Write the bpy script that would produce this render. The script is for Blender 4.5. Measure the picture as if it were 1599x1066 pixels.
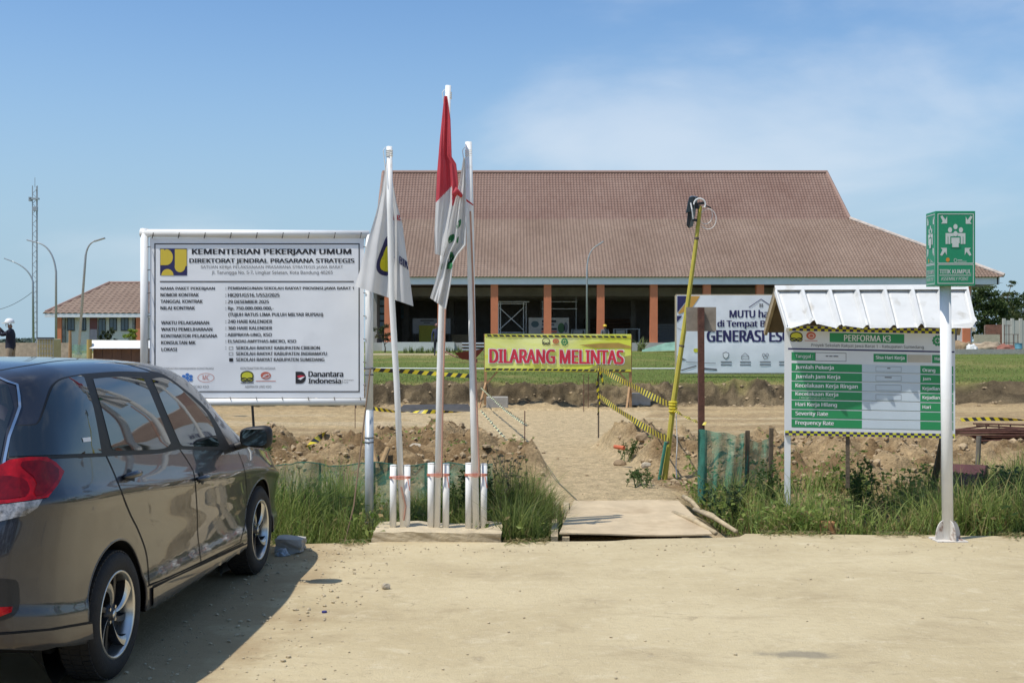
import bpy, bmesh, math, random
import numpy as np
from mathutils import Vector, Matrix
from mathutils.bvhtree import BVHTree
from mathutils.geometry import delaunay_2d_cdt

for o in list(bpy.data.objects):
    bpy.data.objects.remove(o, do_unlink=True)
SC = bpy.context.scene
COL = SC.collection
random.seed(7)
RNG = np.random.default_rng(11)

# ------------------------------------------------------------------ camera
F = 1785.0          # focal length in photo pixels (1599 wide)
EYE = 1.70          # eye height in metres
cam_d = bpy.data.cameras.new('camera')
cam_d.sensor_width = 36.0
cam_d.lens = 36.0 * F / 1599.0
cam_d.clip_start = 0.05
cam_d.clip_end = 20000
cam = bpy.data.objects.new('camera', cam_d)
cam.location = (0, 0, EYE)
cam.rotation_euler = (math.radians(90), 0, 0)
COL.objects.link(cam)
SC.camera = cam

# ------------------------------------------------------------------ world, sun, exposure
SUN_TO = Vector((-0.41, -0.23, 1.0)).normalized()      # direction towards the sun
sun_el = math.asin(SUN_TO.z)
sun_az = math.atan2(SUN_TO.x, SUN_TO.y)
world = bpy.data.worlds.new('World')
SC.world = world
world.use_nodes = True
wn, wl = world.node_tree.nodes, world.node_tree.links
wn.clear()
w_out = wn.new('ShaderNodeOutputWorld')
w_bg = wn.new('ShaderNodeBackground')
w_bg.inputs['Strength'].default_value = 0.135
sky = wn.new('ShaderNodeTexSky')
sky.sky_type = 'NISHITA'
sky.sun_disc = False
sky.sun_elevation = sun_el
sky.sun_rotation = sun_az
sky.altitude = 50
sky.air_density = 1.0
sky.dust_density = 1.0
sky.ozone_density = 1.6
tc = wn.new('ShaderNodeTexCoord')
sep = wn.new('ShaderNodeSeparateXYZ')
wl.new(tc.outputs['Generated'], sep.inputs[0])
mp = wn.new('ShaderNodeMapping')
mp.inputs['Scale'].default_value = (1.0, 1.0, 2.6)
mp.inputs['Location'].default_value = (0.35, 0.1, 0.38)
wl.new(tc.outputs['Generated'], mp.inputs[0])
nz = wn.new('ShaderNodeTexNoise')
nz.inputs['Scale'].default_value = 2.7
nz.inputs['Detail'].default_value = 9
nz.inputs['Roughness'].default_value = 0.52
nz.inputs['Distortion'].default_value = 0.25
wl.new(mp.outputs[0], nz.inputs['Vector'])
rmp = wn.new('ShaderNodeMapRange')
rmp.interpolation_type = 'SMOOTHSTEP'
rmp.inputs['From Min'].default_value = 0.50
rmp.inputs['From Max'].default_value = 0.80
rmp.inputs['To Max'].default_value = 0.52
gm_ = wn.new('ShaderNodeMapping')                     # the one broad thin cloud right of the flagpoles
gm_.inputs['Location'].default_value = (-0.23 / .24, 0, -0.185 / .062)
gm_.inputs['Scale'].default_value = (1 / .24, 0, 1 / .062)
wl.new(tc.outputs['Generated'], gm_.inputs[0])
gl_ = wn.new('ShaderNodeVectorMath'); gl_.operation = 'LENGTH'
wl.new(gm_.outputs[0], gl_.inputs[0])
gr_ = wn.new('ShaderNodeMapRange'); gr_.interpolation_type = 'SMOOTHERSTEP'
for k_, v_ in zip(('From Min', 'From Max', 'To Min', 'To Max'), (0.2, 1.7, 0.21, 0.0)): gr_.inputs[k_].default_value = v_
wl.new(gl_.outputs['Value'], gr_.inputs['Value'])
ga_ = wn.new('ShaderNodeMath'); ga_.operation = 'ADD'
wl.new(nz.outputs['Fac'], ga_.inputs[0]); wl.new(gr_.outputs[0], ga_.inputs[1])
wl.new(ga_.outputs[0], rmp.inputs['Value'])
cmix = wn.new('ShaderNodeMix')
cmix.data_type = 'RGBA'
cmix.inputs['B'].default_value = (5.6, 6.0, 6.5, 1)
wl.new(rmp.outputs[0], cmix.inputs['Factor'])
tint = wn.new('ShaderNodeMix'); tint.data_type = 'RGBA'; tint.blend_type = 'MULTIPLY'
tint.inputs['Factor'].default_value = 1.0
tint.inputs['B'].default_value = (0.74, 0.94, 1.09, 1)
wl.new(sky.outputs[0], tint.inputs['A'])
hz_ = wn.new('ShaderNodeMapRange'); hz_.interpolation_type = 'SMOOTHSTEP'      # hazy pale blue air towards the horizon, all round
for k_, v_ in zip(('From Min', 'From Max', 'To Min', 'To Max'), (0.0, 0.33, 0.92, 0.0)): hz_.inputs[k_].default_value = v_
wl.new(sep.outputs['Z'], hz_.inputs['Value'])
hmix = wn.new('ShaderNodeMix'); hmix.data_type = 'RGBA'
hmix.inputs['B'].default_value = (2.75, 3.85, 4.75, 1)
wl.new(hz_.outputs[0], hmix.inputs['Factor']); wl.new(tint.outputs['Result'], hmix.inputs['A'])
wl.new(hmix.outputs['Result'], cmix.inputs['A'])
wl.new(cmix.outputs['Result'], w_bg.inputs['Color'])
wl.new(w_bg.outputs[0], w_out.inputs[0])

sun_d = bpy.data.lights.new('sun', 'SUN')
sun_d.energy = 3.9
sun_d.angle = math.radians(0.53)
sun_d.color = (1.0, 0.95, 0.87)
sun = bpy.data.objects.new('sun', sun_d)
sun.rotation_euler = SUN_TO.to_track_quat('Z', 'Y').to_euler()
sun.location = (-20, -10, 40)
COL.objects.link(sun)

SC.view_settings.view_transform = 'Standard'
SC.view_settings.look = 'None'
SC.view_settings.gamma = 1.0
SC.view_settings.exposure = 0.12
SC.view_settings.use_curve_mapping = False
SC.render.engine = 'CYCLES'
SC.cycles.use_denoising = True
SC.cycles.max_bounces = 8
SC.cycles.transparent_max_bounces = 12

# ------------------------------------------------------------------ pixel helpers (photo pixels -> metres)
def P(px, py, d):
    return Vector(((px - 800) / F * d, d, EYE + (533 - py) / F * d))
def GD(py, z=0.0):
    return (EYE - z) * F / (py - 533.0)
def G(px, py, z=0.0):
    d = GD(py, z)
    return Vector(((px - 800) / F * d, d, z))

# ------------------------------------------------------------------ noise
def _hash(ix, iy, seed):
    n = (ix.astype(np.int64) * 374761393 + iy.astype(np.int64) * 668265263 + seed * 974634777) & 0x7fffffff
    n = ((n ^ (n >> 13)) * 1274126177) & 0x7fffffff
    return ((n ^ (n >> 16)) & 0xffff) / 65535.0
def vnoise(x, y, seed=0):
    x = np.asarray(x, float); y = np.asarray(y, float)
    ix = np.floor(x); iy = np.floor(y)
    fx = x - ix; fy = y - iy
    fx = fx * fx * fx * (fx * (fx * 6 - 15) + 10); fy = fy * fy * fy * (fy * (fy * 6 - 15) + 10)
    a = _hash(ix, iy, seed); b = _hash(ix + 1, iy, seed)
    c = _hash(ix, iy + 1, seed); d = _hash(ix + 1, iy + 1, seed)
    return (a + (b - a) * fx) * (1 - fy) + (c + (d - c) * fx) * fy
def _h1(ix, iy, seed):
    n = (ix * 374761393 + iy * 668265263 + seed * 974634777) & 0x7fffffff
    n = ((n ^ (n >> 13)) * 1274126177) & 0x7fffffff
    return ((n ^ (n >> 16)) & 0xffff) / 65535.0
def _v1(x, y, seed):
    ix = math.floor(x); iy = math.floor(y); fx = x - ix; fy = y - iy
    fx = fx * fx * fx * (fx * (fx * 6 - 15) + 10); fy = fy * fy * fy * (fy * (fy * 6 - 15) + 10)
    a = _h1(ix, iy, seed); b = _h1(ix + 1, iy, seed); c = _h1(ix, iy + 1, seed); d = _h1(ix + 1, iy + 1, seed)
    return (a + (b - a) * fx) * (1 - fy) + (c + (d - c) * fx) * fy
def fbm(x, y, scale, octv=4, seed=0, rough=0.5):
    t = 0; a = 1; s = 0
    if np.size(x) == 1 and np.size(y) == 1:
        x1 = float(np.reshape(x, -1)[0]); y1 = float(np.reshape(y, -1)[0])
        for i in range(octv):
            t += a * (_v1(x1 / scale, y1 / scale, seed + i * 17) - 0.5); s += a; a *= rough; scale *= 0.5
        return np.full(np.shape(x), t / s)
    for i in range(octv):
        t = t + a * (vnoise(np.asarray(x) / scale, np.asarray(y) / scale, seed + i * 17) - 0.5)
        s += a; a *= rough; scale *= 0.5
    return t / s
def sm(v, a, b):
    t = np.clip((v - a) / (b - a), 0, 1)
    return t * t * (3 - 2 * t)
def pchip(xk, yk, x):
    xk = np.asarray(xk, float); yk = np.asarray(yk, float); x = np.clip(np.asarray(x, float), xk[0], xk[-1])
    h = np.diff(xk); dl = np.diff(yk) / h
    m = np.zeros_like(yk); m[0] = dl[0]; m[-1] = dl[-1]
    for i in range(1, len(xk) - 1):
        if dl[i - 1] * dl[i] > 0:
            w1 = 2 * h[i] + h[i - 1]; w2 = h[i] + 2 * h[i - 1]
            m[i] = (w1 + w2) / (w1 / dl[i - 1] + w2 / dl[i])
    k = np.clip(np.searchsorted(xk, x, side='right') - 1, 0, len(h) - 1)
    t = (x - xk[k]) / h[k]
    return ((2 * t**3 - 3 * t**2 + 1) * yk[k] + (t**3 - 2 * t**2 + t) * h[k] * m[k]
            + (-2 * t**3 + 3 * t**2) * yk[k + 1] + (t**3 - t**2) * h[k] * m[k + 1])

# ------------------------------------------------------------------ materials
MATS = {}
def mat(name, rgb, rough=0.65, metal=0.0, var=0.12, scale=6.0, bump=0.0, bscale=40.0, coat=0.0, spec=0.5, stain=None, trans=0.0, alpha=None):
    if name in MATS:
        return MATS[name]
    m = bpy.data.materials.new(name); m.use_nodes = True
    N, L = m.node_tree.nodes, m.node_tree.links
    b = N['Principled BSDF']
    b.inputs['Roughness'].default_value = rough
    b.inputs['Metallic'].default_value = metal
    b.inputs['Specular IOR Level'].default_value = spec
    b.inputs['Coat Weight'].default_value = coat
    b.inputs['Coat Roughness'].default_value = 0.03
    t = N.new('ShaderNodeTexCoord')
    src = None
    if var > 0:
        n = N.new('ShaderNodeTexNoise'); n.inputs['Scale'].default_value = scale; n.inputs['Detail'].default_value = 6
        n.inputs['Roughness'].default_value = 0.62
        L.new(t.outputs['Object'], n.inputs['Vector'])
        x = N.new('ShaderNodeMix'); x.data_type = 'RGBA'
        x.inputs['A'].default_value = (*[c * (1 - var) for c in rgb], 1)
        x.inputs['B'].default_value = (*[min(1, c * (1 + var)) for c in rgb], 1)
        r = N.new('ShaderNodeMapRange'); r.inputs['From Min'].default_value = 0.3; r.inputs['From Max'].default_value = 0.7
        L.new(n.outputs['Fac'], r.inputs['Value']); L.new(r.outputs[0], x.inputs['Factor'])
        src = x.outputs['Result']
        if stain:
            n2 = N.new('ShaderNodeTexNoise'); n2.inputs['Scale'].default_value = stain[1]; n2.inputs['Detail'].default_value = 8
            L.new(t.outputs['Object'], n2.inputs['Vector'])
            r2 = N.new('ShaderNodeMapRange'); r2.inputs['From Min'].default_value = stain[2]; r2.inputs['From Max'].default_value = stain[2] + 0.15
            L.new(n2.outputs['Fac'], r2.inputs['Value'])
            y = N.new('ShaderNodeMix'); y.data_type = 'RGBA'; y.inputs['B'].default_value = (*stain[0], 1)
            L.new(r2.outputs[0], y.inputs['Factor']); L.new(src, y.inputs['A']); src = y.outputs['Result']
        L.new(src, b.inputs['Base Color'])
    else:
        b.inputs['Base Color'].default_value = (*rgb, 1)
    if bump > 0:
        n = N.new('ShaderNodeTexNoise'); n.inputs['Scale'].default_value = bscale; n.inputs['Detail'].default_value = 6
        L.new(t.outputs['Object'], n.inputs['Vector'])
        bp = N.new('ShaderNodeBump'); bp.inputs['Strength'].default_value = bump; bp.inputs['Distance'].default_value = 0.02
        L.new(n.outputs['Fac'], bp.inputs['Height']); L.new(bp.outputs[0], b.inputs['Normal'])
    out = N['Material Output']
    cur = b.outputs[0]
    if trans > 0:
        tr = N.new('ShaderNodeBsdfTranslucent')
        if src: L.new(src, tr.inputs['Color'])
        else: tr.inputs['Color'].default_value = (*rgb, 1)
        ms = N.new('ShaderNodeMixShader'); ms.inputs[0].default_value = trans
        L.new(cur, ms.inputs[1]); L.new(tr.outputs[0], ms.inputs[2]); cur = ms.outputs[0]
    if alpha is not None:       # woven net: fibre scale, open share
        tp = N.new('ShaderNodeBsdfTransparent')
        ms = N.new('ShaderNodeMixShader')
        v = N.new('ShaderNodeTexNoise'); v.inputs['Scale'].default_value = alpha[0]; v.inputs['Detail'].default_value = 3
        L.new(t.outputs['Object'], v.inputs['Vector'])
        r = N.new('ShaderNodeMapRange'); r.inputs['From Min'].default_value = 0.3; r.inputs['From Max'].default_value = 0.7
        r.inputs['To Min'].default_value = alpha[1]; r.inputs['To Max'].default_value = alpha[2]
        L.new(v.outputs['Fac'], r.inputs['Value']); L.new(r.outputs[0], ms.inputs[0])
        L.new(tp.outputs[0], ms.inputs[1]); L.new(cur, ms.inputs[2]); cur = ms.outputs[0]
    L.new(cur, out.inputs['Surface'])
    MATS[name] = m
    return m

def vcol_mat(name, rough=0.9, trans=0.0, var=0.25, scale=9.0, bump=0.0, bscale=30.0, bdist=0.03, spec=0.25, var2=None):
    m = bpy.data.materials.new(name); m.use_nodes = True
    N, L = m.node_tree.nodes, m.node_tree.links
    b = N['Principled BSDF']; b.inputs['Roughness'].default_value = rough; b.inputs['Specular IOR Level'].default_value = spec
    a = N.new('ShaderNodeAttribute'); a.attribute_name = 'col'
    src = a.outputs['Color']
    t = N.new('ShaderNodeTexCoord')
    for v, s in ([(var, scale)] if var else []) + (var2 or []):
        n = N.new('ShaderNodeTexNoise'); n.inputs['Scale'].default_value = s; n.inputs['Detail'].default_value = 8; n.inputs['Roughness'].default_value = 0.65
        L.new(t.outputs['Object'], n.inputs['Vector'])
        r = N.new('ShaderNodeMapRange'); r.inputs['From Min'].default_value = 0.3; r.inputs['From Max'].default_value = 0.7
        r.inputs['To Min'].default_value = 1 - v; r.inputs['To Max'].default_value = 1 + v
        L.new(n.outputs['Fac'], r.inputs['Value'])
        x = N.new('ShaderNodeVectorMath'); x.operation = 'SCALE'
        L.new(src, x.inputs[0]); L.new(r.outputs[0], x.inputs['Scale']); src = x.outputs[0]
    L.new(src, b.inputs['Base Color'])
    cur = b.outputs[0]
    if bump:
        n = N.new('ShaderNodeTexNoise'); n.inputs['Scale'].default_value = bscale; n.inputs['Detail'].default_value = 9; n.inputs['Roughness'].default_value = 0.7
        L.new(t.outputs['Object'], n.inputs['Vector'])
        bp = N.new('ShaderNodeBump'); bp.inputs['Strength'].default_value = bump; bp.inputs['Distance'].default_value = bdist
        L.new(n.outputs['Fac'], bp.inputs['Height']); L.new(bp.outputs[0], b.inputs['Normal'])
    if trans:
        tr = N.new('ShaderNodeBsdfTranslucent'); L.new(src, tr.inputs['Color'])
        ms = N.new('ShaderNodeMixShader'); ms.inputs[0].default_value = trans
        L.new(cur, ms.inputs[1]); L.new(tr.outputs[0], ms.inputs[2]); cur = ms.outputs[0]
    L.new(cur, N['Material Output'].inputs['Surface'])
    return m

WHITE = mat('white_paint', (.78, .78, .76), .45, var=.05, scale=5, stain=((.52, .47, .38), 3.0, .60))
PVC = mat('white_pvc', (.84, .83, .79), .4, var=.04, scale=7, stain=((.55, .48, .38), 5.0, .63))
GALV = mat('galvanised_steel', (.50, .53, .54), .45, metal=.35, var=.12, scale=9)
GREYMETAL = mat('grey_lamp_steel', (.42, .44, .45), .4, metal=.4, var=.06)
BLACK = mat('black_plastic', (.014, .014, .015), .45, var=.2)
BLACKP = mat('black_print', (.02, .02, .025), .6, var=0)
GREYP = mat('grey_print', (.12, .12, .13), .6, var=0)
NAVYP = mat('navy_print', (.022, .02, .10), .55, var=0)
YELP = mat('yellow_print', (.66, .50, .05), .55, var=0)
LEMON = mat('lemon_print', (.62, .60, .04), .5, var=0)
REDP = mat('red_print', (.62, .03, .06), .55, var=0)
ORGP = mat('orange_red_print', (.55, .14, .09), .55, var=0)
BLUEP = mat('blue_print', (.06, .20, .55), .55, var=0)
WHITEP = mat('white_print', (.80, .80, .80), .5, var=0)
PALEP = mat('pale_blue_print', (.56, .64, .70), .5, var=.03)
GRNP = mat('green_print', (.02, .27, .095), .45, var=.04)
VINYL = mat('white_vinyl', (.86, .87, .88), .38, var=.04, scale=2.2, stain=((.74, .75, .76), 2.5, .6))
WOOD = mat('raw_timber', (.38, .22, .10), .75, var=.25, scale=14, bump=.3, bscale=50)
PALEWOOD = mat('pale_timber', (.42, .33, .20), .8, var=.25, scale=12, bump=.3, bscale=50)
DARKWOOD = mat('weathered_wood', (.12, .09, .06), .85, var=.3, scale=12, bump=.3)
RUST = mat('rusty_steel', (.11, .045, .03), .8, var=.35, scale=16, bump=.2)
CONC = mat('grey_concrete', (.36, .34, .30), .9, var=.18, scale=7, bump=.35, bscale=40)
CORD_R = mat('salmon_cord', (.62, .20, .12), .7, var=.1)
CORD_W = mat('white_cord', (.75, .75, .72), .7, var=.05)
SKIN = mat('skin', (.26, .14, .09), .6, var=.05)

# ------------------------------------------------------------------ object helpers
ORG = {}          # parent -> world origin (parents carry a location only, unless stated)
def tag(o, label=None, cat=None, group=None, kind=None):
    if label: o['label'] = label
    if cat: o['category'] = cat
    if group: o['group'] = group
    if kind: o['kind'] = kind
    return o
def root(name, loc, label, cat, group=None):
    o = bpy.data.objects.new(name, None); o.empty_display_size = .2
    o.location = loc; COL.objects.link(o); ORG[o.name] = Vector(loc)
    return tag(o, label, cat, group)
def obj(name, V, Fc, m, parent=None, smooth=False, mi=None, col=None, bevel=0, local=False, origin=None):
    """V in world metres (or parent-local when local); one mesh object."""
    me = bpy.data.meshes.new(name)
    if parent is not None and not local:
        og = ORG[parent.name]
    elif parent is None and not local:
        A = np.asarray(V, float).reshape(-1, 3)
        og = Vector(origin) if origin is not None else Vector(((A[:, 0].min() + A[:, 0].max()) / 2, (A[:, 1].min() + A[:, 1].max()) / 2, A[:, 2].min()))
    else:
        og = Vector((0, 0, 0))
    A = np.asarray([tuple(v) for v in V] if not isinstance(V, np.ndarray) else V, float) - np.array(og)
    me.from_pydata(A.tolist(), [], Fc if isinstance(Fc, list) else Fc.tolist())
    for k in (m if isinstance(m, (list, tuple)) else [m]):
        me.materials.append(k)
    if mi is not None:
        me.polygons.foreach_set('material_index', np.asarray(mi, dtype=np.int32))
    if smooth:
        me.polygons.foreach_set('use_smooth', np.ones(len(me.polygons), bool))
    if col is not None:
        ca = me.color_attributes.new('col', 'FLOAT_COLOR', 'POINT')
        c4 = np.ones((len(A), 4), np.float32); c4[:, :3] = col
        ca.data.foreach_set('color', c4.ravel())
    me.update()
    o = bpy.data.objects.new(name, me)
    COL.objects.link(o)
    if parent is not None:
        o.parent = parent
        if not local: ORG[o.name] = ORG[parent.name]
    else:
        o.location = og; ORG[o.name] = Vector(og)
    if bevel:
        md = o.modifiers.new('edge', 'BEVEL'); md.width = bevel; md.segments = 2; md.limit_method = 'ANGLE'
    return o

class MB:
    def __init__(s): s.v = []; s.f = []; s.mi = []
    def add(s, vs, fs, k=0):
        n = len(s.v); s.v += [tuple(v) for v in vs]; s.f += [tuple(i + n for i in f) for f in fs]; s.mi += [k] * len(fs); return s
    def box(s, a, b, k=0):
        x0, y0, z0 = a; x1, y1, z1 = b
        return s.add([(x0, y0, z0), (x1, y0, z0), (x1, y1, z0), (x0, y1, z0), (x0, y0, z1), (x1, y0, z1), (x1, y1, z1), (x0, y1, z1)],
                     [(0, 3, 2, 1), (4, 5, 6, 7), (0, 1, 5, 4), (1, 2, 6, 5), (2, 3, 7, 6), (3, 0, 4, 7)], k)
    def hexa(s, p, k=0):     # 4 bottom + 4 top
        return s.add(p, [(0, 3, 2, 1), (4, 5, 6, 7), (0, 1, 5, 4), (1, 2, 6, 5), (2, 3, 7, 6), (3, 0, 4, 7)], k)
    def bar(s, a, b, w, h=None, k=0, up=(0, 0, 1)):
        a = Vector(a); b = Vector(b); d = (b - a).normalized(); h = h or w
        u = Vector(up)
        if abs(d.dot(u)) > .95: u = Vector((0, 1, 0))
        x = d.cross(u).normalized() * w / 2; y = d.cross(x).normalized() * h / 2
        return s.add([a - x - y, a + x - y, a + x + y, a - x + y, b - x - y, b + x - y, b + x + y, b - x + y],
                     [(0, 1, 2, 3), (7, 6, 5, 4), (4, 5, 1, 0), (5, 6, 2, 1), (6, 7, 3, 2), (7, 4, 0, 3)], k)
    def tube(s, pts, r, n=10, k=0, cap=True):
        pts = [Vector(p) for p in pts]; R = r if isinstance(r, (list, tuple)) else [r] * len(pts)
        t0 = (pts[1] - pts[0]).normalized()
        u = t0.cross(Vector((0, 0, 1)))
        if u.length < .1: u = t0.cross(Vector((0, 1, 0)))
        u.normalize(); vs = []
        for i, p in enumerate(pts):
            t = (pts[min(i + 1, len(pts) - 1)] - pts[max(i - 1, 0)]).normalized()
            u = (u - t * u.dot(t)).normalized(); w = t.cross(u)
            for j in range(n):
                a = 2 * math.pi * j / n
                vs.append(p + (u * math.cos(a) + w * math.sin(a)) * R[i])
        fs = [(i * n + j, i * n + (j + 1) % n, (i + 1) * n + (j + 1) % n, (i + 1) * n + j) for i in range(len(pts) - 1) for j in range(n)]
        if cap: fs += [tuple(range(n - 1, -1, -1)), tuple((len(pts) - 1) * n + j for j in range(n))]
        return s.add(vs, fs, k)
    def lathe(s, c, prof, n=24, axis='z', k=0):
        c = Vector(c); vs = []
        for r, h in prof:
            for j in range(n):
                a = 2 * math.pi * j / n
                q = {'z': (r * math.cos(a), r * math.sin(a), h), 'y': (r * math.cos(a), h, r * math.sin(a)), 'x': (h, r * math.cos(a), r * math.sin(a))}[axis]
                vs.append(c + Vector(q))
        fs = [(i * n + j, i * n + (j + 1) % n, (i + 1) * n + (j + 1) % n, (i + 1) * n + j) for i in range(len(prof) - 1) for j in range(n)]
        if prof[0][0] > 1e-4: fs.append(tuple(range(n - 1, -1, -1)))
        if prof[-1][0] > 1e-4: fs.append(tuple((len(prof) - 1) * n + j for j in range(n)))
        return s.add(vs, fs, k)
    def blob(s, c, r, seed=0, rough=.25, sub=1, k=0):
        bm = bmesh.new(); bmesh.ops.create_icosphere(bm, subdivisions=sub, radius=1)
        rr = random.Random(seed); c = Vector(c); r = Vector(r if hasattr(r, '__len__') else (r, r, r))
        vs = [c + Vector([v.co[i] * r[i] for i in range(3)]) * (1 + rr.uniform(-rough, rough)) for v in bm.verts]
        fs = [tuple(v.index for v in f.verts) for f in bm.faces]; bm.free()
        return s.add(vs, fs, k)
    def build(s, name, m, parent=None, smooth=False, bevel=0, local=False, origin=None):
        return obj(name, np.array([tuple(v) for v in s.v]), s.f, m, parent, smooth, s.mi if isinstance(m, (list, tuple)) else None, None, bevel, local, origin)
def smooth_by_angle(o, deg=35):
    me = o.data
    me.polygons.foreach_set('use_smooth', np.ones(len(me.polygons), bool))
    me.set_sharp_from_angle(angle=math.radians(deg))
    return o

# ------------------------------------------------------------------ flat print: shapes and lettering in photo pixels, mapped on a surface
_FONT_CACHE = {}
def bundled_font():
    # lettering uses the sans font that ships inside Blender; the built-in one is the fallback
    try:
        import os
        return bpy.data.fonts.load(os.path.join(bpy.utils.system_resource('DATAFILES', path='fonts'), 'NotoSansHebrew-Regular.woff2'))
    except Exception:
        return None
SANS = bundled_font()
def text2d(body, bold=0.0, shear=0.0):
    key = (body, bold, shear)
    if key not in _FONT_CACHE:
        cu = bpy.data.curves.new('t', 'FONT'); cu.body = body; cu.size = 1; cu.offset = bold; cu.resolution_u = 3; cu.shear = shear
        if SANS: cu.font = SANS
        o = bpy.data.objects.new('t', cu); COL.objects.link(o)
        dg = bpy.context.evaluated_depsgraph_get(); dg.update()
        me = bpy.data.meshes.new_from_object(o.evaluated_get(dg))
        V = np.array([v.co[:2] for v in me.vertices]); Fc = [tuple(p.vertices) for p in me.polygons]
        bpy.data.objects.remove(o); bpy.data.curves.remove(cu); bpy.data.meshes.remove(me)
        wem = max(1e-6, float(V[:, 0].max() - V[:, 0].min()))
        V = (V - V.min(0)) / np.maximum(V.max(0) - V.min(0), 1e-6)
        _FONT_CACHE[key] = (V, Fc, wem)
    return _FONT_CACHE[key]
class Print:
    """collects flat shapes in photo pixels; fmap(px, py, layer) gives the world point"""
    def __init__(s, fmap): s.fmap = fmap; s.clear()
    def clear(s): s.v = []; s.f = []; s.mi = []; s.m = []
    def _add(s, pts, faces, m, layer):
        if m not in s.m: s.m.append(m)
        n = len(s.v); s.v += [s.fmap(x, y, layer) for x, y in pts]
        s.f += [tuple(i + n for i in f) for f in faces]; s.mi += [s.m.index(m)] * len(faces); return s
    def poly(s, pts, m, layer=1): return s._add(pts, [tuple(range(len(pts)))], m, layer)
    def rect(s, x0, y0, x1, y1, m, layer=1):
        k = max(1, int(abs(x1 - x0) / 12)); j = max(1, int(abs(y1 - y0) / 12)); pts = [(x0 + (x1 - x0) * i / k, y1 + (y0 - y1) * r / j) for r in range(j + 1) for i in range(k + 1)]
        return s._add(pts, [(r * (k + 1) + i, r * (k + 1) + i + 1, (r + 1) * (k + 1) + i + 1, (r + 1) * (k + 1) + i) for r in range(j) for i in range(k)], m, layer)
    def disc(s, cx, cy, rx, ry, m, layer=1, a0=0, a1=360, n=28):
        pts = [(cx + rx * math.cos(math.radians(a0 + (a1 - a0) * i / n)), cy - ry * math.sin(math.radians(a0 + (a1 - a0) * i / n))) for i in range(n + (0 if a1 - a0 == 360 else 1))]
        return s.poly(pts, m, layer)
    def ring(s, cx, cy, rx, ry, w, m, layer=1, n=28):
        pts = []
        for i in range(n):
            a = 2 * math.pi * i / n
            pts += [(cx + rx * math.cos(a), cy - ry * math.sin(a)), (cx + (rx - w) * math.cos(a), cy - (ry - w) * math.sin(a))]
        return s._add(pts, [(2 * i, 2 * ((i + 1) % n), 2 * ((i + 1) % n) + 1, 2 * i + 1) for i in range(n)], m, layer)
    def frame(s, x0, y0, x1, y1, w, m, layer=1):
        return s.rect(x0, y0, x1, y0 + w, m, layer).rect(x0, y1 - w, x1, y1, m, layer).rect(x0, y0 + w, x0 + w, y1 - w, m, layer).rect(x1 - w, y0 + w, x1, y1 - w, m, layer)
    def line(s, x0, y0, x1, y1, w, m, layer=1):
        dx, dy = x1 - x0, y1 - y0; l = math.hypot(dx, dy); nx, ny = -dy / l * w / 2, dx / l * w / 2
        return s.poly([(x0 + nx, y0 + ny), (x1 + nx, y1 + ny), (x1 - nx, y1 - ny), (x0 - nx, y0 - ny)], m, layer)
    def text(s, body, x0, y0, x1, y1, m, layer=1, bold=0.0, xf=None):
        V, Fc, wem = text2d(body)
        offs = [(0, 0)] if bold <= 0 else ([(-1, 0), (1, 0), (0, 0)] if bold < .02 else [(-1, -.5), (1, -.5), (-1, .5), (1, .5), (0, 0)])      # heavier weights: shifted strokes, each a hair above the last
        e = bold / wem; g = min(.06, bold * .5)
        for i, (ox, oy) in enumerate(offs):
            pts = [(x0 + (a * (1 - 2 * e) + e + ox * e) * (x1 - x0), y1 - (b * (1 - 2 * g) + g + oy * g) * (y1 - y0)) for a, b in V]
            if xf: pts = [xf(*p) for p in pts]
            s._add(pts, Fc, m, layer + .12 * i)
        return s
    def done(s, name, parent):
        o = obj(name, np.array([tuple(v) for v in s.v]), s.f, s.m, parent, False, s.mi); s.clear(); return o
def plane_map(p0, n, step=.0025):
    p0 = Vector(p0); n = Vector(n).normalized(); e = Vector((0, 0, EYE))
    def fm(px, py, layer=0):
        d = Vector(((px - 800) / F, 1, (533 - py) / F)); q = p0 + n * (step * layer)
        return e + d * ((q - e).dot(n) / d.dot(n))
    return fm
def densify(poly, step):
    out = []
    for i, a in enumerate(poly):
        b = poly[(i + 1) % len(poly)]; k = max(1, int(math.hypot(b[0] - a[0], b[1] - a[1]) / step))
        out += [(a[0] + (b[0] - a[0]) * j / k, a[1] + (b[1] - a[1]) * j / k) for j in range(k)]
    return out
def round_poly(pts, it=2):
    for _ in range(it):
        q = []
        for i, a in enumerate(pts):
            b = pts[(i + 1) % len(pts)]
            q += [(a[0] * .78 + b[0] * .22, a[1] * .78 + b[1] * .22), (a[0] * .22 + b[0] * .78, a[1] * .22 + b[1] * .78)]
        pts = q
    return pts
def fill2d(poly, step):
    """triangulated fill of a 2D polygon with interior points"""
    b = densify(poly, step); xs = [p[0] for p in b]; ys = [p[1] for p in b]
    def inside(x, y):
        c = False; j = len(b) - 1
        for i in range(len(b)):
            if (b[i][1] > y) != (b[j][1] > y) and x < (b[j][0] - b[i][0]) * (y - b[i][1]) / (b[j][1] - b[i][1]) + b[i][0]: c = not c
            j = i
        return c
    pts = list(b); x = min(xs) + step / 2
    while x < max(xs):
        y = min(ys) + step / 2
        while y < max(ys):
            if inside(x, y) and min((x - q[0])**2 + (y - q[1])**2 for q in b) > (step * .45)**2: pts.append((x, y))
            y += step
        x += step
    r = delaunay_2d_cdt([Vector(p) for p in pts], [], [list(range(len(b)))], 1, 1e-5)
    return [tuple(v) for v in r[0]], [tuple(f) for f in r[2]]

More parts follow.
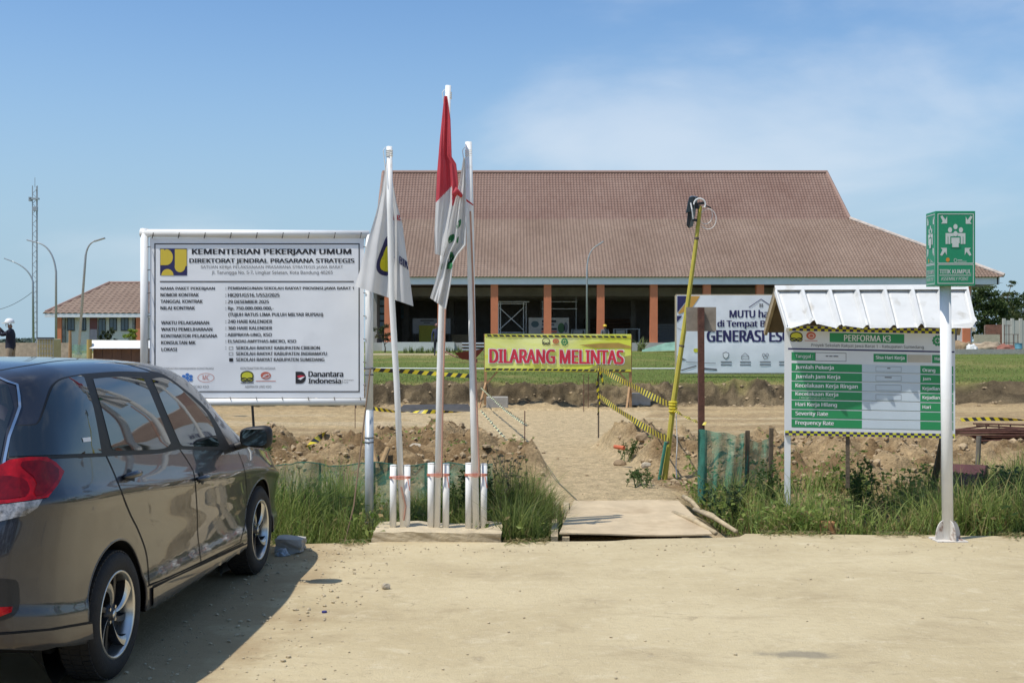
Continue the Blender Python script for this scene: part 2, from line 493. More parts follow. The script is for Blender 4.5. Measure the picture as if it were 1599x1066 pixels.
# ================================================================== SETTING: ground
def lawn_z(y):
    return np.interp(y, [30, 75], [.57, 1.05])
def path_mask(x, y):
    xc = np.interp(y, [10, 12, 13.3, 18, 24, 30], [1.2, 1.1, 1.02, .62, .2, 0])
    hw = np.interp(y, [10, 12, 14, 18, 22, 26], [.66, .62, .55, .66, 1.5, 3.0])
    wob = fbm(x, y, .9, 3, 5) * .5
    return 1 - sm(np.abs(x - xc) + wob * .6, hw - .05, hw + .22)
def mound_amp(x):
    return np.interp(x, [-30, -6, -3.4, -1.6, -.6, .1, 1.7, 2.05, 3, 5, 9, 30], [.3, .3, .33, .40, .36, .34, .44, .48, .30, .26, .3, .3])
def bank_line(x):
    return 29.3 + fbm(x, x * 0 + 3.3, 5, 3, 9) * 1.4
def terrain(x, y, fine=True):
    x = np.asarray(x, float); y = np.asarray(y, float)
    pm = path_mask(x, y)
    z = np.where(y < 10.2, -.14, 0.0) + 0 * x
    z = -.14 + .14 * sm(y, 11.7, 12.7)
    z = z + .05 * sm(y, 10.2, 10.7) - .05 * np.exp(-((y - 11.0) / .45)**2) * (y < 13)
    rs = sm(x, .9, 1.3) * (1 - sm(x, 2.3, 2.9))          # spoil right of the path: steeper cut face, set further back
    md = sm(y, 12.3 + 1.35 * rs + fbm(x, y, 1.7, 2, 21) * 1.6 * (1 - .6 * rs), 14.0 + .75 * rs + fbm(x, y, 1.3, 2, 22) * 1.2 * (1 - .5 * rs)) * (1 - sm(y, 15.4 + rs, 18.8 + .8 * rs))
    n1 = fbm(x, y, 1.3, 3, 31); n2 = fbm(x, y, .45, 3, 32)
    rg = 1 - 2 * np.abs(fbm(x, y, .9, 3, 33))
    z = z + md * (mound_amp(x) * (.85 + .7 * n1) + .34 * n2 * (.4 + md) + .20 * (rg - .7))
    if fine:
        f3 = fbm(x, y, .16, 3, 34)
        z = z + f3 * (.03 + .24 * md) * (y > 11.5) * (y < 32) * (1 - .8 * pm) + fbm(x, y, .07, 2, 35) * .05 * md
    near = sm(y, 12, 16) * (1 - sm(y, 27, 30))
    z = z + near * fbm(x, y, 2.2, 4, 41) * .10
    zp = np.interp(y, [10, 11.8, 13, 15, 19, 30], [-.06, 0, .08, .13, .03, 0]) + fbm(x, y, .5, 3, 44) * .035
    z = z * (1 - pm * (y < 28)) + zp * pm * (y < 28)
    b = bank_line(x)
    up = sm(y, b, b + .95 + fbm(x, y, .8, 2, 51) * .7)
    rough = np.exp(-((y - b - .45) / .7)**2)
    z = np.where(y > b - .6, z * (1 - up) + lawn_z(y) * up + rough * (fbm(x, y, .9, 5, 52, .62) * .62 + .22 * (.5 - np.abs(fbm(x, y, .5, 3, 53)) * 4)), z)
    z = z + (y > b + .9) * fbm(x, y, 6, 3, 55) * .05
    z = np.where(y < 10.2, -.14, z)
    return z
def tz(x, y): return float(terrain(np.array([x]), np.array([y]))[0])

def axis(dense, step, far, grow=1.16):
    a = list(np.arange(dense[0], dense[1] + step / 2, step))
    s = step; hi = []; v = a[-1]
    while v < far[1]: s *= grow; v += s; hi.append(v)
    s = step; lo = []; v = a[0]
    while v > far[0]: s *= grow; v -= s; lo.append(v)
    return np.array(lo[::-1] + a + hi)
gx = axis((-7.5, 9.5), .045, (-4000, 4000))
gy = np.concatenate([axis((9.6, 19), .042, (-3000, 19.01), 1.35)[:-1] if False else np.array([-3000, -1000, -300, -100, -40, -15, -5, 0, 4, 7, 9.0]),
                     np.arange(9.6, 18.6, .042), np.arange(18.6, 31.6, .075), axis((31.7, 32), .12, (31.69, 6000), 1.07)])
gy = np.unique(gy)
X, Y = np.meshgrid(gx, gy)
Z = terrain(X, Y)
Z = np.where(np.abs(X) > 60, np.where(Y > 10.2, np.where(Y > 30, lawn_z(Y), 0.0), -.14), Z)
nx_, ny_ = len(gx), len(gy)
idx = np.arange(nx_ * ny_).reshape(ny_, nx_)
quads = np.stack([idx[:-1, :-1], idx[:-1, 1:], idx[1:, 1:], idx[1:, :-1]], -1).reshape(-1, 4)
def mixc(a, b, t): return a + (b - a) * t[..., None]
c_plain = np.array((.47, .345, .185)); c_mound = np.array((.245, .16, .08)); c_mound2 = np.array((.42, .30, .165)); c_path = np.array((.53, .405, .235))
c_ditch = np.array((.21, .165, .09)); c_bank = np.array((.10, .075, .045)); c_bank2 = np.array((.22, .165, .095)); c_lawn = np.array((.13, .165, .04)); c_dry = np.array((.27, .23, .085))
n_a = fbm(X, Y, 1.1, 4, 61) + .5; n_b = fbm(X, Y, .3, 3, 62) + .5; n_c = fbm(X, Y, 5, 4, 63) + .5
C = np.zeros((ny_, nx_, 3)) + c_plain
C = mixc(C, np.zeros_like(C) + c_mound, sm(n_c, .5, .7) * .35)
n_s = fbm(X / 5, Y * 1.3, 1.0, 4, 64) + .5
C = mixc(C, np.zeros_like(C) + np.array((.33, .235, .13)), sm(n_s, .5, .68) * .6 * sm(Y, 17, 19))
C = mixc(C, np.zeros_like(C) + np.array((.53, .425, .27)), sm(1 - n_s, .52, .7) * .6 * sm(Y, 17, 19))
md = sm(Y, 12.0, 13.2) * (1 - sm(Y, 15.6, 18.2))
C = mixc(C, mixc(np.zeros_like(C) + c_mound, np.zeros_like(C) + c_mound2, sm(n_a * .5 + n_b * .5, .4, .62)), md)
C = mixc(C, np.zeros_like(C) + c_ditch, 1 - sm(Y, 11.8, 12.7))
C = mixc(C, np.zeros_like(C) + c_path, path_mask(X, Y) * (Y < 28))
bl = bank_line(X)
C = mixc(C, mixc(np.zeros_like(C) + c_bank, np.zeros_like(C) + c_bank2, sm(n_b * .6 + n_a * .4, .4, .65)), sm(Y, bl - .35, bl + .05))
lawnc = mixc(np.zeros_like(C) + c_lawn, np.zeros_like(C) + c_dry, np.clip(sm(n_c * .6 + n_a * .4, .5, .68) * .75 + np.exp(-((Y - bl - 1.3) / 1.0)**2) * .8, 0, 1))
C = mixc(C, lawnc, sm(Y + fbm(X, Y, 1.2, 3, 66) * 1.6, bl + .8, bl + 1.5))
sand = sm(Y, 63.5, 64.5) * (1 - sm(Y, 68, 69)) * (X < -3.5)
C = mixc(C, np.zeros_like(C) + np.array((.5, .4, .26)), sand)
left_dirt = (1 - sm(X, -13.5, -11)) * sm(Y, 28, 30) * (1 - sm(Y, 62, 66))
C = mixc(C, np.zeros_like(C) + c_plain * .9, left_dirt * .8)
C = mixc(C, np.zeros_like(C) + np.array((.12, .14, .06)), sm(Y, 100, 140))
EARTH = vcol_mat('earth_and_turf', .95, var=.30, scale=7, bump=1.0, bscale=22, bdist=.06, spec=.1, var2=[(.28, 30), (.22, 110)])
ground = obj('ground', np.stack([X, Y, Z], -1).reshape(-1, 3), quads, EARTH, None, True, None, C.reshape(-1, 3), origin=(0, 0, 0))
tag(ground, 'bare tan earth with clods rising to a cut bank and lawn', None, kind='structure')
del ground['label']

# ------------------------------------------------------------------ dusty concrete apron (road)
edge_x = np.arange(-45, 45.01, .09)
edge_y = np.interp(edge_x, [-45, -2.0, -1.25, -1.16, .1, .3, .36, .85, 1.05, 1.9, 1.98, 2.0, 4.7, 45], [9.5, 9.62, 9.68, 9.72, 9.74, 9.77, 9.78, 9.81, 9.90, 9.96, 9.99, 10.17, 10.03, 10.0])
edge_y = edge_y + fbm(edge_x, edge_x * 0, .8, 4, 71) * .09
rows = [-16, -6, 0, 3, 5, 7, 8.5, 9.2]
RV = []; RF = []
for yv in rows:
    RV += [(x, yv, 0.0) for x in edge_x]
RV += [(x, y - .02, -.002) for x, y in zip(edge_x, edge_y)]
RV += [(x, y, -.018) for x, y in zip(edge_x, edge_y)]
RV += [(x, y + .01, -.30) for x, y in zip(edge_x, edge_y)]
ne = len(edge_x)
RF = [(r * ne + i, r * ne + i + 1, (r + 1) * ne + i + 1, (r + 1) * ne + i) for r in range(len(rows) + 2) for i in range(ne - 1)]
def road_material():
    m = bpy.data.materials.new('dusty_concrete'); m.use_nodes = True
    N, L = m.node_tree.nodes, m.node_tree.links
    b = N['Principled BSDF']; b.inputs['Roughness'].default_value = .92; b.inputs['Specular IOR Level'].default_value = .15
    t = N.new('ShaderNodeTexCoord')
    def noise(scale, det=8, rough=.6, sx=1, sy=1, dist=0):
        mpn = N.new('ShaderNodeMapping'); mpn.inputs['Scale'].default_value = (sx, sy, 1); L.new(t.outputs['Object'], mpn.inputs[0])
        n = N.new('ShaderNodeTexNoise'); n.inputs['Scale'].default_value = scale; n.inputs['Detail'].default_value = det; n.inputs['Roughness'].default_value = rough
        n.inputs['Distortion'].default_value = dist
        L.new(mpn.outputs[0], n.inputs['Vector']); return n.outputs['Fac']
    def rng(f, a, b_, lo=0, hi=1):
        r = N.new('ShaderNodeMapRange'); r.interpolation_type = 'SMOOTHSTEP'
        for k, v in zip(('From Min', 'From Max', 'To Min', 'To Max'), (a, b_, lo, hi)): r.inputs[k].default_value = v
        L.new(f, r.inputs['Value']); return r.outputs[0]
    def mx(fac, A, B):
        x = N.new('ShaderNodeMix'); x.data_type = 'RGBA'; L.new(fac, x.inputs['Factor'])
        for k, v in (('A', A), ('B', B)):
            if isinstance(v, tuple): x.inputs[k].default_value = (*v, 1)
            else: L.new(v, x.inputs[k])
        return x.outputs['Result']
    c = mx(rng(noise(.55, 5), .35, .65), (.555, .46, .285), (.475, .385, .23))
    c = mx(rng(noise(1.5, 10, .72, .8, 1.25, .5), .48, .70, 0, .6), c, (.365, .285, .17))      # worn streaks across
    c = mx(rng(noise(4.2, 9, .72, .85, 1.15, .4), .52, .70, 0, .6), c, (.62, .53, .355))                          # paler dust
    c = mx(rng(noise(3.1, 10, .75, .8, 1.2, 1.0), .58, .70, 0, .6), c, (.29, .225, .14))             # dark blotches
    c = mx(rng(noise(17, 8, .75, .8, 1.2), .5, .72, 0, .5), c, (.36, .285, .175))                 # small mottles
    c = mx(rng(noise(13, 8, .75), .54, .72, 0, .5), c, (.62, .54, .39))
    c = mx(rng(noise(60, 4, .7), .6, .8, 0, .45), c, (.33, .26, .16))                             # grit
    # unpaved brown strip along the left, under and beside the car
    sx_ = N.new('ShaderNodeSeparateXYZ'); L.new(t.outputs['Object'], sx_.inputs[0])
    lx = N.new('ShaderNodeMath'); lx.operation = 'ADD'; L.new(sx_.outputs['X'], lx.inputs[0]); L.new(rng(noise(1.3, 8, .7), 0, 1, -.9, .9), lx.inputs[1])
    c = mx(rng(lx.outputs[0], -1.75, -1.15, .8, 0), c, (.36, .265, .15))
    # hairline cracks
    vo = N.new('ShaderNodeTexVoronoi'); vo.feature = 'DISTANCE_TO_EDGE'; vo.inputs['Scale'].default_value = .42; vo.inputs['Randomness'].default_value = 1
    dm = N.new('ShaderNodeMapping'); L.new(t.outputs['Object'], dm.inputs[0])
    nd = N.new('ShaderNodeTexNoise'); nd.inputs['Scale'].default_value = 3; nd.inputs['Detail'].default_value = 8; L.new(t.outputs['Object'], nd.inputs['Vector'])
    va = N.new('ShaderNodeVectorMath'); va.operation = 'MULTIPLY_ADD'; va.inputs[1].default_value = (.7, .7, 0); L.new(nd.outputs['Color'], va.inputs[0]); L.new(dm.outputs[0], va.inputs[2]); L.new(va.outputs[0], vo.inputs['Vector'])
    mk = N.new('ShaderNodeMath'); mk.operation = 'MULTIPLY'; L.new(rng(vo.outputs['Distance'], .0, .004, .4, 0), mk.inputs[0]); L.new(rng(noise(.9, 4), .54, .66), mk.inputs[1])
    c = mx(mk.outputs[0], c, (.22, .17, .105))
    # small dark elongated smudge on the slab
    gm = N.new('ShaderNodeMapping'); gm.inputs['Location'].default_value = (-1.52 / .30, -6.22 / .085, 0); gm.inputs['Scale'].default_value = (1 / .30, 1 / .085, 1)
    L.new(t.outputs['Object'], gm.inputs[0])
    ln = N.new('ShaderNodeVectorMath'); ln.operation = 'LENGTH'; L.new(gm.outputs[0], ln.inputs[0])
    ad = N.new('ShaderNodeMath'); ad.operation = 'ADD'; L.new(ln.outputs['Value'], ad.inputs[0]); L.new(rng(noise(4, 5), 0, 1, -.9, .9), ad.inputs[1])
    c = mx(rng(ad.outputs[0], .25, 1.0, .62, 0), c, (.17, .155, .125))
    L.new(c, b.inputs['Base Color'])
    mth = N.new('ShaderNodeMath'); mth.operation = 'ADD'; L.new(noise(9, 9, .7), mth.inputs[0])
    m2 = N.new('ShaderNodeMath'); m2.operation = 'MULTIPLY'; m2.inputs[1].default_value = .35; L.new(noise(90, 4, .7), m2.inputs[0]); L.new(m2.outputs[0], mth.inputs[1])
    bp = N.new('ShaderNodeBump'); bp.inputs['Strength'].default_value = .8; bp.inputs['Distance'].default_value = .022
    L.new(mth.outputs[0], bp.inputs['Height']); L.new(bp.outputs[0], b.inputs['Normal'])
    return m
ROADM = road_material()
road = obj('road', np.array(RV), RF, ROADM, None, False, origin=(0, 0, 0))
tag(road, kind='structure')

# loose grit on the slab (uncountable)
g = MB()
for i in range(1100):
    u = random.random()
    if u < .45: x, y = random.uniform(-2.0, -.9), random.uniform(4.8, 9.4)
    elif u < .7: x, y = random.uniform(-1.9, 4.5), random.uniform(9.2, 9.6)
    else: x, y = random.uniform(-2, 3), random.uniform(4.8, 9.5)
    r = .003 + .008 * random.random()**3
    if x < -1.15: r *= 1.5
    g.blob((x, y, r * .4), (r, r * random.uniform(.7, 1.2), r * .6), i, .25, 1)
tag(g.build('gravel', mat('grit', (.46, .38, .25), .95, var=.35, scale=9), origin=(0, 0, 0)), 'loose grit scattered over the dusty slab', 'gravel', kind='stuff')

# clods and stones on the mounds, too many to pick apart
g = MB(); k = 0
while k < 5200:
    x, y = random.uniform(-4.6, 8.2), random.uniform(12.0, 19)
    if random.random() < path_mask(np.array([x]), np.array([y]))[0] * .97: continue
    if y > 16.5 and random.random() < .6: continue
    r = .009 + .045 * random.random()**4
    g.blob((x, y, tz(x, y) + r * .25), (r, r * random.uniform(.7, 1.3), r * random.uniform(.5, .9)), k, .22, 1); k += 1
for i in range(380):
    x = random.uniform(-10, 13); y = float(bank_line(np.array([x]))[0]) + random.uniform(-.5, 1.0); r = .015 + .05 * random.random()**3
    g.blob((x, y, tz(x, y) + r * .2), (r * 1.2, r, r * .7), i, .25, 1)
tag(g.build('clods', mat('clod_earth', (.36, .265, .155), .95, var=.38, scale=5, bump=.4, bscale=30), origin=(0, 0, 0)), 'crumbled earth clods and stones on the dirt heaps', 'earth clods', kind='stuff')

# ------------------------------------------------------------------ grass (uncountable)
def blades(name, bases, hts, wid, cols, mt, label, lean=.55, seg=3, seed=1):
    rg = np.random.default_rng(seed); n = len(bases)
    az = rg.uniform(0, 2 * np.pi, n); ln = rg.uniform(.1, 1, n)**1.2 * lean * hts; fa = az + rg.normal(0, .5, n) + np.pi / 2
    w = wid * rg.uniform(.6, 1.3, n)
    V = []; lev = np.linspace(0, 1, seg + 1)
    for t in lev:
        cx = bases[:, 0] + np.cos(az) * ln * t**2; cy = bases[:, 1] + np.sin(az) * ln * t**2
        cz = bases[:, 2] - .02 + hts * (t - .28 * t**2.2 * (ln / (hts + 1e-6)))
        ww = w * (1 - t)**.7 * .5
        if t < 1:
            V.append(np.stack([cx - np.cos(fa) * ww, cy - np.sin(fa) * ww, cz], -1)); V.append(np.stack([cx + np.cos(fa) * ww, cy + np.sin(fa) * ww, cz], -1))
        else: V.append(np.stack([cx, cy, cz], -1))
    V = np.stack(V, 1); m = V.shape[1]; base = np.arange(n)[:, None] * m
    Fq = []
    for i in range(seg - 1): Fq.append(base + np.array([2 * i, 2 * i + 1, 2 * i + 3, 2 * i + 2]))
    faces = np.concatenate(Fq).tolist() + (base + np.array([2 * seg - 2, 2 * seg - 1, 2 * seg])).tolist()
    o = obj(name, V.reshape(-1, 3), faces, mt, None, False, None, np.repeat(cols, m, 0), origin=(0, 0, 0))
    return tag(o, label, 'grass', kind='stuff')
GRASSM = vcol_mat('grass_blade', .55, trans=.48, var=0, spec=.3)
def grass_cols(n, seed, dry=.15, dark=0.0):
    rg = np.random.default_rng(seed); t = rg.random(n)[:, None]
    c = np.array((.125, .195, .04)) * (1 - t) + np.array((.39, .45, .13)) * t
    d = rg.random(n) < dry
    c[d] = np.array((.33, .27, .11)) * rg.uniform(.7, 1.2, (d.sum(), 1))
    return c * (1 - dark)
def scatter(n, fn, seed):
    """fn(rng, count) -> x, y, height, keep-mask"""
    rg = np.random.default_rng(seed); B = []; Hh = []; tot = 0
    while tot < n:
        x, y, h, k = fn(rg, n); B.append(np.column_stack([x[k], y[k]])); Hh.append(h[k]); tot += int(k.sum())
    B = np.concatenate(B)[:n]; Hh = np.concatenate(Hh)[:n]
    return np.column_stack([B, terrain(B[:, 0], B[:, 1])]), Hh
def clump(x, y, s, seed): return fbm(x, y, s, 3, seed) + .5
def f_left(r, n):
    x, y = r.uniform(-3.2, -.95, n), r.uniform(9.72, 11.5, n); c = clump(x, y, .55, 81)
    tall = np.interp(x, [-3, -2.1, -1.8, -1.5, -1.2, -.95], [.75, .85, .88, .66, .5, .42])
    h = tall * r.uniform(.35, 1.1, n) * (.35 + .85 * c) * np.interp(y, [9.72, 9.95, 10.2, 11.4], [.28, .5, 1, 1.05])
    return x, y, h, r.random(n) < (.1 + 1.5 * np.clip(c - .28, 0, 1))
B, Hh = scatter(7500, f_left, 3)
blades('tall_grass', B, Hh, .011, grass_cols(len(B), 4, .12), GRASSM, 'tall green grass between the parked car and the steel sign post', seed=5, lean=.95)
def f_mid(r, n):
    x, y = r.uniform(-1.05, .5, n), r.uniform(10.28, 11.6, n); y = np.where(x > -.08, r.uniform(9.82, 11.5, n), y)
    lim = np.interp(y, [9.8, 10.2, 10.8, 11.5], [.27, .42, .5, .38]); c = clump(x, y, .5, 83)
    tall = np.interp(x, [-1.05, -.5, -.2, 0, .2, .5], [.45, .62, .72, .82, .7, .42])
    return x, y, tall * r.uniform(.3, 1.1, n) * (.4 + .85 * c), (x < lim) & (r.random(n) < .3 + c)
B, Hh = scatter(9000, f_mid, 6)
blades('tall_grass', B, Hh, .010, grass_cols(len(B), 7, .12, .3), GRASSM, 'dark green grass clump behind the flagpoles beside the plywood bridge', seed=8, lean=1.0)
def f_right(r, n):
    x, y = r.uniform(1.95, 9.5, n), r.uniform(10.1, 12.6, n); c = clump(x, y, .7, 85); c2 = clump(x, y, 1.8, 86)
    tall = np.interp(x, [1.95, 2.3, 2.7, 3.2, 3.8, 4.2, 4.8, 9], [.35, .72, .95, .78, .66, .68, .85, .9])
    h = tall * r.uniform(.25, 1.12, n) * (.05 + 1.0 * c + .45 * c2) * np.interp(y, [10.1, 10.35, 10.8, 12, 12.6], [.4, .7, 1, .95, .5])
    return x, y, h, (r.random(n) < .05 + 2.2 * np.clip(c - .36, 0, 1)) & ((y > 10.25 + .35 * clump(x, y, .4, 88) * (r.random(n) < .7)) | (x > 20))
B, Hh = scatter(15000, f_right, 9)
blades('tall_grass', B, Hh, .0135, grass_cols(len(B), 10, .24), GRASSM, 'long tangled grass under the green statistics board on the right', seed=11, lean=1.25)
def leaf_cover(name, n, box, seed, label, hmax):
    rg = np.random.default_rng(seed); x = rg.uniform(box[0], box[1], n * 3); y = rg.uniform(box[2], box[3], n * 3); c = fbm(x, y, .6, 3, seed) + .5
    k = (rg.random(n * 3) < 2.4 * np.clip(c - .45, 0, 1)) & (path_mask(x, y) < .2); x, y, c = x[k][:n], y[k][:n], c[k][:n]; m_ = len(x); z = terrain(x, y) + rg.random(m_)**1.5 * hmax * (.4 + c)
    Pn = np.stack([x, y, z], -1); nrm = rg.normal(0, .6, (m_, 3)) + np.array((0, 0, .8)); nrm /= np.linalg.norm(nrm, axis=1)[:, None]
    t1 = np.cross(nrm, rg.normal(0, 1, (m_, 3))); t1 /= np.linalg.norm(t1, axis=1)[:, None]; t2 = np.cross(nrm, t1); s_ = rg.uniform(.014, .042, (m_, 1))
    V = np.stack([Pn - t1 * s_, Pn + t2 * s_ * .5 + nrm * s_ * .2, Pn + t1 * s_, Pn - t2 * s_ * .5 + nrm * s_ * .2], 1).reshape(-1, 3)
    t = rg.random((m_, 1)); cc = np.array((.10, .17, .03)) * (1 - t) + np.array((.30, .36, .09)) * t
    d_ = rg.random(m_) < .15; cc[d_] = np.array((.36, .28, .13))
    tag(obj(name, V, np.arange(4 * m_).reshape(-1, 4), GRASSM, None, False, None, np.repeat(cc, 4, 0), origin=(0, 0, 0)), label, 'weeds', kind='stuff')
leaf_cover('ground_weeds', 15000, (1.9, 9.0, 10.12, 12.8), 91, 'low leafy weeds among the grass under the statistics board', .38)
leaf_cover('ground_weeds', 3000, (-3.2, .4, 9.75, 11.8), 93, 'low leafy weeds among the grass around the flagpole plinth', .34)
leaf_cover('ground_weeds', 1500, (-4.0, 5.0, 12.6, 16.5), 95, 'scattered small weeds on the dirt heaps', .06)
def straw(n, seed):
    rg = np.random.default_rng(seed); x = rg.uniform(-3.2, 8.0, n); e = np.interp(x, edge_x, edge_y); y = e + .05 - np.abs(rg.normal(0, .11, n)); a = rg.uniform(0, np.pi, n); l = rg.uniform(.015, .06, n); w = rg.uniform(.002, .006, n)
    k = (fbm(x, y * 0, .5, 3, 97) > -.08) & ~((x > -1.2) & (x < -.05)) & ~((x > .3) & (x < 1.9)); x, y, a, l, w = (q[k] for q in (x, y, a, l, w)); z = np.where(y < np.interp(x, edge_x, edge_y) - .03, .006, .012)
    dx, dy = np.cos(a) * l, np.sin(a) * l; nx, ny = -np.sin(a) * w, np.cos(a) * w
    V = np.stack([np.stack([x - dx - nx, y - dy - ny, z], -1), np.stack([x + dx - nx, y + dy - ny, z + .008], -1), np.stack([x + dx + nx, y + dy + ny, z + .008], -1), np.stack([x - dx + nx, y - dy + ny, z], -1)], 1).reshape(-1, 3)
    c = np.array((.34, .27, .13)) * rg.uniform(.6, 1.3, (len(x), 1)); g_ = rg.random(len(x)) < .35; c[g_] = np.array((.14, .20, .05))
    tag(obj('straw', V, np.arange(4 * len(x)).reshape(-1, 4), GRASSM, None, False, None, np.repeat(c, 4, 0), origin=(0, 0, 0)), 'dry straw and clippings along the slab edge', 'straw', kind='stuff')
straw(2600, 17)
def f_lawn(r, n):
    y = 30.4 + 45 * r.random(n)**1.7; x = r.uniform(-.47, .47, n) * y; c = clump(x, y, 2.2, 87)
    k = (y > bank_line(x) + 1.0) & ~((y > 63) & (y < 69.5) & (x < -3.5)) & ((x > -12) | (r.random(n) < .2)) & (r.random(n) < .35 + c * .9)
    return x, y, r.uniform(.03, .09, n) * (.5 + .9 * c), k
B, Hh = scatter(52000, f_lawn, 12)
lc = grass_cols(len(B), 13, .22) * .95
blades('lawn_grass', B, Hh, .035, lc, GRASSM, 'short patchy lawn in front of the big hall', seed=14, seg=2)

# ================================================================== BUILDINGS AND BACKGROUND
def tile_mat(name, a, b, wx, wy):
    m = bpy.data.materials.new(name); m.use_nodes = True
    N, L = m.node_tree.nodes, m.node_tree.links
    bs = N['Principled BSDF']; bs.inputs['Roughness'].default_value = .8; bs.inputs['Specular IOR Level'].default_value = .25
    t = N.new('ShaderNodeTexCoord'); s = N.new('ShaderNodeVectorMath'); s.operation = 'SNAP'; s.inputs[1].default_value = (wx, wy, 1000)
    L.new(t.outputs['Object'], s.inputs[0])
    w = N.new('ShaderNodeTexWhiteNoise'); L.new(s.outputs[0], w.inputs['Vector'])
    n = N.new('ShaderNodeTexNoise'); n.inputs['Scale'].default_value = .22; n.inputs['Detail'].default_value = 7; L.new(t.outputs['Object'], n.inputs['Vector'])
    ad = N.new('ShaderNodeMath'); ad.operation = 'MULTIPLY_ADD'; ad.inputs[1].default_value = .35
    r = N.new('ShaderNodeMapRange'); r.inputs['From Min'].default_value = .32; r.inputs['From Max'].default_value = .68; r.inputs['To Max'].default_value = .65
    L.new(n.outputs['Fac'], r.inputs['Value']); L.new(w.outputs['Value'], ad.inputs[0]); L.new(r.outputs[0], ad.inputs[2])
    x = N.new('ShaderNodeMix'); x.data_type = 'RGBA'; x.inputs['A'].default_value = (*a, 1); x.inputs['B'].default_value = (*b, 1)
    L.new(ad.outputs[0], x.inputs['Factor']); L.new(x.outputs['Result'], bs.inputs['Base Color'])
    return m
def tile_slope(org, ux, uy, n, L0, L1, xlim, tw=.235, rl=.30, amp=.055):
    """rows of interlocking tiles up a slope. org: eave origin, ux along eave, uy up the slope, n outward; xlim(v)->x range"""
    org, ux, uy, n = map(lambda q: np.array(q, float), (org, ux, uy, n)); V = []; Fc = []; nb = 0
    prof = np.array([0, .18, .36, .5, .64, .82]); ph = np.array([.15, .75, 1, .9, .55, .1])
    v = L0
    while v < L1 - .02:
        v2 = min(v + rl + .05, L1); a, b = xlim(v + rl / 2)
        k = np.arange(math.floor(a / tw), math.ceil(b / tw)); xs = (k[:, None] + prof[None]).ravel() * tw; hs = np.tile(ph, len(k)) * amp
        if len(k) == 0: v += rl; continue
        m = len(xs)
        lip = org + xs[:, None] * ux + v * uy + (hs * .3 - .01)[:, None] * n
        lo = org + xs[:, None] * ux + v * uy + (hs + .028)[:, None] * n
        hi = org + xs[:, None] * ux + v2 * uy + (hs + .0)[:, None] * n
        V += [lip, lo, hi]; i = np.arange(m - 1)
        Fc.append(np.stack([nb + i, nb + i + 1, nb + m + i + 1, nb + m + i], -1)); Fc.append(np.stack([nb + m + i, nb + m + i + 1, nb + 2 * m + i + 1, nb + 2 * m + i], -1))
        nb += 3 * m; v += rl
    return np.concatenate(V), np.concatenate(Fc)
ORANGE = mat('orange_plaster', (.62, .20, .095), .8, var=.07, scale=2)
FASCIA = mat('white_fascia', (.74, .75, .77), .6, var=.05, scale=2)
WALLW = mat('white_plaster', (.60, .59, .56), .85, var=.07, scale=1.5)
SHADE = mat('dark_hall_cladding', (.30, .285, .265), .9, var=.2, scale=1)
FLOORC = mat('hall_floor_concrete', (.42, .40, .37), .85, var=.12, scale=1.5)
GLASSB = mat('pale_window_glass', (.30, .40, .46), .08, var=.15, scale=.6)
DKFRAME = mat('dark_window_frame', (.03, .032, .035), .5, var=.1)

# ------------------------------------------------------------------ hall
hall = root('hall_building', (9, 82, 1.05), 'large open hall with tall brown tiled roof and orange columns', 'building')
XL, XR = -10.3, 34.4; YE, YB, YR = 80.0, 87.0, 91.0; ZE, ZB, ZR = 6.3, 11.0, 15.1; YBACK = 102.0
TILEM = tile_mat('hall_roof_tile', (.205, .138, .102), (.295, .212, .162), .24, .3)
TILEM2 = tile_mat('hall_upper_roof_tile', (.195, .117, .092), (.265, .178, .142), .24, .3)
rf = MB()     # roof shell under the tiles
up_xl, up_xr = -10.2, 25.0; bx_l, bx_r = -10.2, 25.7
e0, e1 = (XL, YE, ZE), (XR, YE, ZE); f0, f1 = (XL, YBACK, ZE), (XR, YBACK, ZE)
b0, b1 = (bx_l, YB, ZB), (bx_r, YB, ZB); c0, c1 = (bx_l, 95, ZB), (bx_r, 95, ZB); r0, r1 = (up_xl, YR, ZR), (up_xr, YR, ZR)
rf.add([e0, e1, b1, b0], [(0, 1, 2, 3)]).add([b0, b1, r1, r0], [(0, 1, 2, 3)]).add([c1, c0, r0, r1], [(0, 1, 2, 3)]).add([f1, f0, c0, c1], [(0, 1, 2, 3)])
rf.add([e1, f1, c1, b1], [(0, 1, 2, 3)]).add([b1, c1, r1], [(0, 1, 2)]).add([e0, b0, r0, c0, f0], [(0, 4, 3, 2, 1)])
rf.add([(XL, YE, ZE - .5), (XR, YE, ZE - .5), (XR, YBACK, ZE - .5), (XL, YBACK, ZE - .5)], [(0, 1, 2, 3)])
roof = rf.build('roof', mat('roof_underlay', (.2, .12, .09), .9), hall)
def slope(p, q):
    d = Vector(q) - Vector(p); l = d.length; u = d / l; return l, u, Vector((0, -u.z, u.y))
l1, u1, n1 = slope((0, YE - .25, ZE - .12), (0, YB, ZB)); l2, u2, n2 = slope((0, YB - .03, ZB - .03), (0, YR, ZR))
V, Fc = tile_slope((0, YE - .25, ZE - .12), (1, 0, 0), u1, n1, 0, l1, lambda v: (XL, XR + (bx_r - XR) * v / l1))
tag(obj('tiles', V, Fc, TILEM, roof), kind='stuff')
V, Fc = tile_slope((0, YB - .03, ZB - .03), (1, 0, 0), u2, n2, 0, l2, lambda v: (bx_l + (up_xl - bx_l) * v / l2, bx_r + (up_xr - bx_r) * v / l2))
tag(obj('tiles', V, Fc, TILEM2, roof), kind='stuff')
CAPM = mat('ridge_cap', (.30, .19, .15), .8, var=.15)
MB().tube([(up_xl - .1, YR, ZR + .05), (up_xr + .1, YR, ZR + .05)], .16, 8).build('ridge_cap', CAPM, roof)
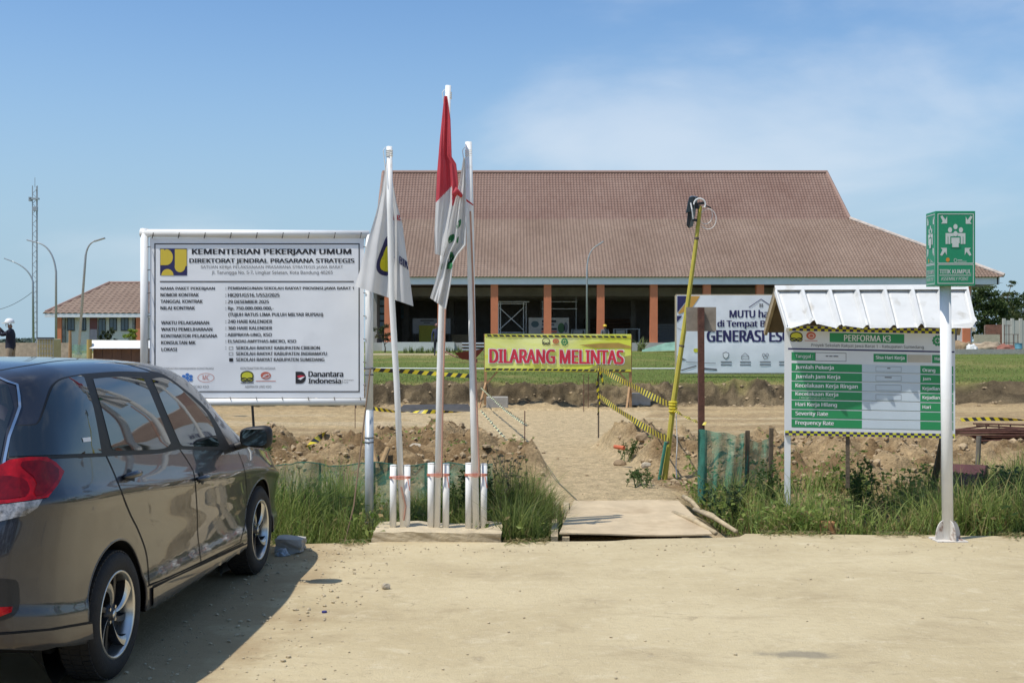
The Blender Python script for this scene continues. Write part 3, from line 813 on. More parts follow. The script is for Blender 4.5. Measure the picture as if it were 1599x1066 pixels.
MB().tube([(bx_r, YB, ZB + .05), (up_xr + .05, YR, ZR + .05)], .13, 8).build('ridge_cap', CAPM, roof)
MB().tube([(XR, YE - .1, ZE + .02), (bx_r, YB, ZB + .05)], .15, 8).build('ridge_cap', mat('pale_mortar_cap', (.50, .42, .36), .85, var=.3, scale=3), roof)
MB().tube([(bx_l, YB, ZB + .05), (up_xl - .05, YR, ZR + .05)], .13, 8).build('ridge_cap', CAPM, roof)
MB().box((XL - .05, YE - .1, ZE - .62), (XR - .4, YE + .08, ZE - .1)).build('fascia', FASCIA, hall)
MB().box((XR - .5, YE - .1, ZE - .62), (XR - .32, YBACK, ZE - .1)).build('fascia', FASCIA, hall)
colpx = [607 + 82.8 * k for k in range(12)]
FLZ = 1.62
for cx in colpx[:11] + [1508]:
    x = (cx - 800) / F * 80.3; MB().box((x - .26, 80.05, FLZ), (x + .26, 80.55, ZE - .5)).build('column', ORANGE, hall)
MB().box((XL + .6, 79.95, .9), (32.9, 101, FLZ)).build('floor_slab', FLOORC, hall)
MB().box((-9.0, 79.2, .9), (-4.0, 79.94, 1.66)).build('plinth_wall', WALLW, hall)
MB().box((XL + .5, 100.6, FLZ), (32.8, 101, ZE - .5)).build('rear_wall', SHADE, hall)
MB().box((32.3, 80.9, FLZ), (32.55, 100.6, ZE - .5)).build('side_wall', WALLW, hall)
MB().box((31.3, 80.2, .9), (31.62, 80.4, ZE - .6)).build('end_wall', WALLW, hall)
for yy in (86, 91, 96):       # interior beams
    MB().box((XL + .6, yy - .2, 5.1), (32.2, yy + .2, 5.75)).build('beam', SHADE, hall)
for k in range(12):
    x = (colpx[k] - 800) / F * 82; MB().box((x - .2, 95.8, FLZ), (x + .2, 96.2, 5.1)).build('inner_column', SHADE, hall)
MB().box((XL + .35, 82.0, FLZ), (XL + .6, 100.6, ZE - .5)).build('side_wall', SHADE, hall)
# glazed bay at the left end
gl = obj('glazing', [P(581, 467, 84), P(606, 467, 84), P(606, 512, 84), P(581, 512, 84)], [(0, 3, 2, 1)], GLASSB, hall)
m = MB()
for px in (581, 590, 602): m.bar(P(px, 467, 83.95), P(px, 515, 83.95), .12)
for py in (467, 478, 490, 501, 512): m.bar(P(581, py, 83.95), P(606, py, 83.95), .12)
m.build('window_frame', DKFRAME, hall)
m = MB()
for (a, b_) in ((622, 632),):
    for py in (480, 487, 494): m.box(P(a, py + 3, 99.9), P(b_, py - 3, 100.5))
m.build('louvre_window', GLASSB, hall)

# things standing in the hall
sc_ = root('scaffold_frame', P(799, 531, 84), 'white tubular scaffold frame with cross brace between hall columns', 'scaffold')
for px in (779, 782, 818, 822): MB().bar(P(px, 472, 84 if px < 800 else 84.5), P(px, 531.5, 84 if px < 800 else 84.5), .055).build('upright', WHITE, sc_)
for a, b_ in (((775, 471), (827, 471)), ((780, 480), (818, 515)), ((818, 480), (780, 515)), ((779, 519), (820, 519)), ((779, 474), (820, 474))):
    MB().bar(P(*a, 84), P(*b_, 84.02), .05).build('brace', WHITE, sc_)
pr = root('pipe_rail', P(875, 531, 86), 'two white scaffold pipes spanning behind the second hall column', 'railing')
for py in (471, 482): MB().bar(P(846, py, 86), P(902, py, 86), .055).build('rail', WHITE, pr)
for px in (848, 900): MB().bar(P(px, 455 if px > 860 else 470, 86), P(px, 531.5, 86.0), .05).build('upright', GREYMETAL, pr)
def panel_print(pxs, d, base_m):
    fm = plane_map((0, d, 0), (0, -1, 0), .01)
    return fm
# poster in the hall
po = root('poster_stand', P(857, 528, 83.2), 'small printed poster with two dark figures standing in the hall', 'poster')
x0, x1 = 826, 889
MB().box(P(x0, 521, 83.25), P(x1, 496, 83.3)).build('panel', mat('poster_beige', (.42, .39, .34), .6, var=.25, scale=1.6), po)
for px in (830, 885): MB().bar(P(px, 521, 83.35), P(px, 533, 83.35), .08).build('leg', DARKWOOD, po)
pp = Print(plane_map((0, 83.24, 0), (0, -1, 0), .01))
pp.rect(847, 499.5, 869, 503.5, BLACKP).rect(847, 505, 866, 508.5, GREYP).rect(846, 512, 870, 515, BLACKP).rect(846, 516, 870, 519.5, ORGP)
pp.disc(836, 506, 6, 5, mat('poster_teal', (.07, .11, .11), .6, var=0)).disc(877, 512, 5.5, 8, mat('poster_green', (.05, .12, .04), .6, var=0)).disc(884, 511, 3, 8, GREYP)
pp.done('artwork', po)
hb = root('wall_banner', P(675, 533, 88), 'white and yellow notice banner hanging in shade behind the flagpoles', 'banner')
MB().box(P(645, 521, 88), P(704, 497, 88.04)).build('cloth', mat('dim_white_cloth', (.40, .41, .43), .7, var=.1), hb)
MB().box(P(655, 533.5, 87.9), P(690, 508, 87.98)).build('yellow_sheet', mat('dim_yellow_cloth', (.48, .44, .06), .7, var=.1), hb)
for px in (648, 702): MB().bar(P(px, 497, 88.1), P(px, 533.5, 88.1), .06).build('pole', DKFRAME, hb)
pp = Print(plane_map((0, 87.99, 0), (0, -1, 0), .01)); pp.rect(657, 499.5, 678, 501.5, GREYP).rect(662, 503, 672, 504.5, GREYP); pp.done('lettering', hb)
# stacked boards and benches in the shade
for i, (a, b_, y0, y1, d, mt_, lab) in enumerate([
    (706, 740, 522, 532, 90, PALEWOOD, 'pale stacked boards in the hall right of the middle flagpole'),
    (892, 915, 514, 531, 87, GREYMETAL, 'grey work table in the hall right of the poster'),
    (958, 1000, 513, 531, 87, GREYMETAL, 'grey work table behind the worker in the yellow helmet'),
    (1028, 1056, 505, 531, 90, mat('grey_board_stack', (.22, .23, .24), .7, var=.2), 'grey stacked boards in the hall left of the white slogan banner'),
    (915, 985, 497, 512, 97, mat('brown_crate_wood', (.13, .075, .045), .8, var=.3), 'brown timber stack deep inside the hall')]):
    t_ = root('work_table' if 'table' in lab else 'board_stack', P((a + b_) / 2, 531, d), lab, 'table' if 'table' in lab else 'boards')
    zt = P(0, y0, d).z; xa, xb = P(a, 0, d).x, P(b_, 0, d).x
    if 'table' in lab:
        MB().box((xa, d, zt - .06), (xb, d + .8, zt)).build('table_top', mt_, t_)
        for xx in (xa + .06, (xa + xb) / 2, xb - .06): MB().box((xx - .05, d + .05, FLZ), (xx + .05, d + .75, zt - .06)).build('leg', mt_, t_)
        MB().box((xa + .2, d + .1, FLZ + .05), (xa + .9, d + .6, zt - .1)).build('cabinet', WALLW, t_)
    else:
        nb = 7; z0 = FLZ
        for k in range(nb):
            h_ = (zt - z0) / nb; o_ = random.uniform(-.08, .08)
            MB().box((xa + o_, d, z0 + k * h_), (xb + o_, d + 1.1, z0 + (k + .86) * h_)).build('board', mt_, t_)
pl_net = obj('debris_net', [P(1003, 549, 72), P(1060, 547, 72.5), P(1060, 533, 74.5), P(1040, 535, 74), P(1003, 546, 72.6)], [(0, 1, 2, 3, 4)], mat('pale_green_net', (.24, .42, .32), .8, var=.25, scale=2, trans=.3))
tag(pl_net, 'pale green safety net sheet laid along the hall front', 'net')

# ------------------------------------------------------------------ small house on the left
house = root('small_house', (-25, 84, 1.05), 'small white house with brown hip roof and orange corner columns', 'building')
def HX(px, d=80): return (px - 800) / F * d
hx0, hx1 = HX(72), HX(400); hz, hr = 3.72, 6.0; ry = 84.8; rx0, rx1 = HX(172, ry), HX(320, ry); hb_y = 89.5
rfh = MB(); a, b_, c_, d_ = (hx0, 80, hz), (hx1, 80, hz), (hx1, hb_y, hz), (hx0, hb_y, hz); e_, f_ = (rx0, ry, hr), (rx1, ry, hr)
rfh.add([a, b_, f_, e_], [(0, 1, 2, 3)]).add([b_, c_, f_], [(0, 1, 2)]).add([c_, d_, e_, f_], [(0, 1, 2, 3)]).add([d_, a, e_], [(0, 1, 2)]).add([a, b_, c_, d_], [(3, 2, 1, 0)])
hroof = rfh.build('roof', mat('house_underlay', (.2, .12, .09), .9), house)
l3, u3, n3 = slope((0, 79.8, hz - .08), (0, ry, hr))
V, Fc = tile_slope((0, 79.8, hz - .08), (1, 0, 0), u3, n3, 0, l3, lambda v: (hx0 + (rx0 - hx0) * v / l3, hx1 + (rx1 - hx1) * v / l3), tw=.42, rl=.42, amp=.075)
tag(obj('tiles', V, Fc, tile_mat('house_roof_tile', (.21, .145, .11), (.31, .225, .17), .42, .4), hroof), kind='stuff')
for p, q in ((a, e_), (b_, f_), (e_, f_)):
    MB().tube([Vector(p) + Vector((0, 0, .05)), Vector(q) + Vector((0, 0, .06))], .12, 6).build('ridge_cap', CAPM, hroof)
MB().box((hx0, 79.8, hz - .34), (hx1, 79.95, hz - .06)).build('fascia', FASCIA, house)
MB().box((HX(92), 80.35, .9), (HX(385), 89, hz - .02)).build('wall', mat('cream_plaster', (.66, .62, .56), .85, var=.06), house)
for px in (93, 216.5): MB().box((HX(px - 3.5), 79.98, .9), (HX(px + 3.5), 80.3, hz - .1)).build('column', ORANGE, house)
for px in (98.5, 208): MB().box((HX(px - 2), 80.1, .9), (HX(px + 2), 80.4, hz - .1)).build('louvre_block', mat('louvre_grey', (.28, .27, .25), .8, var=.5, scale=3), house)
for (pa, pb, ya, yb) in ((105.5, 117.5, 496, 516.5), (125.5, 135.5, 496, 516.5), (154, 166, 497, 530), (171, 183.5, 496, 516.5), (189, 201.5, 496, 516.5)):
    w_ = MB().box(P(pa, yb, 80.28), P(pb, ya, 80.4)).build('window', DKFRAME, house)
    MB().box(P(pa + 1.2, yb - 1.5, 80.25), P(pb - 1.2, ya + 1.5, 80.3)).build('pane', mat('dim_house_glass', (.10, .13, .16), .08, var=.1), w_)
    MB().box(P((pa + pb) / 2 - .4, yb - 1, 80.22), P((pa + pb) / 2 + .4, ya + 1, 80.27)).build('mullion', DKFRAME, w_)
MB().box(P(140.5, 530, 80.28), P(153, 496, 80.4)).build('door', mat('maroon_door', (.17, .055, .05), .6, var=.1), house)
MB().box(P(141, 530, 80.24), P(152.5, 514, 80.3)).build('door_panel', mat('mauve_panel', (.36, .30, .33), .7, var=.1), house)

# ------------------------------------------------------------------ street lamps and mast
def lamp(base, mid, top, d, label, thick=1.0, bend=None):
    z0 = tz(P(base[0], 0, d).x, d); b = P(base[0], base[1], d); b.z = z0
    m_, t_ = P(*mid, d), P(*top, d)
    r = root('street_lamp', b, label, 'street lamp', 'curved street lamps on the site')
    pts = [b, m_]
    c = P(*(bend or (mid[0] + (top[0] - mid[0]) * .15, top[1])), d)
    for i in range(1, 11):
        u = i / 10; pts.append(m_ * (1 - u)**2 + c * 2 * u * (1 - u) + t_ * u**2)
    MB().tube(pts, [.085 * thick] + [.07 * thick] + [.06 * thick - .0025 * i for i in range(10)], 8).build('pole', GREYMETAL, r, True)
    e = pts[-1]; dr = (pts[-1] - pts[-2]).normalized()
    MB().bar(e - dr * .1, e + dr * .55, .22, .08).build('lamp_head', GREYMETAL, r, bevel=.02)
    MB().box((b.x - .16, b.y - .16, b.z - .1), (b.x + .16, b.y + .16, b.z + .12)).build('base_plate', CONC, r)
lamp((123, 556), (134, 400), (150, 376), 66, 'curved grey street lamp leaning right in front of the small house', bend=(137, 379))
lamp((88, 548), (88, 425), (56, 378), 72, 'curved grey street lamp at the left corner of the small house', bend=(84, 383))
lamp((53, 540), (52, 440), (17, 407), 95, 'curved grey street lamp beside the lattice mast', thick=1.1, bend=(46, 417))
lamp((917, 545), (917, 425), (932, 384), 76.5, 'thin curved street lamp in front of the hall columns', thick=.85, bend=(917, 392))
mast = root('lattice_mast', (P(55, 0, 140).x, 140, 1.05), 'tall thin lattice radio mast at the far left', 'mast')
xm = P(55, 0, 140).x; zt = P(0, 290, 140).z
for dx, dy in ((-.3, 0), (.3, 0), (0, .5)): MB().bar((xm + dx, 140 + dy, .9), (xm + dx, 140 + dy, zt), .09).build('mast_leg', GREYMETAL, mast)
m = MB(); z = 1.2; s_ = 1
while z < zt - .7:
    m.bar((xm - .3 * s_, 140, z), (xm + .3 * s_, 140, z + .62), .05); m.bar((xm - .3 * s_, 140, z), (xm, 140.5, z + .62), .05); z += .62; s_ = -s_
m.build('lattice', GREYMETAL, mast)
m = MB(); m.bar((xm, 140, zt - .2), (xm, 140, zt + 1.0), .05).box((xm - .55, 139.8, zt - 1.7), (xm + .5, 140.2, zt - 1.5)).box((xm - .7, 139.8, zt - 1.9), (xm - .45, 140.2, zt - 1.4)).box((xm - .2, 139.7, zt - 3.1), (xm + .35, 140.1, zt - 2.6)); m.build('antenna', GREYMETAL, mast)

# ------------------------------------------------------------------ trees
LEAFM = vcol_mat('tree_leaf', .6, trans=.3, var=0, spec=.25)
BARK = mat('bark', (.14, .105, .075), .9, var=.3, scale=4, bump=.3)
def tree(name, x, y, z, blobs, trunk_r, leaf, n, cols, label, seed, group=None):
    rg = np.random.default_rng(seed); r = root(name, (x, y, z), label, 'tree' if 'tree' in name else 'shrub', group)
    top = max(b[2] for b in blobs); m = MB()
    hub = Vector((x, y, z + (top) * .35))
    m.tube([(x, y, z - .2), (x + .05, y, z + top * .18), hub], [trunk_r, trunk_r * .8, trunk_r * .6], 8)
    for b in blobs:
        e = Vector((x + b[0], y + b[1], z + b[2])); mid = hub.lerp(e, .5) + Vector((0, 0, -.1 * b[3]))
        m.tube([hub, mid, e], [trunk_r * .5, trunk_r * .3, trunk_r * .1], 6)
    m.build('trunk', BARK, r, True)
    C_ = []; Pn = []
    wts = np.array([b[3] * b[3] * b[4] for b in blobs]); wts = wts / wts.sum()
    for b, w in zip(blobs, wts):
        k = int(n * w); nc = max(4, int(k / 45)); cc = rg.normal(0, 1, (nc, 3)); cc /= np.linalg.norm(cc, axis=1)[:, None]; cc *= rg.uniform(.45, 1.0, (nc, 1))
        tone = rg.random(nc)
        pick = rg.integers(0, nc, k); q = cc[pick] + rg.normal(0, .16, (k, 3))
        Pn.append(np.array((x + b[0], y + b[1], z + b[2])) + q * np.array((b[3], b[3], b[4]))); C_.append(tone[pick])
    Pn = np.concatenate(Pn); tn = np.concatenate(C_); k = len(Pn)
    nrm = rg.normal(0, 1, (k, 3)) + np.array((0, 0, .9)); nrm /= np.linalg.norm(nrm, axis=1)[:, None]
    t1 = np.cross(nrm, rg.normal(0, 1, (k, 3))); t1 /= np.linalg.norm(t1, axis=1)[:, None]; t2 = np.cross(nrm, t1)
    s = leaf * rg.uniform(.6, 1.3, (k, 1))
    V = np.stack([Pn - t1 * s, Pn + t2 * s * .45, Pn + t1 * s, Pn - t2 * s * .45], 1).reshape(-1, 3)
    fc = np.arange(4 * k).reshape(-1, 4)
    a_, b_ = np.array(cols[0]), np.array(cols[1]); tt = np.clip(tn + rg.normal(0, .15, k), 0, 1)[:, None]
    obj('crown', V, fc, LEAFM, r, False, None, np.repeat(a_ * (1 - tt) + b_ * tt, 4, 0))
    return r
G1 = ((.030, .055, .016), (.085, .12, .035)); G2 = ((.045, .07, .02), (.13, .14, .05))
tree('shade_tree', P(1537, 0, 112).x, 112, .9, [(-1, 0, 3.2, 1.5, 1.6), (.2, .3, 4.6, 1.7, 1.2), (1.2, -.3, 3.2, 1.3, 1.4), (.3, 0, 5.7, 1.4, .6), (-.9, .2, 5.3, 1.2, .6), (0, 0, 1.6, 1.6, 1.2)], .22, .17, 5200, G1, 'dark green tree right beside the hall end wall', 21, 'trees behind the wall on the right')
tree('shade_tree', P(1562, 0, 120).x, 120, .9, [(-1.6, 0, 6.3, 1.6, .5), (.2, 0, 5.6, 1.6, .55), (1.2, 0, 6.9, 1.0, .3), (-.4, .3, 4.3, 2, .9), (.8, 0, 2.8, 1.8, 1.3)], .22, .16, 3600, G2, 'tree with thin flat layered crown between the hall and the right edge', 22, 'trees behind the wall on the right')
tree('shade_tree', P(1592, 0, 126).x, 126, .9, [(-1.5, 0, 4.6, 1.8, 1.0), (.8, 0, 5.2, 1.8, 1.0), (2, 0, 3.8, 1.8, 1.4), (-.4, .3, 3.0, 2, 1.3), (1.5, 0, 6.0, 1.2, .5)], .25, .18, 5200, G1, 'broad dark tree at the right edge of the picture', 23, 'trees behind the wall on the right')
tree('shrub', P(601, 0, 71).x, 71, tz(P(601, 0, 71).x, 71), [(-.3, 0, 1.2, .45, .45), (.25, 0, 1.45, .4, .4), (.1, 0, 1.0, .4, .3), (.5, .1, 1.0, .3, .3)], .05, .07, 700, ((.04, .07, .02), (.13, .10, .05)), 'spindly reddish green shrub by the hall plinth', 24)
tree('shrub', P(204, 0, 62).x, 62, tz(P(204, 0, 62).x, 62), [(0, 0, 1.05, .36, .24), (-.12, 0, 1.35, .28, .16), (.12, 0, 1.3, .27, .16)], .04, .06, 900, ((.16, .24, .03), (.28, .36, .06)), 'bright green topiary bush beside the house corner column', 25)
tree('shrub', P(168, 0, 60).x, 60, tz(P(168, 0, 60).x, 60), [(-.2, 0, 1.0, .3, .3), (.15, 0, 1.2, .28, .35), (.4, 0, .8, .22, .2), (-.35, 0, .7, .25, .25)], .04, .07, 700, ((.02, .035, .015), (.06, .08, .03)), 'dark leafy shrub in front of the house door', 26)
def far_bush_line():
    rg = np.random.default_rng(5); n = 5200
    t = rg.random(n); x = -420 + t * 300; y = 620 + rg.uniform(-8, 8, n); hgt = 1.3 + 3.2 * (fbm(x, x * 0, 22, 3, 91) + .5)**1.4
    z = .6 + rg.random(n) * hgt; s = rg.uniform(.5, 1.1, n)[:, None]
    Pn = np.stack([x, y, z], -1); nrm = rg.normal(0, 1, (n, 3)); nrm /= np.linalg.norm(nrm, axis=1)[:, None]
    t1 = np.cross(nrm, rg.normal(0, 1, (n, 3))); t1 /= np.linalg.norm(t1, axis=1)[:, None]; t2 = np.cross(nrm, t1)
    V = np.stack([Pn - t1 * s, Pn + t2 * s, Pn + t1 * s, Pn - t2 * s], 1).reshape(-1, 3)
    return V, np.arange(4 * n).reshape(-1, 4), np.repeat(np.array((.13, .17, .14)) * rg.uniform(.7, 1.2, (n, 1)), 4, 0)
V, Fc, Cc = far_bush_line()
tag(obj('far_treeline', V, Fc, LEAFM, None, False, None, Cc, origin=(-270, 620, 0)), 'low far line of trees on the horizon at left', 'treeline', kind='stuff')
# row of small bedding plants along the plinth
def tuft(name, x, y, z, n, h, w, colr, label, cat, seed, group=None, lean=.5):
    rg = np.random.default_rng(seed); B = np.column_stack([x + rg.normal(0, w, n), y + rg.normal(0, w, n), np.full(n, z)])
    o = blades(name, B, h * rg.uniform(.5, 1.1, n), h * .09, np.array(colr) * rg.uniform(.7, 1.4, (n, 1)), GRASSM, label, lean, 3, seed)
    del o['kind']; o['category'] = cat
    V = np.array([v.co for v in o.data.vertices]); off = np.array((x, y, z)); 
    o.data.vertices.foreach_set('co', (V - off).ravel()); o.location = off
    if group: o['group'] = group
    return o
for i in range(11):
    px = 634 + i * 8.5 if i < 6 else 640 + i * 8.5
    x = P(px, 0, 70).x; tuft('bedding_plant', x, 70 + (i % 3) * .2, tz(x, 70), 26, .42 + .12 * (i % 2), .09, (.13, .17, .045), 'small green bedding plant in the row along the white plinth', 'plant', 40 + i, 'bedding plants along the white plinth')
x = P(1002, 0, 77).x; tuft('yucca_plant', x, 77, tz(x, 77), 46, 1.1, .12, (.22, .26, .10), 'spiky pale plant in front of the hall right of the yellow banner', 'plant', 60, lean=.9)

# ------------------------------------------------------------------ right background: walls, rubble, drum
def ground_at(px, d): return tz(P(px, 0, d).x, d)
pw = root('precast_wall', (P(1590, 0, 104).x, 104, .95), 'pale concrete panel wall at the far right', 'wall')
for k in range(4):
    x = P(1568 + k * 13, 0, 104).x; MB().box((x, 103.9, .7), (x + .72, 104.05, P(0, 500, 104).z)).build('panel', mat('pale_precast', (.52, .50, .45), .9, var=.1, scale=1), pw)
    MB().box((x - .12, 103.85, .7), (x + .12, 104.1, P(0, 497, 104).z)).build('post', mat('pale_precast', (.52, .50, .45)), pw)
bw = root('brick_wall', (P(1553, 0, 108).x, 108, .95), 'unfinished red brick wall behind the rubble on the right', 'wall')
bri = bpy.data.meshes.new('brick')
xa, xb = P(1538, 0, 108).x, P(1569, 0, 108).x; zt_ = P(0, 506, 108).z
MB().box((xa, 108, .7), (xb, 108.12, zt_ - .1)).build('mortar', mat('mortar', (.36, .27, .22), .95, var=.15), bw)
m = MB(); z = .8; r_ = 0
while z < zt_ - .12:
    x = xa + (.12 if r_ % 2 else 0)
    while x < xb - .2: m.box((x, 107.97, z), (x + .22, 108.03, z + .10)); x += .25
    z += .125; r_ += 1
tag(m.build('bricks', mat('red_brick', (.33, .15, .10), .9, var=.35, scale=3), bw), kind='stuff')
lw = MB().box((P(1522, 0, 100).x, 100, .7), (P(1562, 0, 100).x, 100.15, P(0, 522, 100).z)).build('low_wall', mat('cream_block', (.50, .44, .33), .9, var=.15))
tag(lw, 'low cream block wall in front of the brick wall', 'wall')
kb = MB().box((P(1480, 0, 66).x, 66, .5), (P(1480, 0, 66).x + 14, 66.35, P(0, 545, 66).z)).build('kerb', CONC); tag(kb, 'long grey concrete kerb at the lawn end on the right', 'kerb')
def heap(name, px, d, w, h, dep, mt_, label, cat, seed):
    x = P(px, 0, d).x; z = tz(x, d); bm = bmesh.new(); bmesh.ops.create_icosphere(bm, subdivisions=4, radius=1)
    V = []
    for v in bm.verts:
        c = v.co; q = 1 + float(fbm(np.array([c.x * 2 + seed]), np.array([c.y * 2 + c.z * 3]), .8, 4, seed)[0]) * .9
        V.append((x + c.x * w * q, d + c.y * dep * q, z - .05 + max(-.1, c.z) * h * q))
    Fc = [tuple(v.index for v in f.verts) for f in bm.faces]; bm.free()
    return tag(obj(name, V, Fc, mt_, None, True), label, cat)
SOIL = mat('heap_soil', (.27, .19, .11), .95, var=.3, scale=3, bump=.6, bscale=8)
heap('soil_heap', 1500, 72, .9, .75, .7, SOIL, 'brown soil heap beside the orange hall corner', 'soil heap', 3)
heap('soil_heap', 1540, 73, 1.3, .65, .7, mat('rubble_tan', (.36, .28, .19), .95, var=.4, scale=2, bump=.6, bscale=8), 'tan rubble heap right of the white sack', 'rubble heap', 4)
heap('sack', 1518, 70.5, .42, .55, .35, mat('white_sack', (.66, .66, .64), .8, var=.08), 'white sack leaning on the rubble at right', 'sack', 5)
heap('tarp_bundle', 1570, 72, .75, .5, .5, mat('red_brown_tarp', (.26, .10, .07), .8, var=.3), 'red brown tarp bundle between rubble and blue drum', 'tarp', 6)
xd = P(1591, 0, 70).x; zd = tz(xd, 70)
dr = root('plastic_drum', (xd, 70, zd), 'small blue plastic drum at the right edge of the lawn', 'drum')
MB().lathe((xd, 70, zd - .03), [(.19, 0), (.21, .05), (.21, .28), (.225, .30), (.21, .32), (.21, .52), (.19, .58)], 18).build('barrel', mat('blue_drum', (.10, .26, .33), .5, var=.1), dr, True)
MB().lathe((xd, 70, zd + .55), [(.215, 0), (.215, .045), (0.0, .05)], 18).build('lid', mat('blue_drum', (.10, .26, .33)), dr)
fr = root('rebar_grid', (P(1582, 0, 76).x, 76, 1), 'thin steel rebar grid standing by the precast wall', 'rebar grid')
for px in (1569, 1576, 1583, 1590): MB().bar(P(px, 507 if px < 1580 else 522, 76), (P(px, 0, 76).x, 76, .95), .035).build('rod', RUST, fr)
for py in (508, 522, 535): MB().bar(P(1568, py, 76), P(1592 if py > 510 else 1580, py, 76), .03).build('rod', RUST, fr)

# ================================================================== NEAR THINGS
# ------------------------------------------------------------------ concrete plinth for the flagpoles
def rough_box(x0, y0, z0, x1, y1, z1, m, name, seed, nseg=14, amp=.012):
    bm = bmesh.new(); bmesh.ops.create_cube(bm, size=1)
    bmesh.ops.subdivide_edges(bm, edges=bm.edges[:], cuts=nseg, use_grid_fill=True)
    V = []
    for v in bm.verts:
        p = Vector((x0 + (v.co.x + .5) * (x1 - x0), y0 + (v.co.y + .5) * (y1 - y0), z0 + (v.co.z + .5) * (z1 - z0)))
        nz_ = [float(fbm(np.array([p.x * 1.0 + k * 9.1 + p.z * 2]), np.array([p.y + p.z * 1.7]), .25, 3, seed + k)[0]) for k in range(3)]
        V.append(p + Vector(nz_) * amp * 2)
    Fc = [tuple(v.index for v in f.verts) for f in bm.faces]; bm.free()
    return obj(name, V, Fc, m, None, False)
DUSTC = mat('dusty_slab', (.50, .41, .27), .92, var=.2, scale=4, bump=.4, bscale=30, stain=((.36, .29, .19), 3, .55))
pl = rough_box(-1.19, 9.72, -.12, -.09, 10.26, .08, DUSTC, 'concrete_plinth', 3, 18, .022)
tag(pl, 'low dusty concrete plinth carrying the three flagpoles', 'plinth')
PLZ = .075
# dusty ramp of mortar in front
# ------------------------------------------------------------------ flagpoles
def flagpole(pxs, stubs, d, label, cord_y, r=.027, bamboo=None):
    b = P(pxs[0][0], 0, d); rt_ = root('flag_pole', (b.x, d, PLZ), label, 'flagpole', 'white pipe flagpoles on the plinth')
    pts = []
    for i, (px, py) in enumerate(pxs):
        q = P(px, py, d); 
        if i == 0: q.z = PLZ - .01
        pts.append(q)
    MB().tube(pts, [r] * (len(pts) - 1) + [r * .95], 14).build('pole', PVC, rt_, True)
    for (px, py) in stubs:
        q = P(px, 0, d + .004); zt = P(0, py, d).z
        MB().tube([(q.x, d + .01, PLZ - .02), (q.x + .003, d + .01, zt)], .029, 14).build('holder_pipe', PVC, rt_, True)
        MB().lathe((q.x + .003, d + .01, zt - .001), [(.030, 0), (.030, .008), (.024, .009), (.0, .006)], 14).build('pipe_cap', PVC, rt_)
    cz = P(0, cord_y, d).z; xa, xb = P(stubs[0][0], 0, d).x - .031, P(stubs[1][0], 0, d).x + .031
    m = MB()
    for k in range(3):
        zz = cz + (k - 1) * .007
        m.tube([(xa, d, zz), (xa + .02, d - .03, zz + .004), ((xa + xb) / 2, d - .036, zz + .006 * (k - 1)), (xb - .02, d - .03, zz + .004), (xb, d, zz), (xb - .03, d + .04, zz), ((xa + xb) / 2, d + .045, zz), (xa + .03, d + .04, zz), (xa, d, zz)], .0035, 5)
    m.tube([(xb - .02, d - .03, cz), (xb - .01, d - .045, cz - .05), (xb - .0, d - .04, cz - .11)], .004, 5)
    m.build('tie_cord', CORD_R, rt_)
    if bamboo:
        MB().tube([P(px, py, d - .035) for px, py in bamboo], .008, 7).build('bamboo_stick', mat('pink_bamboo', (.50, .27, .19), .7, var=.2), rt_)
    return rt_
D1 = 9.98
fp1 = flagpole([(630, 815), (620, 600), (612, 460), (609.5, 330), (608.5, 229)], [(614, 727), (635.5, 727)], D1, 'short left flagpole leaning left with a white flag', 745, .0265, [(631, 812), (634, 790), (627, 760)])
fp2 = flagpole([(683, 812), (686.5, 600), (691, 450), (696, 280), (700.5, 134)], [(673, 724), (696.5, 725)], D1 - .01, 'tallest middle flagpole carrying the red and white flag', 741, .0265, [(690, 745), (692.5, 600), (696, 480)])
fp3 = flagpole([(744, 808), (740, 640), (737, 480), (734.5, 330), (732, 222)], [(732, 724), (755.5, 725)], D1, 'right flagpole with white and green flag', 741, .031, [(749, 742), (744, 600), (739, 430), (735, 330)])
for fpx, (px, py, dx) in ((fp1, (608.5, 236, .028)), (fp2, (700.5, 146, .028)), (fp3, (732, 236, .033))):
    q = P(px, py, D1); m = MB()
    for k in range(4): m.lathe((q.x, q.y, q.z - k * .016), [(.029, 0), (.033, .005), (.029, .01)], 12)
    m.tube([q + Vector((-.03, -.02, .03)), q + Vector((-.05, -.03, .0)), q + Vector((-.035, -.03, -.12)), q + Vector((-.02, -.03, -.3))], .004, 5)
    m.build('lashing', CORD_W, fpx)
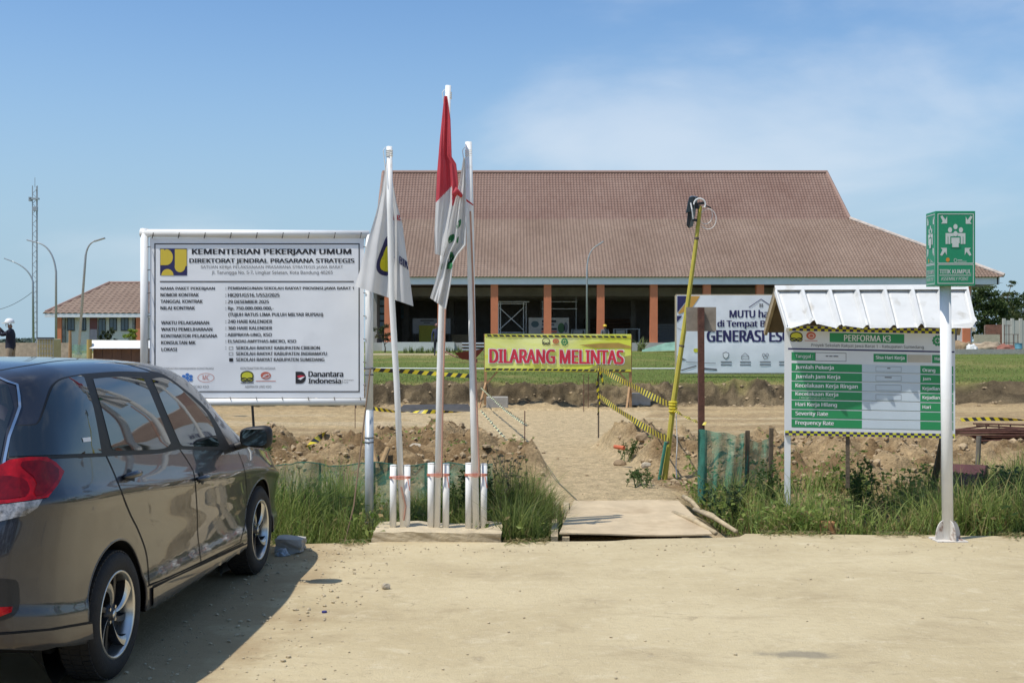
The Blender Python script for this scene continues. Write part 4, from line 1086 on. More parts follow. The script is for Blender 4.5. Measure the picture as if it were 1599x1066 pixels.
# ------------------------------------------------------------------ flags
CLOTHW = mat('white_flag_cloth', (.72, .71, .69), .8, var=.05, scale=4, trans=.35)
CLOTHR = mat('red_flag_cloth', (.58, .065, .085), .75, var=.08, scale=5, trans=.3)
def along(pts, t):
    pts = np.array(pts, float); s = np.concatenate([[0], np.cumsum(np.hypot(*np.diff(pts, axis=0).T))]); s /= s[-1]
    return np.stack([np.interp(t, s, pts[:, 0]), np.interp(t, s, pts[:, 1])], -1)
def cloth(name, left, right, d, folds, amp, label, mats, matfn=None, ns=44, nt=80, phase=0, front=0.0, seed=1):
    T = np.linspace(0, 1, nt + 1); S = np.linspace(0, 1, ns + 1)
    A = along(left, T); B = along(right, T); V = []
    for i, t in enumerate(T):
        for s in S:
            px, py = A[i] * (1 - s) + B[i] * s
            a = amp * (.25 + .75 * t)
            dd = d + front + a * math.sin(2 * math.pi * (folds * s + .35 * t) + phase) + a * .45 * math.sin(2 * math.pi * (folds * 2.3 * s - .6 * t) + 1.7 * phase) + a * .3 * math.sin(9 * t + 4 * s)
            V.append(P(px, py, dd))
    n1 = ns + 1; Fc = []; mi = []
    for i in range(nt):
        for j in range(ns):
            Fc.append((i * n1 + j, (i + 1) * n1 + j, (i + 1) * n1 + j + 1, i * n1 + j + 1))
            px, py = ((A[i] + A[i + 1]) / 2) * (1 - S[j]) + ((B[i] + B[i + 1]) / 2) * S[j]
            mi.append(matfn(px, py) if matfn else 0)
    o = obj(name, V, Fc, mats, None, True, mi); ORG[o.name] = Vector(o.location)
    bv = BVHTree.FromPolygons([tuple(v) for v in V], Fc)
    return o, bv
def bvh_map(bv, off=.004):
    e = Vector((0, 0, EYE))
    def fm(px, py, layer=1):
        d = Vector(((px - 800) / F, 1, (533 - py) / F)).normalized(); h = bv.ray_cast(e, d)
        if h[0] is None:
            h = bv.find_nearest(e + d * 9.95 * 1.05); return h[0] - d * off * layer
        return h[0] - d * off * layer
    return fm
fl1, bv1 = cloth('flag', [(606, 238), (602, 262), (596, 300), (587, 335), (575, 375), (563, 420), (555, 447)], [(609, 238), (614, 285), (620, 318), (629, 350), (634, 390), (640, 430), (646, 478)], D1, 1.6, .045, '', [CLOTHW], phase=.7, front=.07)
tag(fl1, 'white flag with a yellow and navy drop emblem on the left pole', 'flag', 'flags on the plinth poles')
def emblem(p, poly, m, layer, step=5):
    v2, f2 = fill2d(round_poly(poly, 2), step)
    return p._add(v2, f2, m, layer)
p1 = Print(bvh_map(bv1))
NAVYF = mat('navy_flag_print', (.03, .028, .10), .8, var=0); YELF = mat('yellow_flag_print', (.68, .60, .02), .8, var=0)
emblem(p1, [(603.5, 369), (598, 384), (589, 407), (588, 421), (594, 429), (610, 432), (611, 369)], NAVYF, 1)
emblem(p1, [(604, 384), (601, 392), (594, 409), (594, 418), (598, 423), (610, 425), (610, 384)], YELF, 2)
p1.text('PI', 620.5, 335.5, 628, 343.5, mat('red_flag_print', (.55, .03, .05), .8, var=0), 1, .03, lambda x, y: (x, y + (x - 620) * .12))
p1.text('BIN', 624, 399, 638, 411, NAVYF, 1, .04, lambda x, y: (x, y + (x - 624) * .75))
p1.done('emblem', fl1)
def redwhite(px, py): return 0 if py < 316 - (px - 681) * 1.02 or (px > 706 and py < 322) else 1
fl2, bv2 = cloth('flag', [(694, 150), (691, 180), (687, 220), (683, 270), (681, 315), (679, 360), (679.5, 396)], [(699, 150), (704, 186), (705, 215), (706, 245), (713, 256), (716, 285), (714, 318), (708, 345), (697, 402)], D1, 1.5, .04, '', [CLOTHR, CLOTHW], redwhite, 60, 110, phase=2.0, front=-.115)
tag(fl2, 'red over white flag hanging limp on the tallest pole', 'flag', 'flags on the plinth poles')
fl3, bv3 = cloth('flag', [(724, 246), (718, 285), (709, 320), (700, 360), (689, 405), (680, 440), (672, 465)], [(727, 246), (728.5, 300), (729, 350), (728, 383), (716, 397), (708, 412), (705, 440), (697, 483)], D1, 1.9, .05, '', [CLOTHW], phase=3.9, front=-.21)
tag(fl3, 'white flag with green marks drooping from the right pole', 'flag', 'flags on the plinth poles')
p3 = Print(bvh_map(bv3)); GRF = mat('green_flag_print', (.02, .15, .05), .8, var=0)
for poly in ([(715, 346), (721, 341), (720, 353), (712, 359)], [(703, 367), (711, 365), (709, 376), (701, 381), (700, 373)], [(702, 395), (707, 392), (711, 404), (711, 417), (706, 421), (703, 410)], [(714, 372), (717, 368), (716, 379), (713, 380)]):
    emblem(p3, poly, GRF, 1, 3)
p3.done('emblem', fl3)
m = MB(); m.tube([P(709, 306, D1 - .29), P(714, 297, D1 - .3), P(718, 303, D1 - .28), P(724, 309, D1 - .16), P(739, 320, D1 - .05)], [.022, .03, .02, .01, .006], 8)
tag(m.build('red_ribbon', CLOTHR, fl3, True))

# ------------------------------------------------------------------ big white project board
DB = 10.30
bd = root('project_board', (P(577, 0, DB).x, DB, 0), 'big white project information board in a pipe frame behind the car', 'sign board')
def pipe(a, b_, r, m_, name, par, n=14): return MB().tube([a, b_], r, n).build(name, m_, par, True)
FR = .036
pipe(P(226, 357, DB), P(226, 640, DB), FR, WHITE, 'frame_pipe', bd)
pipe(P(220, 364, DB), P(577, 366, DB), FR, WHITE, 'frame_pipe', bd)
pipe(P(226, 628, DB), P(577, 627, DB), FR * .9, WHITE, 'frame_pipe', bd)
gpost = P(577, 366, DB)
pipe(Vector((gpost.x, DB, -.12)), Vector((gpost.x, DB, P(0, 640, DB).z)), .039, GALV, 'post', bd)
pipe(Vector((gpost.x, DB, P(0, 640, DB).z)), gpost, FR, WHITE, 'frame_pipe', bd)
zl_ = P(226, 0, DB).x
pipe(Vector((zl_, DB, -.15)), Vector((zl_, DB, P(0, 640, DB).z)), .039, GALV, 'post', bd)
m = MB()
for py in (683, 690, 815, 575, 585): m.lathe((gpost.x, DB, P(0, py, DB).z), [(.041, -.006), (.044, 0), (.041, .006)], 14)
m.build('pipe_clamp', mat('dark_clamp', (.12, .12, .12), .6, metal=.3), bd)
def pboard(xy, d): return [P(px, py, d) for px, py in xy]
# vinyl sheet, slightly rippled
def sheet(name, c, d, mt_, par, nx=40, ny=24, amp=.004, seed=1, mi=None):
    (x0, y0), (x1, y1) = c; V = []
    for j in range(ny + 1):
        for i in range(nx + 1):
            px, py = x0 + (x1 - x0) * i / nx, y0 + (y1 - y0) * j / ny
            e = float(fbm(np.array([px / 100.]), np.array([py / 100.]), .5, 3, seed)[0])
            V.append(P(px, py, d + amp * e))
    Fc = [(j * (nx + 1) + i, (j + 1) * (nx + 1) + i, (j + 1) * (nx + 1) + i + 1, j * (nx + 1) + i + 1) for j in range(ny) for i in range(nx)]
    return obj(name, V, Fc, mt_, par, True)
vin = sheet('panel', ((234, 371), (569, 621)), DB - .004, VINYL, bd, amp=.008, seed=5)
MB().box(P(235, 620, DB + .012), P(568, 372, DB + .02)).build('backing_sheet', GALV, bd)
m = MB()
for k in range(9):
    px = 238 + k * 40.6; m.tube([P(px, 372, DB - .014), P(px + 1, 368, DB - .03), P(px + 2, 363, DB - .036)], .004, 5); m.tube([P(px, 620, DB - .014), P(px + 1, 624, DB - .035)], .004, 5)
for k in range(7):
    py = 385 + k * 36; m.tube([P(568, py, DB - .014), P(572, py + 1, DB - .035)], .004, 5); m.tube([P(235, py, DB - .014), P(231, py + 1, DB - .035)], .004, 5)
m.build('lacing', mat('dark_wire', (.08, .07, .06), .6), bd)
def vm(px, py, layer=1):
    e = float(fbm(np.array([px / 100.]), np.array([py / 100.]), .5, 3, 5)[0]); return P(px, py, DB - .004 + .008 * e - .0016 - .0008 * layer)
pp = Print(vm)
pp.frame(241.5, 380, 562, 612, 1.6, BLACKP); pp.rect(250, 438.7, 553, 440.4, BLACKP); pp.done('print_border', vin)
# emblem: navy square with yellow shapes
pp.rect(250.5, 388, 292.5, 430, NAVYP, 1)
pp.poly([(251, 389), (257, 389), (257, 391)] + [(260 + 10.5 * math.cos(a), 401.5 + 12.5 * math.sin(a)) for a in np.linspace(-math.pi / 2, math.pi / 2, 14)] + [(251, 414)], YELP, 2)
pp.poly([(273.5, 389), (292, 389), (292, 415), (290, 416)] + [(281.5 + 8.3 * math.cos(a), 416 + 9 * math.sin(a)) for a in np.linspace(0, math.pi, 14)] + [(273.5, 414)], YELP, 2)
pp.disc(262, 430, 9.5, 10, YELP, 2, 0, 180); pp.done('emblem', vin)
for body, x0, y0, x1, y1, mt_, bd_ in [
    ('KEMENTERIAN PEKERJAAN UMUM', 300, 388.5, 549, 399, BLACKP, .036), ('DIREKTORAT JENDRAL PRASARANA STRATEGIS', 296, 403.5, 554, 412, BLACKP, .032),
    ('SATUAN KERJA PELAKSANAAN PRASARANA STRATEGIS JAWA BARAT', 314, 414.5, 536, 420.3, GREYP, 0), ('Jl. Tarungga No. 5-7, Lingkar Selatan, Kota Bandung 40265', 331, 422.5, 520, 429.5, GREYP, .003),
    ('NAMA PAKET PEKERJAAN', 251, 448, 336, 453.5, BLACKP, .028), ('NOMOR KONTRAK', 251, 457.5, 311, 463, BLACKP, .028), ('TANGGAL KONTRAK', 251, 467.7, 317, 473.2, BLACKP, .028),
    ('NILAI KONTRAK', 251, 478, 305, 483.5, BLACKP, .028), ('WAKTU PELAKSANAAN', 252, 501, 327, 506.5, BLACKP, .028), ('WAKTU PEMELIHARAAN', 252, 511.2, 332, 516.7, BLACKP, .028),
    ('KONTRAKTOR PELAKSANA', 252, 521.5, 340, 527, BLACKP, .028), ('KONSULTAN MK', 252, 532, 306, 537.5, BLACKP, .028), ('LOKASI', 252.5, 542.5, 277, 548, BLACKP, .028),
    (': PEMBANGUNAN SEKOLAH RAKYAT PROVINSI JAWA BARAT 1', 352.5, 447.7, 553, 453.2, BLACKP, .028), (': HK201/GS16.1/552/2025', 352.5, 457.6, 437, 463.8, BLACKP, .028),
    (': 29 DESEMBER 2025', 352.5, 468.3, 420.5, 473.8, BLACKP, .028), (': Rp. 750.000.000.000,-', 352.5, 478.4, 428, 485.3, BLACKP, .028), ('(TUJUH RATUS LIMA PULUH MILYAR RUPIAH)', 357, 488.2, 505, 495, BLACKP, .028),
    (': 240 HARI KALENDER', 352.5, 499, 425.5, 504.5, BLACKP, .028), (': 360 HARI KALENDER', 352.5, 509.3, 425.5, 514.8, BLACKP, .028), (': ABIPRAYA-UNO, KSO', 352.5, 519.8, 425, 526, BLACKP, .028),
    (': ELSADAI-AMYTHAS-MICRO, KSO', 352.5, 530, 463, 536, BLACKP, .028), ('SEKOLAH RAKYAT KABUPATEN CIREBON', 369, 540.3, 500, 545.8, BLACKP, .028),
    ('SEKOLAH RAKYAT KABUPATEN INDRAMAYU', 369, 549.3, 511, 554.8, BLACKP, .028), ('SEKOLAH RAKYAT KABUPATEN SUMEDANG', 369, 558.5, 507, 564, BLACKP, .028),
    (':', 352.5, 541, 353.8, 545.5, BLACKP, .02), ('KONSULTAN MANAJEMEN KONSTRUKSI', 254, 573.5, 334, 577.5, GREYP, 0), ('KONTRAKTOR PELAKSANA', 376, 573, 430.5, 577, GREYP, 0),
    ('AMYTHAS MICRO KSO', 275, 601.5, 326.5, 605.5, GREYP, 0), ('ABIPRAYA UNO KSO', 383, 601.5, 424, 605.5, GREYP, 0)]:
    pp.text(body, x0, y0, x1, y1, mt_, 1, bd_); pp.done('lettering', vin)
pp.frame(358, 541, 364.5, 546, .6, BLACKP).frame(358, 550, 364.5, 555, .6, BLACKP).rect(358.3, 559, 364.5, 564.3, BLACKP); pp.done('tick_boxes', vin)
for k in range(7):
    a = k * math.pi / 3; cx, cy = (293, 590) if k == 6 else (293 + 6.4 * math.cos(a + .52), 590 + 5.2 * math.sin(a + .52))
    pp.disc(cx, cy, 3.0, 2.5, BLUEP)
pp.done('logo', vin)
pp.ring(322, 589.5, 13, 7.2, .7, ORGP).text('MC', 317, 585.5, 327.5, 593, ORGP, 1, 0); pp.done('logo', vin)
def crest(p, x, y, w, h, ink, fill, layer=1):     # rounded badge with two leaf arcs
    if fill: emblem(p, [(x, y), (x + w, y), (x + w, y + h * .82), (x, y + h * .82)], fill, layer, w * .3)
    p.ring(x + w * .5, y + h * .36, w * .5, h * .40, w * .08, ink, layer + 1)
    p.ring(x + w * .27, y + h * .66, w * .26, h * .18, w * .08, ink, layer + 1).ring(x + w * .73, y + h * .66, w * .26, h * .18, w * .08, ink, layer + 1)
crest(pp, 376, 579.5, 20.5, 20, BLACKP, LEMON); pp.text('ABIPRAYA', 376, 596.5, 397, 598.7, BLACKP, 1, .02); pp.done('logo', vin)
pp.disc(415.5, 586, 8, 5.8, ORGP).ring(416.5, 587, 5, 3, .8, VINYL, 2).line(410, 589, 421, 583, .9, VINYL, 3); pp.rect(400, 594.3, 431, 595.3, ORGP); pp.done('logo', vin)
pp.poly([(462, 580), (471, 580)] + [(470 + 8 * math.cos(a), 589.2 + 9.4 * math.sin(a)) for a in np.linspace(-math.pi / 2, math.pi / 2, 14)] + [(462, 598.5)], BLACKP, 1)
pp.poly([(464, 587), (469, 585.5), (477, 586.5), (472, 588.5), (469, 591)], REDP, 2).poly([(465, 591), (472, 588.5), (477, 587.5), (470, 593)], WHITEP, 3)
pp.text('Danantara', 482, 579.3, 536.5, 588.3, BLACKP, 1, .035).text('Indonesia', 482, 590, 533, 598.5, BLACKP, 1, .035).rect(534.5, 592, 535.1, 598.5, BLACKP).text('Sovereign', 537, 592, 552.5, 594.6, BLACKP, 1, 0).text('Fund', 537, 595.6, 544, 597.9, BLACKP, 1, 0)
pp.done('logo', vin)
st = MB().tube([P(579, 575, DB - .05), P(562, 715, DB - .16), P(553, 790, DB - .25), (P(536, 0, 9.98).x, 9.98, -.12)], .007, 7).build('bamboo_stick', mat('stick_brown', (.24, .16, .10), .85, var=.2)); tag(st, 'thin brown stick leaning against the project board post', 'stick')

# ------------------------------------------------------------------ assembly point sign
DS = 9.80
sx = P(1480.5, 0, DS).x
asn = root('assembly_sign', (sx, DS, 0), 'green assembly point box sign on a white pipe post', 'sign')
pipe(Vector((sx, DS, -.02)), Vector((P(1476.5, 0, DS).x, DS, P(0, 444, DS).z)), .0465, WHITE, 'post', asn, 20)
m = MB(); rr = .105
for ang in (0, 90, 180, 270):
    a = math.radians(ang + 12); u = Vector((math.cos(a), math.sin(a), 0)); w = Vector((-u.y, u.x, 0)) * .005
    arc = [Vector((sx, DS, 0)) + u * .04] + [Vector((sx, DS, 0)) + u * (.04 + rr * .75 * math.cos(t)) + Vector((0, 0, .17 * math.sin(t))) for t in np.linspace(0, math.pi / 2, 8)]
    n = len(arc); m.add([p + w for p in arc] + [p - w for p in arc], [tuple(range(n)), tuple(range(2 * n - 1, n - 1, -1))] + [(i, (i + 1) % n + 0, (i + 1) % n + n, i + n) for i in range(n)])
m.build('gusset', mat('chipped_white', (.62, .58, .52), .6, var=.1, stain=((.22, .13, .09), 14, .52)), asn)
MB().box((sx - .13, DS - .12, -.001), (sx + .13, DS + .12, .008)).build('base_plate', mat('chipped_white', (.62, .58, .52)), asn)
GRNS = mat('sign_green', (.012, .235, .115), .4, var=.03)
bx0, bx1 = P(1461, 0, DS - .12).x, P(1523.5, 0, DS - .12).x; bz0, bz1 = P(0, 446, DS - .12).z, P(0, 329.5, DS - .12).z; by0, by1 = DS - .12, DS + .10
sb_ = MB().box((bx0, by0, bz0), (bx1, by1, bz1)).build('sign_box', GRNS, asn, bevel=.004)
SILV = mat('reflective_silver', (.50, .55, .53), .45, var=.03)
def assembly_face(fm, X0, X1):
    """fm maps (u, v) in px of the front face"""
    q = Print(fm)
    q.frame(1464.5, 333.5, 1521, 411.5, 1.2, SILV).frame(1464.5, 412.3, 1521, 443, 1.2, SILV)
    for cx, cy, s in ((1484, 359, 1), (1501, 359, 1), (1492.5, 354, 1)): q.disc(cx, cy, 3.3, 4.1, SILV, 1)
    q.poly([(1477, 364), (1490, 364), (1490, 381), (1477, 381)], SILV, 1).poly([(1495, 364), (1508, 364), (1508, 381), (1495, 381)], SILV, 1)
    for xx in (1480.5, 1504): q.rect(xx, 369, xx + .7, 381, GRNS, 2)
    q.poly([(1484.5, 369), (1500.5, 369), (1500.5, 386.5), (1484.5, 386.5)], GRNS, 2)
    q.disc(1492.5, 365, 3.4, 4.2, SILV, 3).poly([(1486, 371), (1499, 371), (1499, 380), (1497.5, 380), (1497.5, 386), (1487.5, 386), (1487.5, 380), (1486, 380)], SILV, 3)
    for cx, cy, sx_, sy_ in ((1474.5, 342.5, 1, 1), (1513.5, 343, -1, 1), (1474, 393.5, 1, -1), (1512, 393.5, -1, -1)):
        f_ = lambda a, b_: (cx + sx_ * a, cy + sy_ * b_)
        q.poly([f_(5, 6.5), f_(-4.5, 6.5), f_(-1.8, 3.2), f_(-5.5, -4.5), f_(-2.5, -6), f_(2.2, .5), f_(5, -5)], SILV, 1)
    q.disc(1480.5, 405.5, 3, 3.3, mat('orange_emblem', (.55, .22, .03), .5, var=0), 1).ring(1492.5, 406.5, 2.6, 3, .7, SILV, 1).rect(1496, 405.5, 1503, 406.5, SILV, 1).rect(1496, 407.8, 1510, 408.6, SILV, 1)
    q.text('TITIK KUMPUL', 1467.5, 420.5, 1517, 427.5, SILV, 1, .03).rect(1467.5, 429.3, 1517, 430.4, SILV, 1).text('ASSEMBLY POINT', 1470, 432.5, 1513, 438, SILV, 1, .012)
    return q
fmf = plane_map((0, by0, 0), (0, -1, 0), .0015)
assembly_face(fmf, 0, 0).done('pictogram', sb_)
def fm_side(px, py, layer=1):
    w = fmf(px, py, 0); u = (w.x - bx0) / (bx1 - bx0)
    return Vector((bx0 - .0015 * layer, by1 - u * (by1 - by0), w.z))
assembly_face(fm_side, 0, 0).done('pictogram', sb_)

# ------------------------------------------------------------------ statistics board with small metal roof
KL, KR = P(1226, 0, 11.15), P(1492, 0, 10.95)
kn = Vector((KL.y - KR.y, -(KR.x - KL.x) * -1, 0)); kdir = Vector((KR.x - KL.x, KR.y - KL.y, 0)).normalized(); kn = Vector((kdir.y, -kdir.x, 0))
kroot = root('statistics_board', (KL.x, KL.y, -.1), 'green and white work statistics board under a small corrugated roof', 'sign board')
def skew(px, py): return (px, py + .020 * (px - 1226))
kpm = plane_map(KL, kn, .0015)
def km(px, py, layer=1): return kpm(*skew(px, py), layer)
def kbox(x0, y0, x1, y1, t0, t1):
    m = MB(); pts = []
    for t in (t0, t1):
        for px, py in ((x0, y1), (x1, y1), (x1, y0), (x0, y0)): pts.append(km(px, py, 0) - kn * t)
    return m.add(pts, [(0, 1, 2, 3), (7, 6, 5, 4), (4, 5, 1, 0), (5, 6, 2, 1), (6, 7, 3, 2), (7, 4, 0, 3)])
kp = kbox(1226, 508, 1492, 679, 0, .02).build('panel', mat('white_board', (.70, .72, .73), .5, var=.04, scale=3), kroot)
for px, py1, mt_ in ((1231, 790, WHITE), (1476, 790, DARKWOOD)):
    kbox(px - 4.5, 500, px + 4.5, py1, .022, .07).build('post', mt_, kroot)
kbox(1322, 679, 1328, 760, .022, .04).build('strut', DARKWOOD, kroot)
q = Print(km)
for row, (ya, yb) in enumerate(((508.5, 516), (672, 679))):
    q.rect(1226.5, ya, 1491.5, yb, LEMON, 1)
    k = 0; x = 1226.5
    while x < 1490:
        w = 5.6
        for r in range(2):
            xs = x + (w if (r == 0) else 0); 
            if xs + w < 1491.5: q.rect(xs, ya + r * (yb - ya) / 2, xs + w, ya + (r + 1) * (yb - ya) / 2, NAVYP, 2)
        x += 2 * w
    q.done('checker_border', kp)
q.rect(1296, 518, 1412.5, 532.5, GRNP, 1).rect(1231, 543, 1491, 545.3, NAVYP, 1)
q.rect(1236.5, 549.3, 1273.5, 562, GRNP, 1).frame(1273.5, 549, 1322, 562.5, .7, GREYP, 1).rect(1364.5, 549.3, 1416.5, 562, GRNP, 1).rect(1417.5, 549.5, 1455, 561.5, mat('beige_slip', (.52, .47, .38), .7, var=.1), 1).rect(1456, 549.3, 1474, 562, GRNP, 1)
rows = [(566.5, 578.5), (580.5, 593), (595, 608), (610, 622.5), (624.5, 637), (639, 651.5), (653.5, 666)]
for ya, yb in rows:
    q.rect(1236.5, ya, 1346.5, yb, GRNP, 1).rect(1346.5, ya, 1437.5, yb, PALEP, 1).rect(1437.5, ya, 1489, yb, GRNP, 1).rect(1237, yb, 1489, yb + .5, mat('dark_green_print', (.01, .09, .04), .5, var=0), 1)
for i in (0, 1, 2, 3): q.frame(1368, rows[i][0] + 2.5, 1408, rows[i][1] - 1.5, .4, GREYP, 2)
for x_, y_, w_ in ((1290, 553.8, 4), (1295.5, 553.8, 5), (1302, 553.8, 7.5), (1386, 570.8, 5), (1382, 585, 11)): q.rect(x_, y_, x_ + w_, y_ + 1.6, GREYP, 2)
q.done('table_print', kp)
for body, x0, y0, x1, y1, mt_, b_ in [('PERFORMA K3', 1318.5, 520.5, 1391.5, 530.5, WHITEP, .02), ('Proyek Sekolah Rakyat Jawa Barat 1 - Kabupaten Sumedang', 1267.5, 535, 1443, 541.5, GREYP, .004),
    ('Tanggal :', 1242.5, 552.5, 1270, 559.5, WHITEP, .012), ('Sisa Hari Kerja', 1368, 552, 1413, 559, WHITEP, .028), ('Hari', 1460, 552.5, 1472, 557.5, WHITEP, .028),
    ('Jumlah Pekerja', 1242.5, 569, 1302.5, 577, WHITEP, .03), ('Jumlah Jam Kerja', 1242.5, 583.5, 1312.5, 591.5, WHITEP, .03), ('Kecelakaan Kerja Ringan', 1242.5, 597.5, 1340, 606, WHITEP, .03), ('Kecelakaan Kerja', 1242.5, 611, 1309.5, 618.5, WHITEP, .03),
    ('( Menghilangkan Jam Kerja )', 1249, 619, 1303, 621.7, WHITEP, 0), ('Hari Kerja Hilang', 1242.5, 627, 1307.5, 635, WHITEP, .03), ('Severity Rate', 1242.5, 641.5, 1293.5, 649.5, WHITEP, .03), ('Frequency Rate', 1242.5, 656, 1302.5, 664, WHITEP, .03),
    ('Orang', 1441, 570.5, 1461, 577.5, WHITEP, .03), ('Jam', 1441, 584.5, 1454, 590, WHITEP, .03), ('Kejadian', 1441, 599, 1468, 606, WHITEP, .03), ('Kejadian', 1441, 613, 1468, 620, WHITEP, .03), ('Hari', 1441, 628, 1454, 633.5, WHITEP, .03)]:
    q.text(body, x0, y0, x1, y1, mt_, 2, b_); q.done('lettering', kp)
crest(q, 1234, 518, 20, 18, BLACKP, LEMON); q.done('logo', kp)
q.disc(1267, 523, 7.5, 6.2, ORGP).ring(1267.5, 523.5, 4.5, 3.2, .8, WHITEP, 2); q.rect(1257, 530.5, 1277, 531.5, ORGP); q.done('logo', kp)
for k in range(10):
    a = k * math.pi / 5; q.disc(1464.5 + 6.6 * math.cos(a), 527 + 6.6 * math.sin(a), 2.0, 2.0, GRNP)
q.ring(1464.5, 527, 7, 7, 2.6, GRNP, 2).rect(1463.2, 523.7, 1465.8, 530.3, GRNP, 2).rect(1461.2, 525.7, 1467.8, 528.3, GRNP, 3); q.done('logo', kp)
# metal roof
rz = P(0, 453, 11.35).z; ez = P(0, 508, 10.9).z - .03
rl_, rr_ = P(1210, 0, 11.38), P(1511, 0, 11.2); fl_, fr_ = P(1228, 0, 10.93), P(1524, 0, 10.78); bk_l = rl_ * 2 - fl_; bk_r = rr_ * 2 - fr_
def corr(A, B, C_, D_, name, m_, seed):
    """A,B ridge ends; C,D eave ends; trapezoidal ribs running down the slope"""
    A, B, C_, D_ = map(Vector, (A, B, C_, D_)); n_ = (B - A).cross(C_ - A).normalized()
    if n_.z < 0: n_ = -n_
    us = []; hs = []
    for k in range(7):
        b0_ = k / 7
        for f_, h_ in ((0, .042), (.04, .042), (.13, 0), (.2, 0.005), (.80, .005), (.87, 0), (.96, .042)): us.append(b0_ + f_ / 7 * 1.0); hs.append(h_)
    us.append(1); hs.append(.042); V = []; nt = 14
    for j in range(nt + 1):
        t = j / nt
        for i, (u, h_) in enumerate(zip(us, hs)):
            p = A.lerp(B, u).lerp(C_.lerp(D_, u), t)
            dn = float(fbm(np.array([u * 9.0 + seed]), np.array([t * 2.0]), .6, 3, seed)[0])
            e = 0
            if t > .78: e = dn * .10 * ((t - .78) / .22)
            V.append(p + n_ * (h_ + dn * .007 + e) + Vector((0, 0, abs(e) * .9)))
    w = len(us); Fc = [(j * w + i, j * w + i + 1, (j + 1) * w + i + 1, (j + 1) * w + i) for j in range(nt) for i in range(w - 1)]
    return obj(name, V, Fc, m_, kroot, False)
MROOF = mat('white_metal_sheet', (.60, .60, .58), .42, var=.06, scale=5, stain=((.42, .40, .35), 6, .60))
z3 = lambda v, z: Vector((v.x, v.y, z))
corr(z3(rl_, rz), z3(rr_, rz), z3(fl_, ez), z3(fr_, ez), 'roof_sheet', MROOF, 3)
corr(z3(rr_, rz), z3(rl_, rz), z3(bk_r, ez), z3(bk_l, ez), 'roof_sheet', MROOF, 5)
m = MB()
up = Vector((0, 0, .05))
for s_, (e1_, e2_) in ((1, (fl_, fr_)), (-1, (bk_l, bk_r))):
    a0, a1 = z3(rl_, rz) + up, z3(rr_, rz) + up; d0 = (z3(e1_, ez) - z3(rl_, rz)).normalized() * .075; d1 = (z3(e2_, ez) - z3(rr_, rz)).normalized() * .075
    m.add([a0, a1, a1 + d1, a0 + d0], [(0, 1, 2, 3)])
m.build('ridge_flashing', MROOF, kroot)
m = MB()
for (a_, b_) in ((fl_, bk_l), (fr_, bk_r)):
    pass
lin = MB()     # plywood lining under the rear slope and the left gable board
lin.hexa([z3(rl_, rz - .03) + kdir * .02, z3(rr_, rz - .03) - kdir * .05, z3(bk_r, ez - .03) - kdir * .05, z3(bk_l, ez - .03) + kdir * .02,
          z3(rl_, rz - .018) + kdir * .02, z3(rr_, rz - .018) - kdir * .05, z3(bk_r, ez - .018) - kdir * .05, z3(bk_l, ez - .018) + kdir * .02])
lin.build('plywood_lining', mat('plywood', (.15, .11, .065), .8, var=.2, scale=5), kroot)
for (r_, f_, b_) in ((rl_, fl_, bk_l), (rr_, fr_, bk_r)):
    m = MB(); s_ = 1 if r_ is rl_ else -1; o_ = kdir * (.015 * s_)
    m.bar(z3(r_, rz - .01) + o_, z3(f_, ez - .01) + o_, .03, .05).build('barge_board', WHITE, kroot)
    MB().bar(z3(r_, rz - .04) + o_, z3(b_, ez - .04) + o_, .03, .05).build('rafter', PALEWOOD, kroot)
for px in (1231, 1476):
    b_ = km(px, 505, 0) - kn * .05
    MB().bar(b_, z3(b_, 0) + Vector((0, .3, rz - .06)), .04).build('roof_strut', PALEWOOD, kroot)

# ------------------------------------------------------------------ yellow no-crossing banner on timber trestle
DY = 28.9
yb_ = root('warning_banner', (P(872, 0, DY).x, DY, tz(P(872, 0, DY).x, DY)), 'yellow no-crossing banner with red lettering on a timber trestle', 'banner')
def banner_mat():
    m = bpy.data.materials.new('yellow_banner_print'); m.use_nodes = True
    N, L = m.node_tree.nodes, m.node_tree.links; b = N['Principled BSDF']; b.inputs['Roughness'].default_value = .5
    t = N.new('ShaderNodeTexCoord'); mp_ = N.new('ShaderNodeMapping'); mp_.inputs['Scale'].default_value = (.55, 1, 1.6); mp_.inputs['Rotation'].default_value = (0, .5, 0)
    n = N.new('ShaderNodeTexNoise'); n.inputs['Scale'].default_value = 1.1; n.inputs['Detail'].default_value = 2; n.inputs['Distortion'].default_value = 1.2
    L.new(t.outputs['Object'], mp_.inputs[0]); L.new(mp_.outputs[0], n.inputs['Vector'])
    r = N.new('ShaderNodeValToRGB'); r.color_ramp.elements[0].position = .35; r.color_ramp.elements[0].color = (.70, .75, .07, 1); r.color_ramp.elements[1].position = .7; r.color_ramp.elements[1].color = (.84, .87, .36, 1)
    L.new(n.outputs['Fac'], r.inputs[0]); L.new(r.outputs[0], b.inputs['Base Color']); return m
ybp = sheet('cloth', ((757.5, 521.5), (986, 580)), DY - .03, banner_mat(), yb_, amp=.05, seed=8)
def yf(px, py, layer=1):
    e = float(fbm(np.array([px / 100.]), np.array([py / 100.]), .5, 3, 8)[0])
    return P(px, py + (px - 757) * .010, DY - .03 + .05 * e - .005 - .004 * layer)
q = Print(yf)
OL = mat('olive_print', (.36, .34, .09), .5, var=.2, scale=1.5); BR = mat('ochre_print', (.42, .27, .06), .5, var=.15, scale=2)
def qpoly(poly, m_, layer, step=8):
    v2, f2 = fill2d(poly, step); q._add(v2, f2, m_, layer)
qpoly([(905, 537), (938, 534), (966, 533), (985.5, 538), (985.5, 541), (930, 541)], BR, 1); qpoly([(948, 560), (985.5, 552), (985.5, 573), (915, 576)], OL, 1)
q.done('picture_print', yb_)
